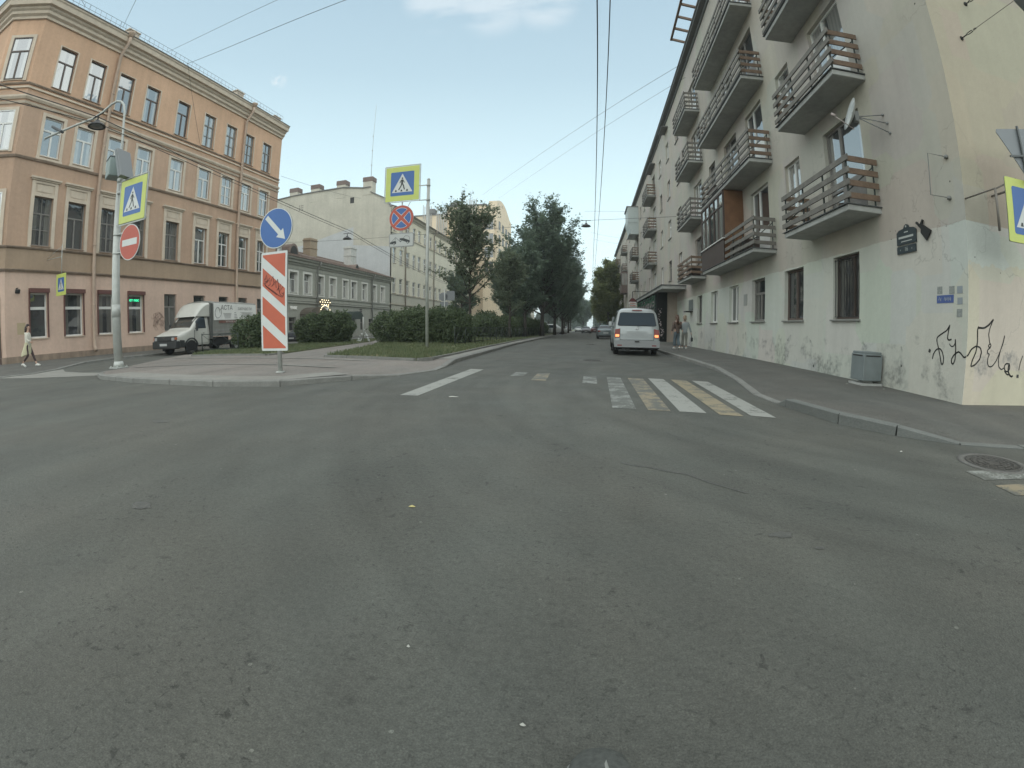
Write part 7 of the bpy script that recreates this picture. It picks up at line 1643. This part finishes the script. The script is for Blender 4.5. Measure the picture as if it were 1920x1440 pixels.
def leaves_mesh(name, C, size, m, parent, rs, flat=.5, elong=1.9):
    """C: N x 3 leaf centres -> one mesh of small diamond leaves"""
    n = len(C); d = rs.normal(size=(n, 3)); d[:, 2] *= flat; d /= np.linalg.norm(d, axis=1)[:, None]
    e = np.cross(d, rs.normal(size=(n, 3))); e /= np.linalg.norm(e, axis=1)[:, None]
    s = (size*(.6+.8*rs.random(n)))[:, None]
    a = C+d*s*elong*.5; b = C-d*s*elong*.5; c = C+e*s*.5; q = C-e*s*.5
    V = np.stack([a, c, b, q], 1).reshape(-1, 3)
    me = bpy.data.meshes.new(name); me.vertices.add(4*n); me.vertices.foreach_set('co', V.ravel().astype('f'))
    me.loops.add(4*n); me.loops.foreach_set('vertex_index', np.arange(4*n, dtype='i')); me.polygons.add(n); me.polygons.foreach_set('loop_start', np.arange(0, 4*n, 4, dtype='i')); me.polygons.foreach_set('loop_total', np.full(n, 4, 'i'))
    me.materials.append(m); me.update(); o = bpy.data.objects.new(name, me); COL.objects.link(o); o.parent = parent; return o
def tree(loc, h, cr_, z0, nleaf, lsize, label, seed, m=LEAF, lean=0, trunk_r=.13, spread=.30, nl=26, cz=None, group='trees along the boulevard', clump=.32):
    rs = np.random.RandomState(seed); t = thing('tree', label, 'tree', loc, 0, group)
    mb = MB(); tr_ = []; th = z0+(h-z0)*.72
    for k in range(9): f = k/8; tr_.append(Vector((lean*f*f+rs.normal()*.04*f, rs.normal()*.05*f, th*f)))
    mb.tube(tr_, [trunk_r*(1.25 if k == 0 else 1-.75*k/8) for k in range(9)], 8)
    tips = []; cz_ = z0+(h-z0)*.48; hh = (h-z0)*.55
    lim = [1.0]
    def inside(p): return ((p.x-lean*.5)/cr_)**2+(p.y/cr_)**2+((p.z-cz_)/hh)**2 < lim[0]
    for i in range(nl):
        lim[0] = .62+.75*rs.random()**1.5
        f = rs.random()**.85; zs_ = z0*.9+(th-z0*.9)*f; kf = zs_/th*8; k0 = min(7, int(kf)); base = tr_[k0].lerp(tr_[k0+1], kf-k0)
        az = i*2.399+rs.normal()*.3; el = R(28+45*f+rs.normal()*8); d = Vector((math.cos(az)*math.cos(el), math.sin(az)*math.cos(el), math.sin(el)))
        p = base.copy(); pts = [p.copy()]; ln = 0
        while ln < (cr_*1.15+hh*.55*f) and (inside(p) or ln < .5):
            st = .28+.02*cr_; d = (d+Vector((rs.normal()*.12, rs.normal()*.12, .05+rs.normal()*.08))).normalized(); p = p+d*st; ln += st; pts.append(p.copy())
        r0 = trunk_r*.42*(1-.5*f); mb.tube(pts, [max(.006, r0*(1-q/len(pts))) for q in range(len(pts))], 5, cap=False)
        for q in range(1, len(pts)):
            if q/len(pts) < .18: continue
            for _ in range(2+(q > len(pts)*.5)):
                a2 = rs.random()*6.28; dd = (d*.55+Vector((math.cos(a2), math.sin(a2), .25+rs.normal()*.3))*.8).normalized(); L = (.35+.75*rs.random())*(.45+cr_*.2)
                e1 = pts[q]+dd*L*.5; e2 = e1+(dd+Vector((0, 0, .25))).normalized()*L*.5
                mb.tube([pts[q], e1, e2], [.012, .008, .003], 3, cap=False); tips += [(pts[q], e1), (e1, e2), (e1, e2)]
    mb.build('trunk', BARK, t)
    Cn = []; k = rs.randint(0, len(tips), nleaf); f = rs.random(nleaf)
    A = np.array([tuple(a) for a, b in tips]); B = np.array([tuple(b) for a, b in tips])
    C = A[k]+(B[k]-A[k])*f[:, None]+rs.normal(size=(nleaf, 3))*clump*np.array([.42, .42, .34])*(.5+rs.random(nleaf)[:, None])
    leaves_mesh('crown', C, lsize, m, t, rs); return t
def tree_copy(src, loc, rz, sc, label):
    c = copy_tree(src); c.location = loc; c.rotation_euler = (0, 0, rz); c.scale = sc; c['label'] = label; return c
t1 = tree((-6.75, 26.3, .16), 7.7, 2.0, 2.4, 10500, .085, 'slender loose crowned young tree behind the long hedge, nearest of the row', 3, LEAF, lean=-.15, trunk_r=.10, nl=46, clump=.17)
t1['label'] = 'slender loose crowned young tree behind the long hedge, nearest of the row'
t2 = tree((-6.6, 39, .16), 6.9, 1.25, 1.9, 8000, .10, 'young tree close behind the nearest one, between it and the dense group', 8, LEAF, trunk_r=.12, nl=38, clump=.2)
t3 = tree((-4.6+-.6, 52.5, .16), 13.9, 4.3, 2.2, 46000, .13, 'tallest dense dark tree leaning over the right carriageway', 11, LEAFD, lean=.9, trunk_r=.24, nl=60, clump=.36)
t3b = tree((-6.3, 46.5, .16), 8.6, 1.7, 2.3, 20000, .12, 'dense dark tree on the left side of the tall group', 14, LEAFD, trunk_r=.18, nl=40, clump=.32)
k_ = 0
for x, y, s_2, src, lb in ((-4.4, 61, .86, t3, 'dark tree right behind the tallest one, its trunk second from the kerb'), (-9.5, 60, .8, t3, 'dark tree left behind the tall group'), (-3.9, 71, .82, t3, 'dark tree overhanging the right carriageway past the tall group'), (-11.5, 74, .85, t3b, 'tree deep in the middle of the boulevard'), (-3.6, 84, .8, t3, 'tree near the turning white estate car'), (-15.5, 56, .9, t3b, 'tree at the left edge of the boulevard in front of the cream house'), (-14.8, 88, 1.0, t3b, 'tree at the left edge of the boulevard farther back'), (-5.0, 98, .85, t3, 'far tree at the right edge of the boulevard'), (-6.5, 118, .95, t3, 'farther tree behind the white estate car'), (-5.4, 142, 1.0, t3, 'very distant tree where the street narrows'), (-16, 120, 1.0, t3b, 'distant tree on the left side of the boulevard')):
    tree_copy(src, (x, y, .16), k_*1.7+.6, (s_2, s_2, s_2), lb); k_ += 1
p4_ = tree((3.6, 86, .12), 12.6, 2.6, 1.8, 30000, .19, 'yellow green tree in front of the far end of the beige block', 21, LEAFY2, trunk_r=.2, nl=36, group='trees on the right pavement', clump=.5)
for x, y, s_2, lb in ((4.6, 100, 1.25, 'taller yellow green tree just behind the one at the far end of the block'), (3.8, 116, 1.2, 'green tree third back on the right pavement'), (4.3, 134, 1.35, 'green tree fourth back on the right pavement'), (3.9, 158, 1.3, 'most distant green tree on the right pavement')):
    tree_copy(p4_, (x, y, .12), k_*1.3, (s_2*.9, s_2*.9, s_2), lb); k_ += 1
tag_o = tree((8.5, 128, .1), 15, 5, 1.5, 26000, .26, 'broad dark tree beyond the end of the beige block', 25, LEAFD, trunk_r=.3, nl=36, group='trees on the right pavement', clump=.7)
tree_copy(tag_o, (4.4, 112, .1), 2.2, (.75, .75, .9), 'dark tree overlapping the yellow green trees on the right')
for x, y, lb in ((-2.0, 196, 'dark far tree closing the right side of the view'), (-9.5, 205, 'dark far tree closing the left side of the view'), (-17, 200, 'dark far tree behind the left carriageway')): tree_copy(tag_o, (x, y, .1), x, (.9, .9, .85), lb)
# hedges and shrubs --------------------------------------------------------
def hedge(label, blobs, n, size, seed, m=BUSH, name='hedge', cat='hedge', group='hedges on the boulevard lawn'):
    """blobs: (x, y, rx, ry, h) lumps; leaves fill a shell, stems below"""
    rs = np.random.RandomState(seed); x0, y0 = blobs[0][0], blobs[0][1]; t = thing(name, label, cat, (x0, y0, .16), 0, group)
    mb = MB(); C = []; wsum = sum(b[2]*b[3]+b[2]*b[4] for b in blobs)
    for (x, y, rx, ry, h) in blobs:
        k = int(n*(rx*ry+rx*h)/wsum); u = rs.normal(size=(k, 3)); u /= np.linalg.norm(u, axis=1)[:, None]
        r_ = (1-.42*rs.random(k)**1.6); lump = 1+.13*np.sin(u[:, 0]*5+seed)*np.cos(u[:, 2]*6+x)+.09*np.sin(u[:, 1]*9+y)+.05*rs.normal(size=k)
        P_ = u*(r_*lump)[:, None]*np.array([rx, ry, h*.56]); P_[:, 2] += h*.50; P_ += np.array([x-x0, y-y0, 0]); C.append(P_[P_[:, 2] > .05])
        # sprigs standing out of the top
        for _ in range(int(9*rx)):
            a = rs.random()*6.28; q = rs.random()**.5; bx, by = x-x0+math.cos(a)*rx*q*.9, y-y0+math.sin(a)*ry*q*.9; zt = h*(.5+.56*math.sqrt(max(0, 1-q*q)))
            L = .12+.25*rs.random(); d = np.array([rs.normal()*.25, rs.normal()*.25, 1]); f = rs.random((10, 1)); C.append(np.array([bx, by, zt-.06])+d*f*L+rs.normal(size=(10, 3))*.03)
        for _ in range(int(7+6*rx)):
            a = rs.random()*6.28; q = rs.random()**.5; b0 = Vector((x-x0+math.cos(a)*rx*.6*q, y-y0+math.sin(a)*ry*.6*q, 0)); mb.tube([b0, b0*1.0+Vector((rs.normal()*.1, rs.normal()*.1, h*.4)), b0+Vector((rs.normal()*.2, rs.normal()*.2, h*.8))], [.018, .014, .005], 4, cap=False)
    mb.build('stems', BARK, t); leaves_mesh('foliage', np.concatenate(C), size, m, t, rs, flat=.8, elong=1.5); return t
hedge('long dense green hedge behind the slim sign post', [(-12.4, 27.6, 1.25, 1.2, 1.85), (-11.1, 27.0, 1.1, 1.1, 1.95), (-9.7, 26.3, 1.2, 1.2, 1.98), (-8.4, 25.9, 1.1, 1.1, 1.95), (-7.3, 25.6, .9, 1.0, 1.8), (-10.6, 28.0, 1.3, 1.0, 1.9), (-8.3, 27.3, 1.3, 1.0, 1.95)], 36000, .085, 31)
hedge('green hedge between the striped board and the white stone planter', [(-17.7, 26.4, .9, 1.0, 1.75), (-16.9, 27.2, 1.0, 1.0, 1.95), (-16.15, 27.9, .85, .9, 1.95)], 24000, .09, 32)
hedge('low trimmed hedge beyond the tree trunk along the kerb fence', [(-9.0, 41, 1.5, 1.4, 1.85), (-7.8, 43.5, 1.2, 2.0, 1.9), (-7.2, 47.5, 1.0, 2.6, 1.9), (-7.0, 52, 1.0, 2.8, 1.85), (-10.5, 43, 1.3, 1.6, 1.85)], 22000, .11, 33)
hedge('low far hedge continuing along the kerb fence under the trees', [(-6.9, 57.5, 1.0, 2.8, 1.8), (-6.9, 63, 1.0, 3, 1.8), (-6.9, 69, 1.0, 3.2, 1.7)], 12000, .14, 34)
hedge('bushy shrub hiding the rear of the parked truck', [(-17.2, 19.7, .95, .8, 1.55), (-16.2, 20.0, .7, .8, 1.75), (-16.4, 20.3, 1.0, .8, 1.85)], 13000, .08, 35, name='shrub', cat='shrub')
hedge('leafy dark shrub behind the trunks left of the far hedge', [(-11.5, 52, 1.6, 1.3, 2.6)], 6000, .13, 36, name='shrub', cat='shrub')
# low iron fence ---------------------------------------------------------
FEN = mat('dark green fence iron', (.025, .035, .030), .6)
def fence(label, pts, h, z, group=None):
    t = thing('low_fence', label, 'fence', (*pts[0], z), 0, group); o0 = Vector((*pts[0], 0)); P_ = [Vector((*p, 0))-o0 for p in pts]
    for i in range(len(P_)): mb = MB(); mb.tube([P_[i], P_[i]+Vector((0, 0, h+.02))], .024, 6); mb.build('post', FEN, t)
    mb = MB()
    for a, b in zip(P_[:-1], P_[1:]):
        for zz_ in (h-.02, .14): mb.bar(a+Vector((0, 0, zz_)), b+Vector((0, 0, zz_)), .022, .03)
        m_ = (a+b)/2; mb.bar(a+Vector((0, 0, h-.03)), m_+Vector((0, 0, .15)), .014, .018); mb.bar(m_+Vector((0, 0, .15)), b+Vector((0, 0, h-.03)), .014, .018); mb.bar(a+Vector((0, 0, .15)), m_+Vector((0, 0, h-.03)), .014, .018); mb.bar(m_+Vector((0, 0, h-.03)), b+Vector((0, 0, .15)), .014, .018)
    mb.build('railing', FEN, t); return t
fence('long low iron fence with crossed bars running along the kerb side of the lawn', [(-6.55+.035*k, 22.4+1.95*k) for k in range(17)], .92, .16)
fence('far stretch of the low iron fence under the dark trees', [(-6.0, 56+2.4*k) for k in range(9)], .92, .16)
q0 = atY(379, 644, 17.0)
fence('short end panel of low iron fence in front of the truck door', [(q0.x, 17.0), (-16.4, 18.0)], 0.88, .16)
fence('short dark fence panel in front of the parked car by the first hedge', [(-20.3+2.6, 28.2), (-18.9+2.9, 27.8)], .85, .16)
# grass ------------------------------------------------------------------
def pip(p, poly_):
    c = False; n = len(poly_); j_ = n-1
    for i in range(n):
        if (poly_[i][1] > p[1]) != (poly_[j_][1] > p[1]) and p[0] < (poly_[j_][0]-poly_[i][0])*(p[1]-poly_[i][1])/(poly_[j_][1]-poly_[i][1])+poly_[i][0]: c = not c
        j_ = i
    return c
rs = np.random.RandomState(5); G0 = []
for poly_, n_ in ((LAWN1, 15000), (LAWN2, 30000)):
    k = 0
    while k < n_:
        y = 12.8+30*rs.random()**1.7; x = -18+13.6*rs.random()
        if pip((x, y), poly_):
            if noise.noise(Vector((x*.55, y*.55, 0))) > -.28 or rs.random() < .25: G0.append((x, y))
            k += 1
G0 = np.array(G0); n = len(G0); hgt = (.05+.10*rs.random(n))*(1+.5*(rs.random(n) > .9)); ang = rs.random(n)*6.28; wd = .012+.012*rs.random(n)
bx = np.cos(ang)*wd; by = np.sin(ang)*wd; lx, ly = rs.normal(size=n)*.035, rs.normal(size=n)*.035
V = np.stack([np.stack([G0[:, 0]-bx, G0[:, 1]-by, np.full(n, .16)], 1), np.stack([G0[:, 0]+bx, G0[:, 1]+by, np.full(n, .16)], 1), np.stack([G0[:, 0]+lx, G0[:, 1]+ly, .16+hgt], 1)], 1).reshape(-1, 3)
me = bpy.data.meshes.new('grass'); me.vertices.add(3*n); me.vertices.foreach_set('co', V.ravel().astype('f')); me.loops.add(3*n); me.loops.foreach_set('vertex_index', np.arange(3*n, dtype='i')); me.polygons.add(n); me.polygons.foreach_set('loop_start', np.arange(0, 3*n, 3, dtype='i')); me.polygons.foreach_set('loop_total', np.full(n, 3, 'i')); me.materials.append(GRASS); me.update()
go = bpy.data.objects.new('grass', me); COL.objects.link(go); tag(go, 'short patchy grass on the boulevard lawns', 'grass', kind='stuff')
rs = np.random.RandomState(9); C = []
for poly_ in (LAWN1, LAWN2):
    for _ in range(5000):
        y = 12.8+22*rs.random()**1.4; x = -18+13.6*rs.random()
        if pip((x, y), poly_): C.append((x, y, .185+.02*rs.random()))
lt = leaves_mesh('leaf_litter', np.array(C), .055, leaf_mat('dry clover and leaves', (.12, .11, .05), (.30, .27, .16), .1), None, rs, flat=.15, elong=1.3); tag(lt, 'dry leaves and clover scattered over the lawn', 'leaf litter', kind='stuff')

# far-off trees that close the street as one mass, with the bright slit left open
rs = np.random.RandomState(77); C = []
for x0, x1, h in ((-70, -1.2, 15), (3.2, 70, 17)):
    k = 26000; x = x0+(x1-x0)*rs.random(k); hh = h*(.75+.2*np.sin(x*.45+1)+.12*np.sin(x*1.3)); z = hh*rs.random(k)**.8; y = 300+8*rs.random(k); C.append(np.stack([x, y, z+.3], 1))
fw = leaves_mesh('distant_trees', np.concatenate(C), .9, LEAFD, None, rs, flat=.8, elong=1.3); tag(fw, 'far-off mass of trees closing the end of the street', 'trees', kind='stuff')

# ------------------------------------------------------------------ thin evening haze
hm = bpy.data.materials.new('thin haze'); hm.use_nodes = True; ht = hm.node_tree; ht.nodes.clear()
vo = ht.nodes.new('ShaderNodeVolumePrincipled'); vo.inputs['Color'].default_value = (.86, .93, .97, 1); vo.inputs['Density'].default_value = HAZE = .0007; vo.inputs['Anisotropy'].default_value = 0.1
ho = ht.nodes.new('ShaderNodeOutputMaterial'); ht.links.new(vo.outputs[0], ho.inputs['Volume'])
mb = MB(); mb.box(-720, 720, -420, 1420, -1.0, 42); hz_o = mb.build('haze', hm); tag(hz_o, 'thin pale evening haze filling the street', 'haze', kind='stuff')
scene.cycles.volume_max_steps = 32; scene.cycles.volume_step_rate = 8.0
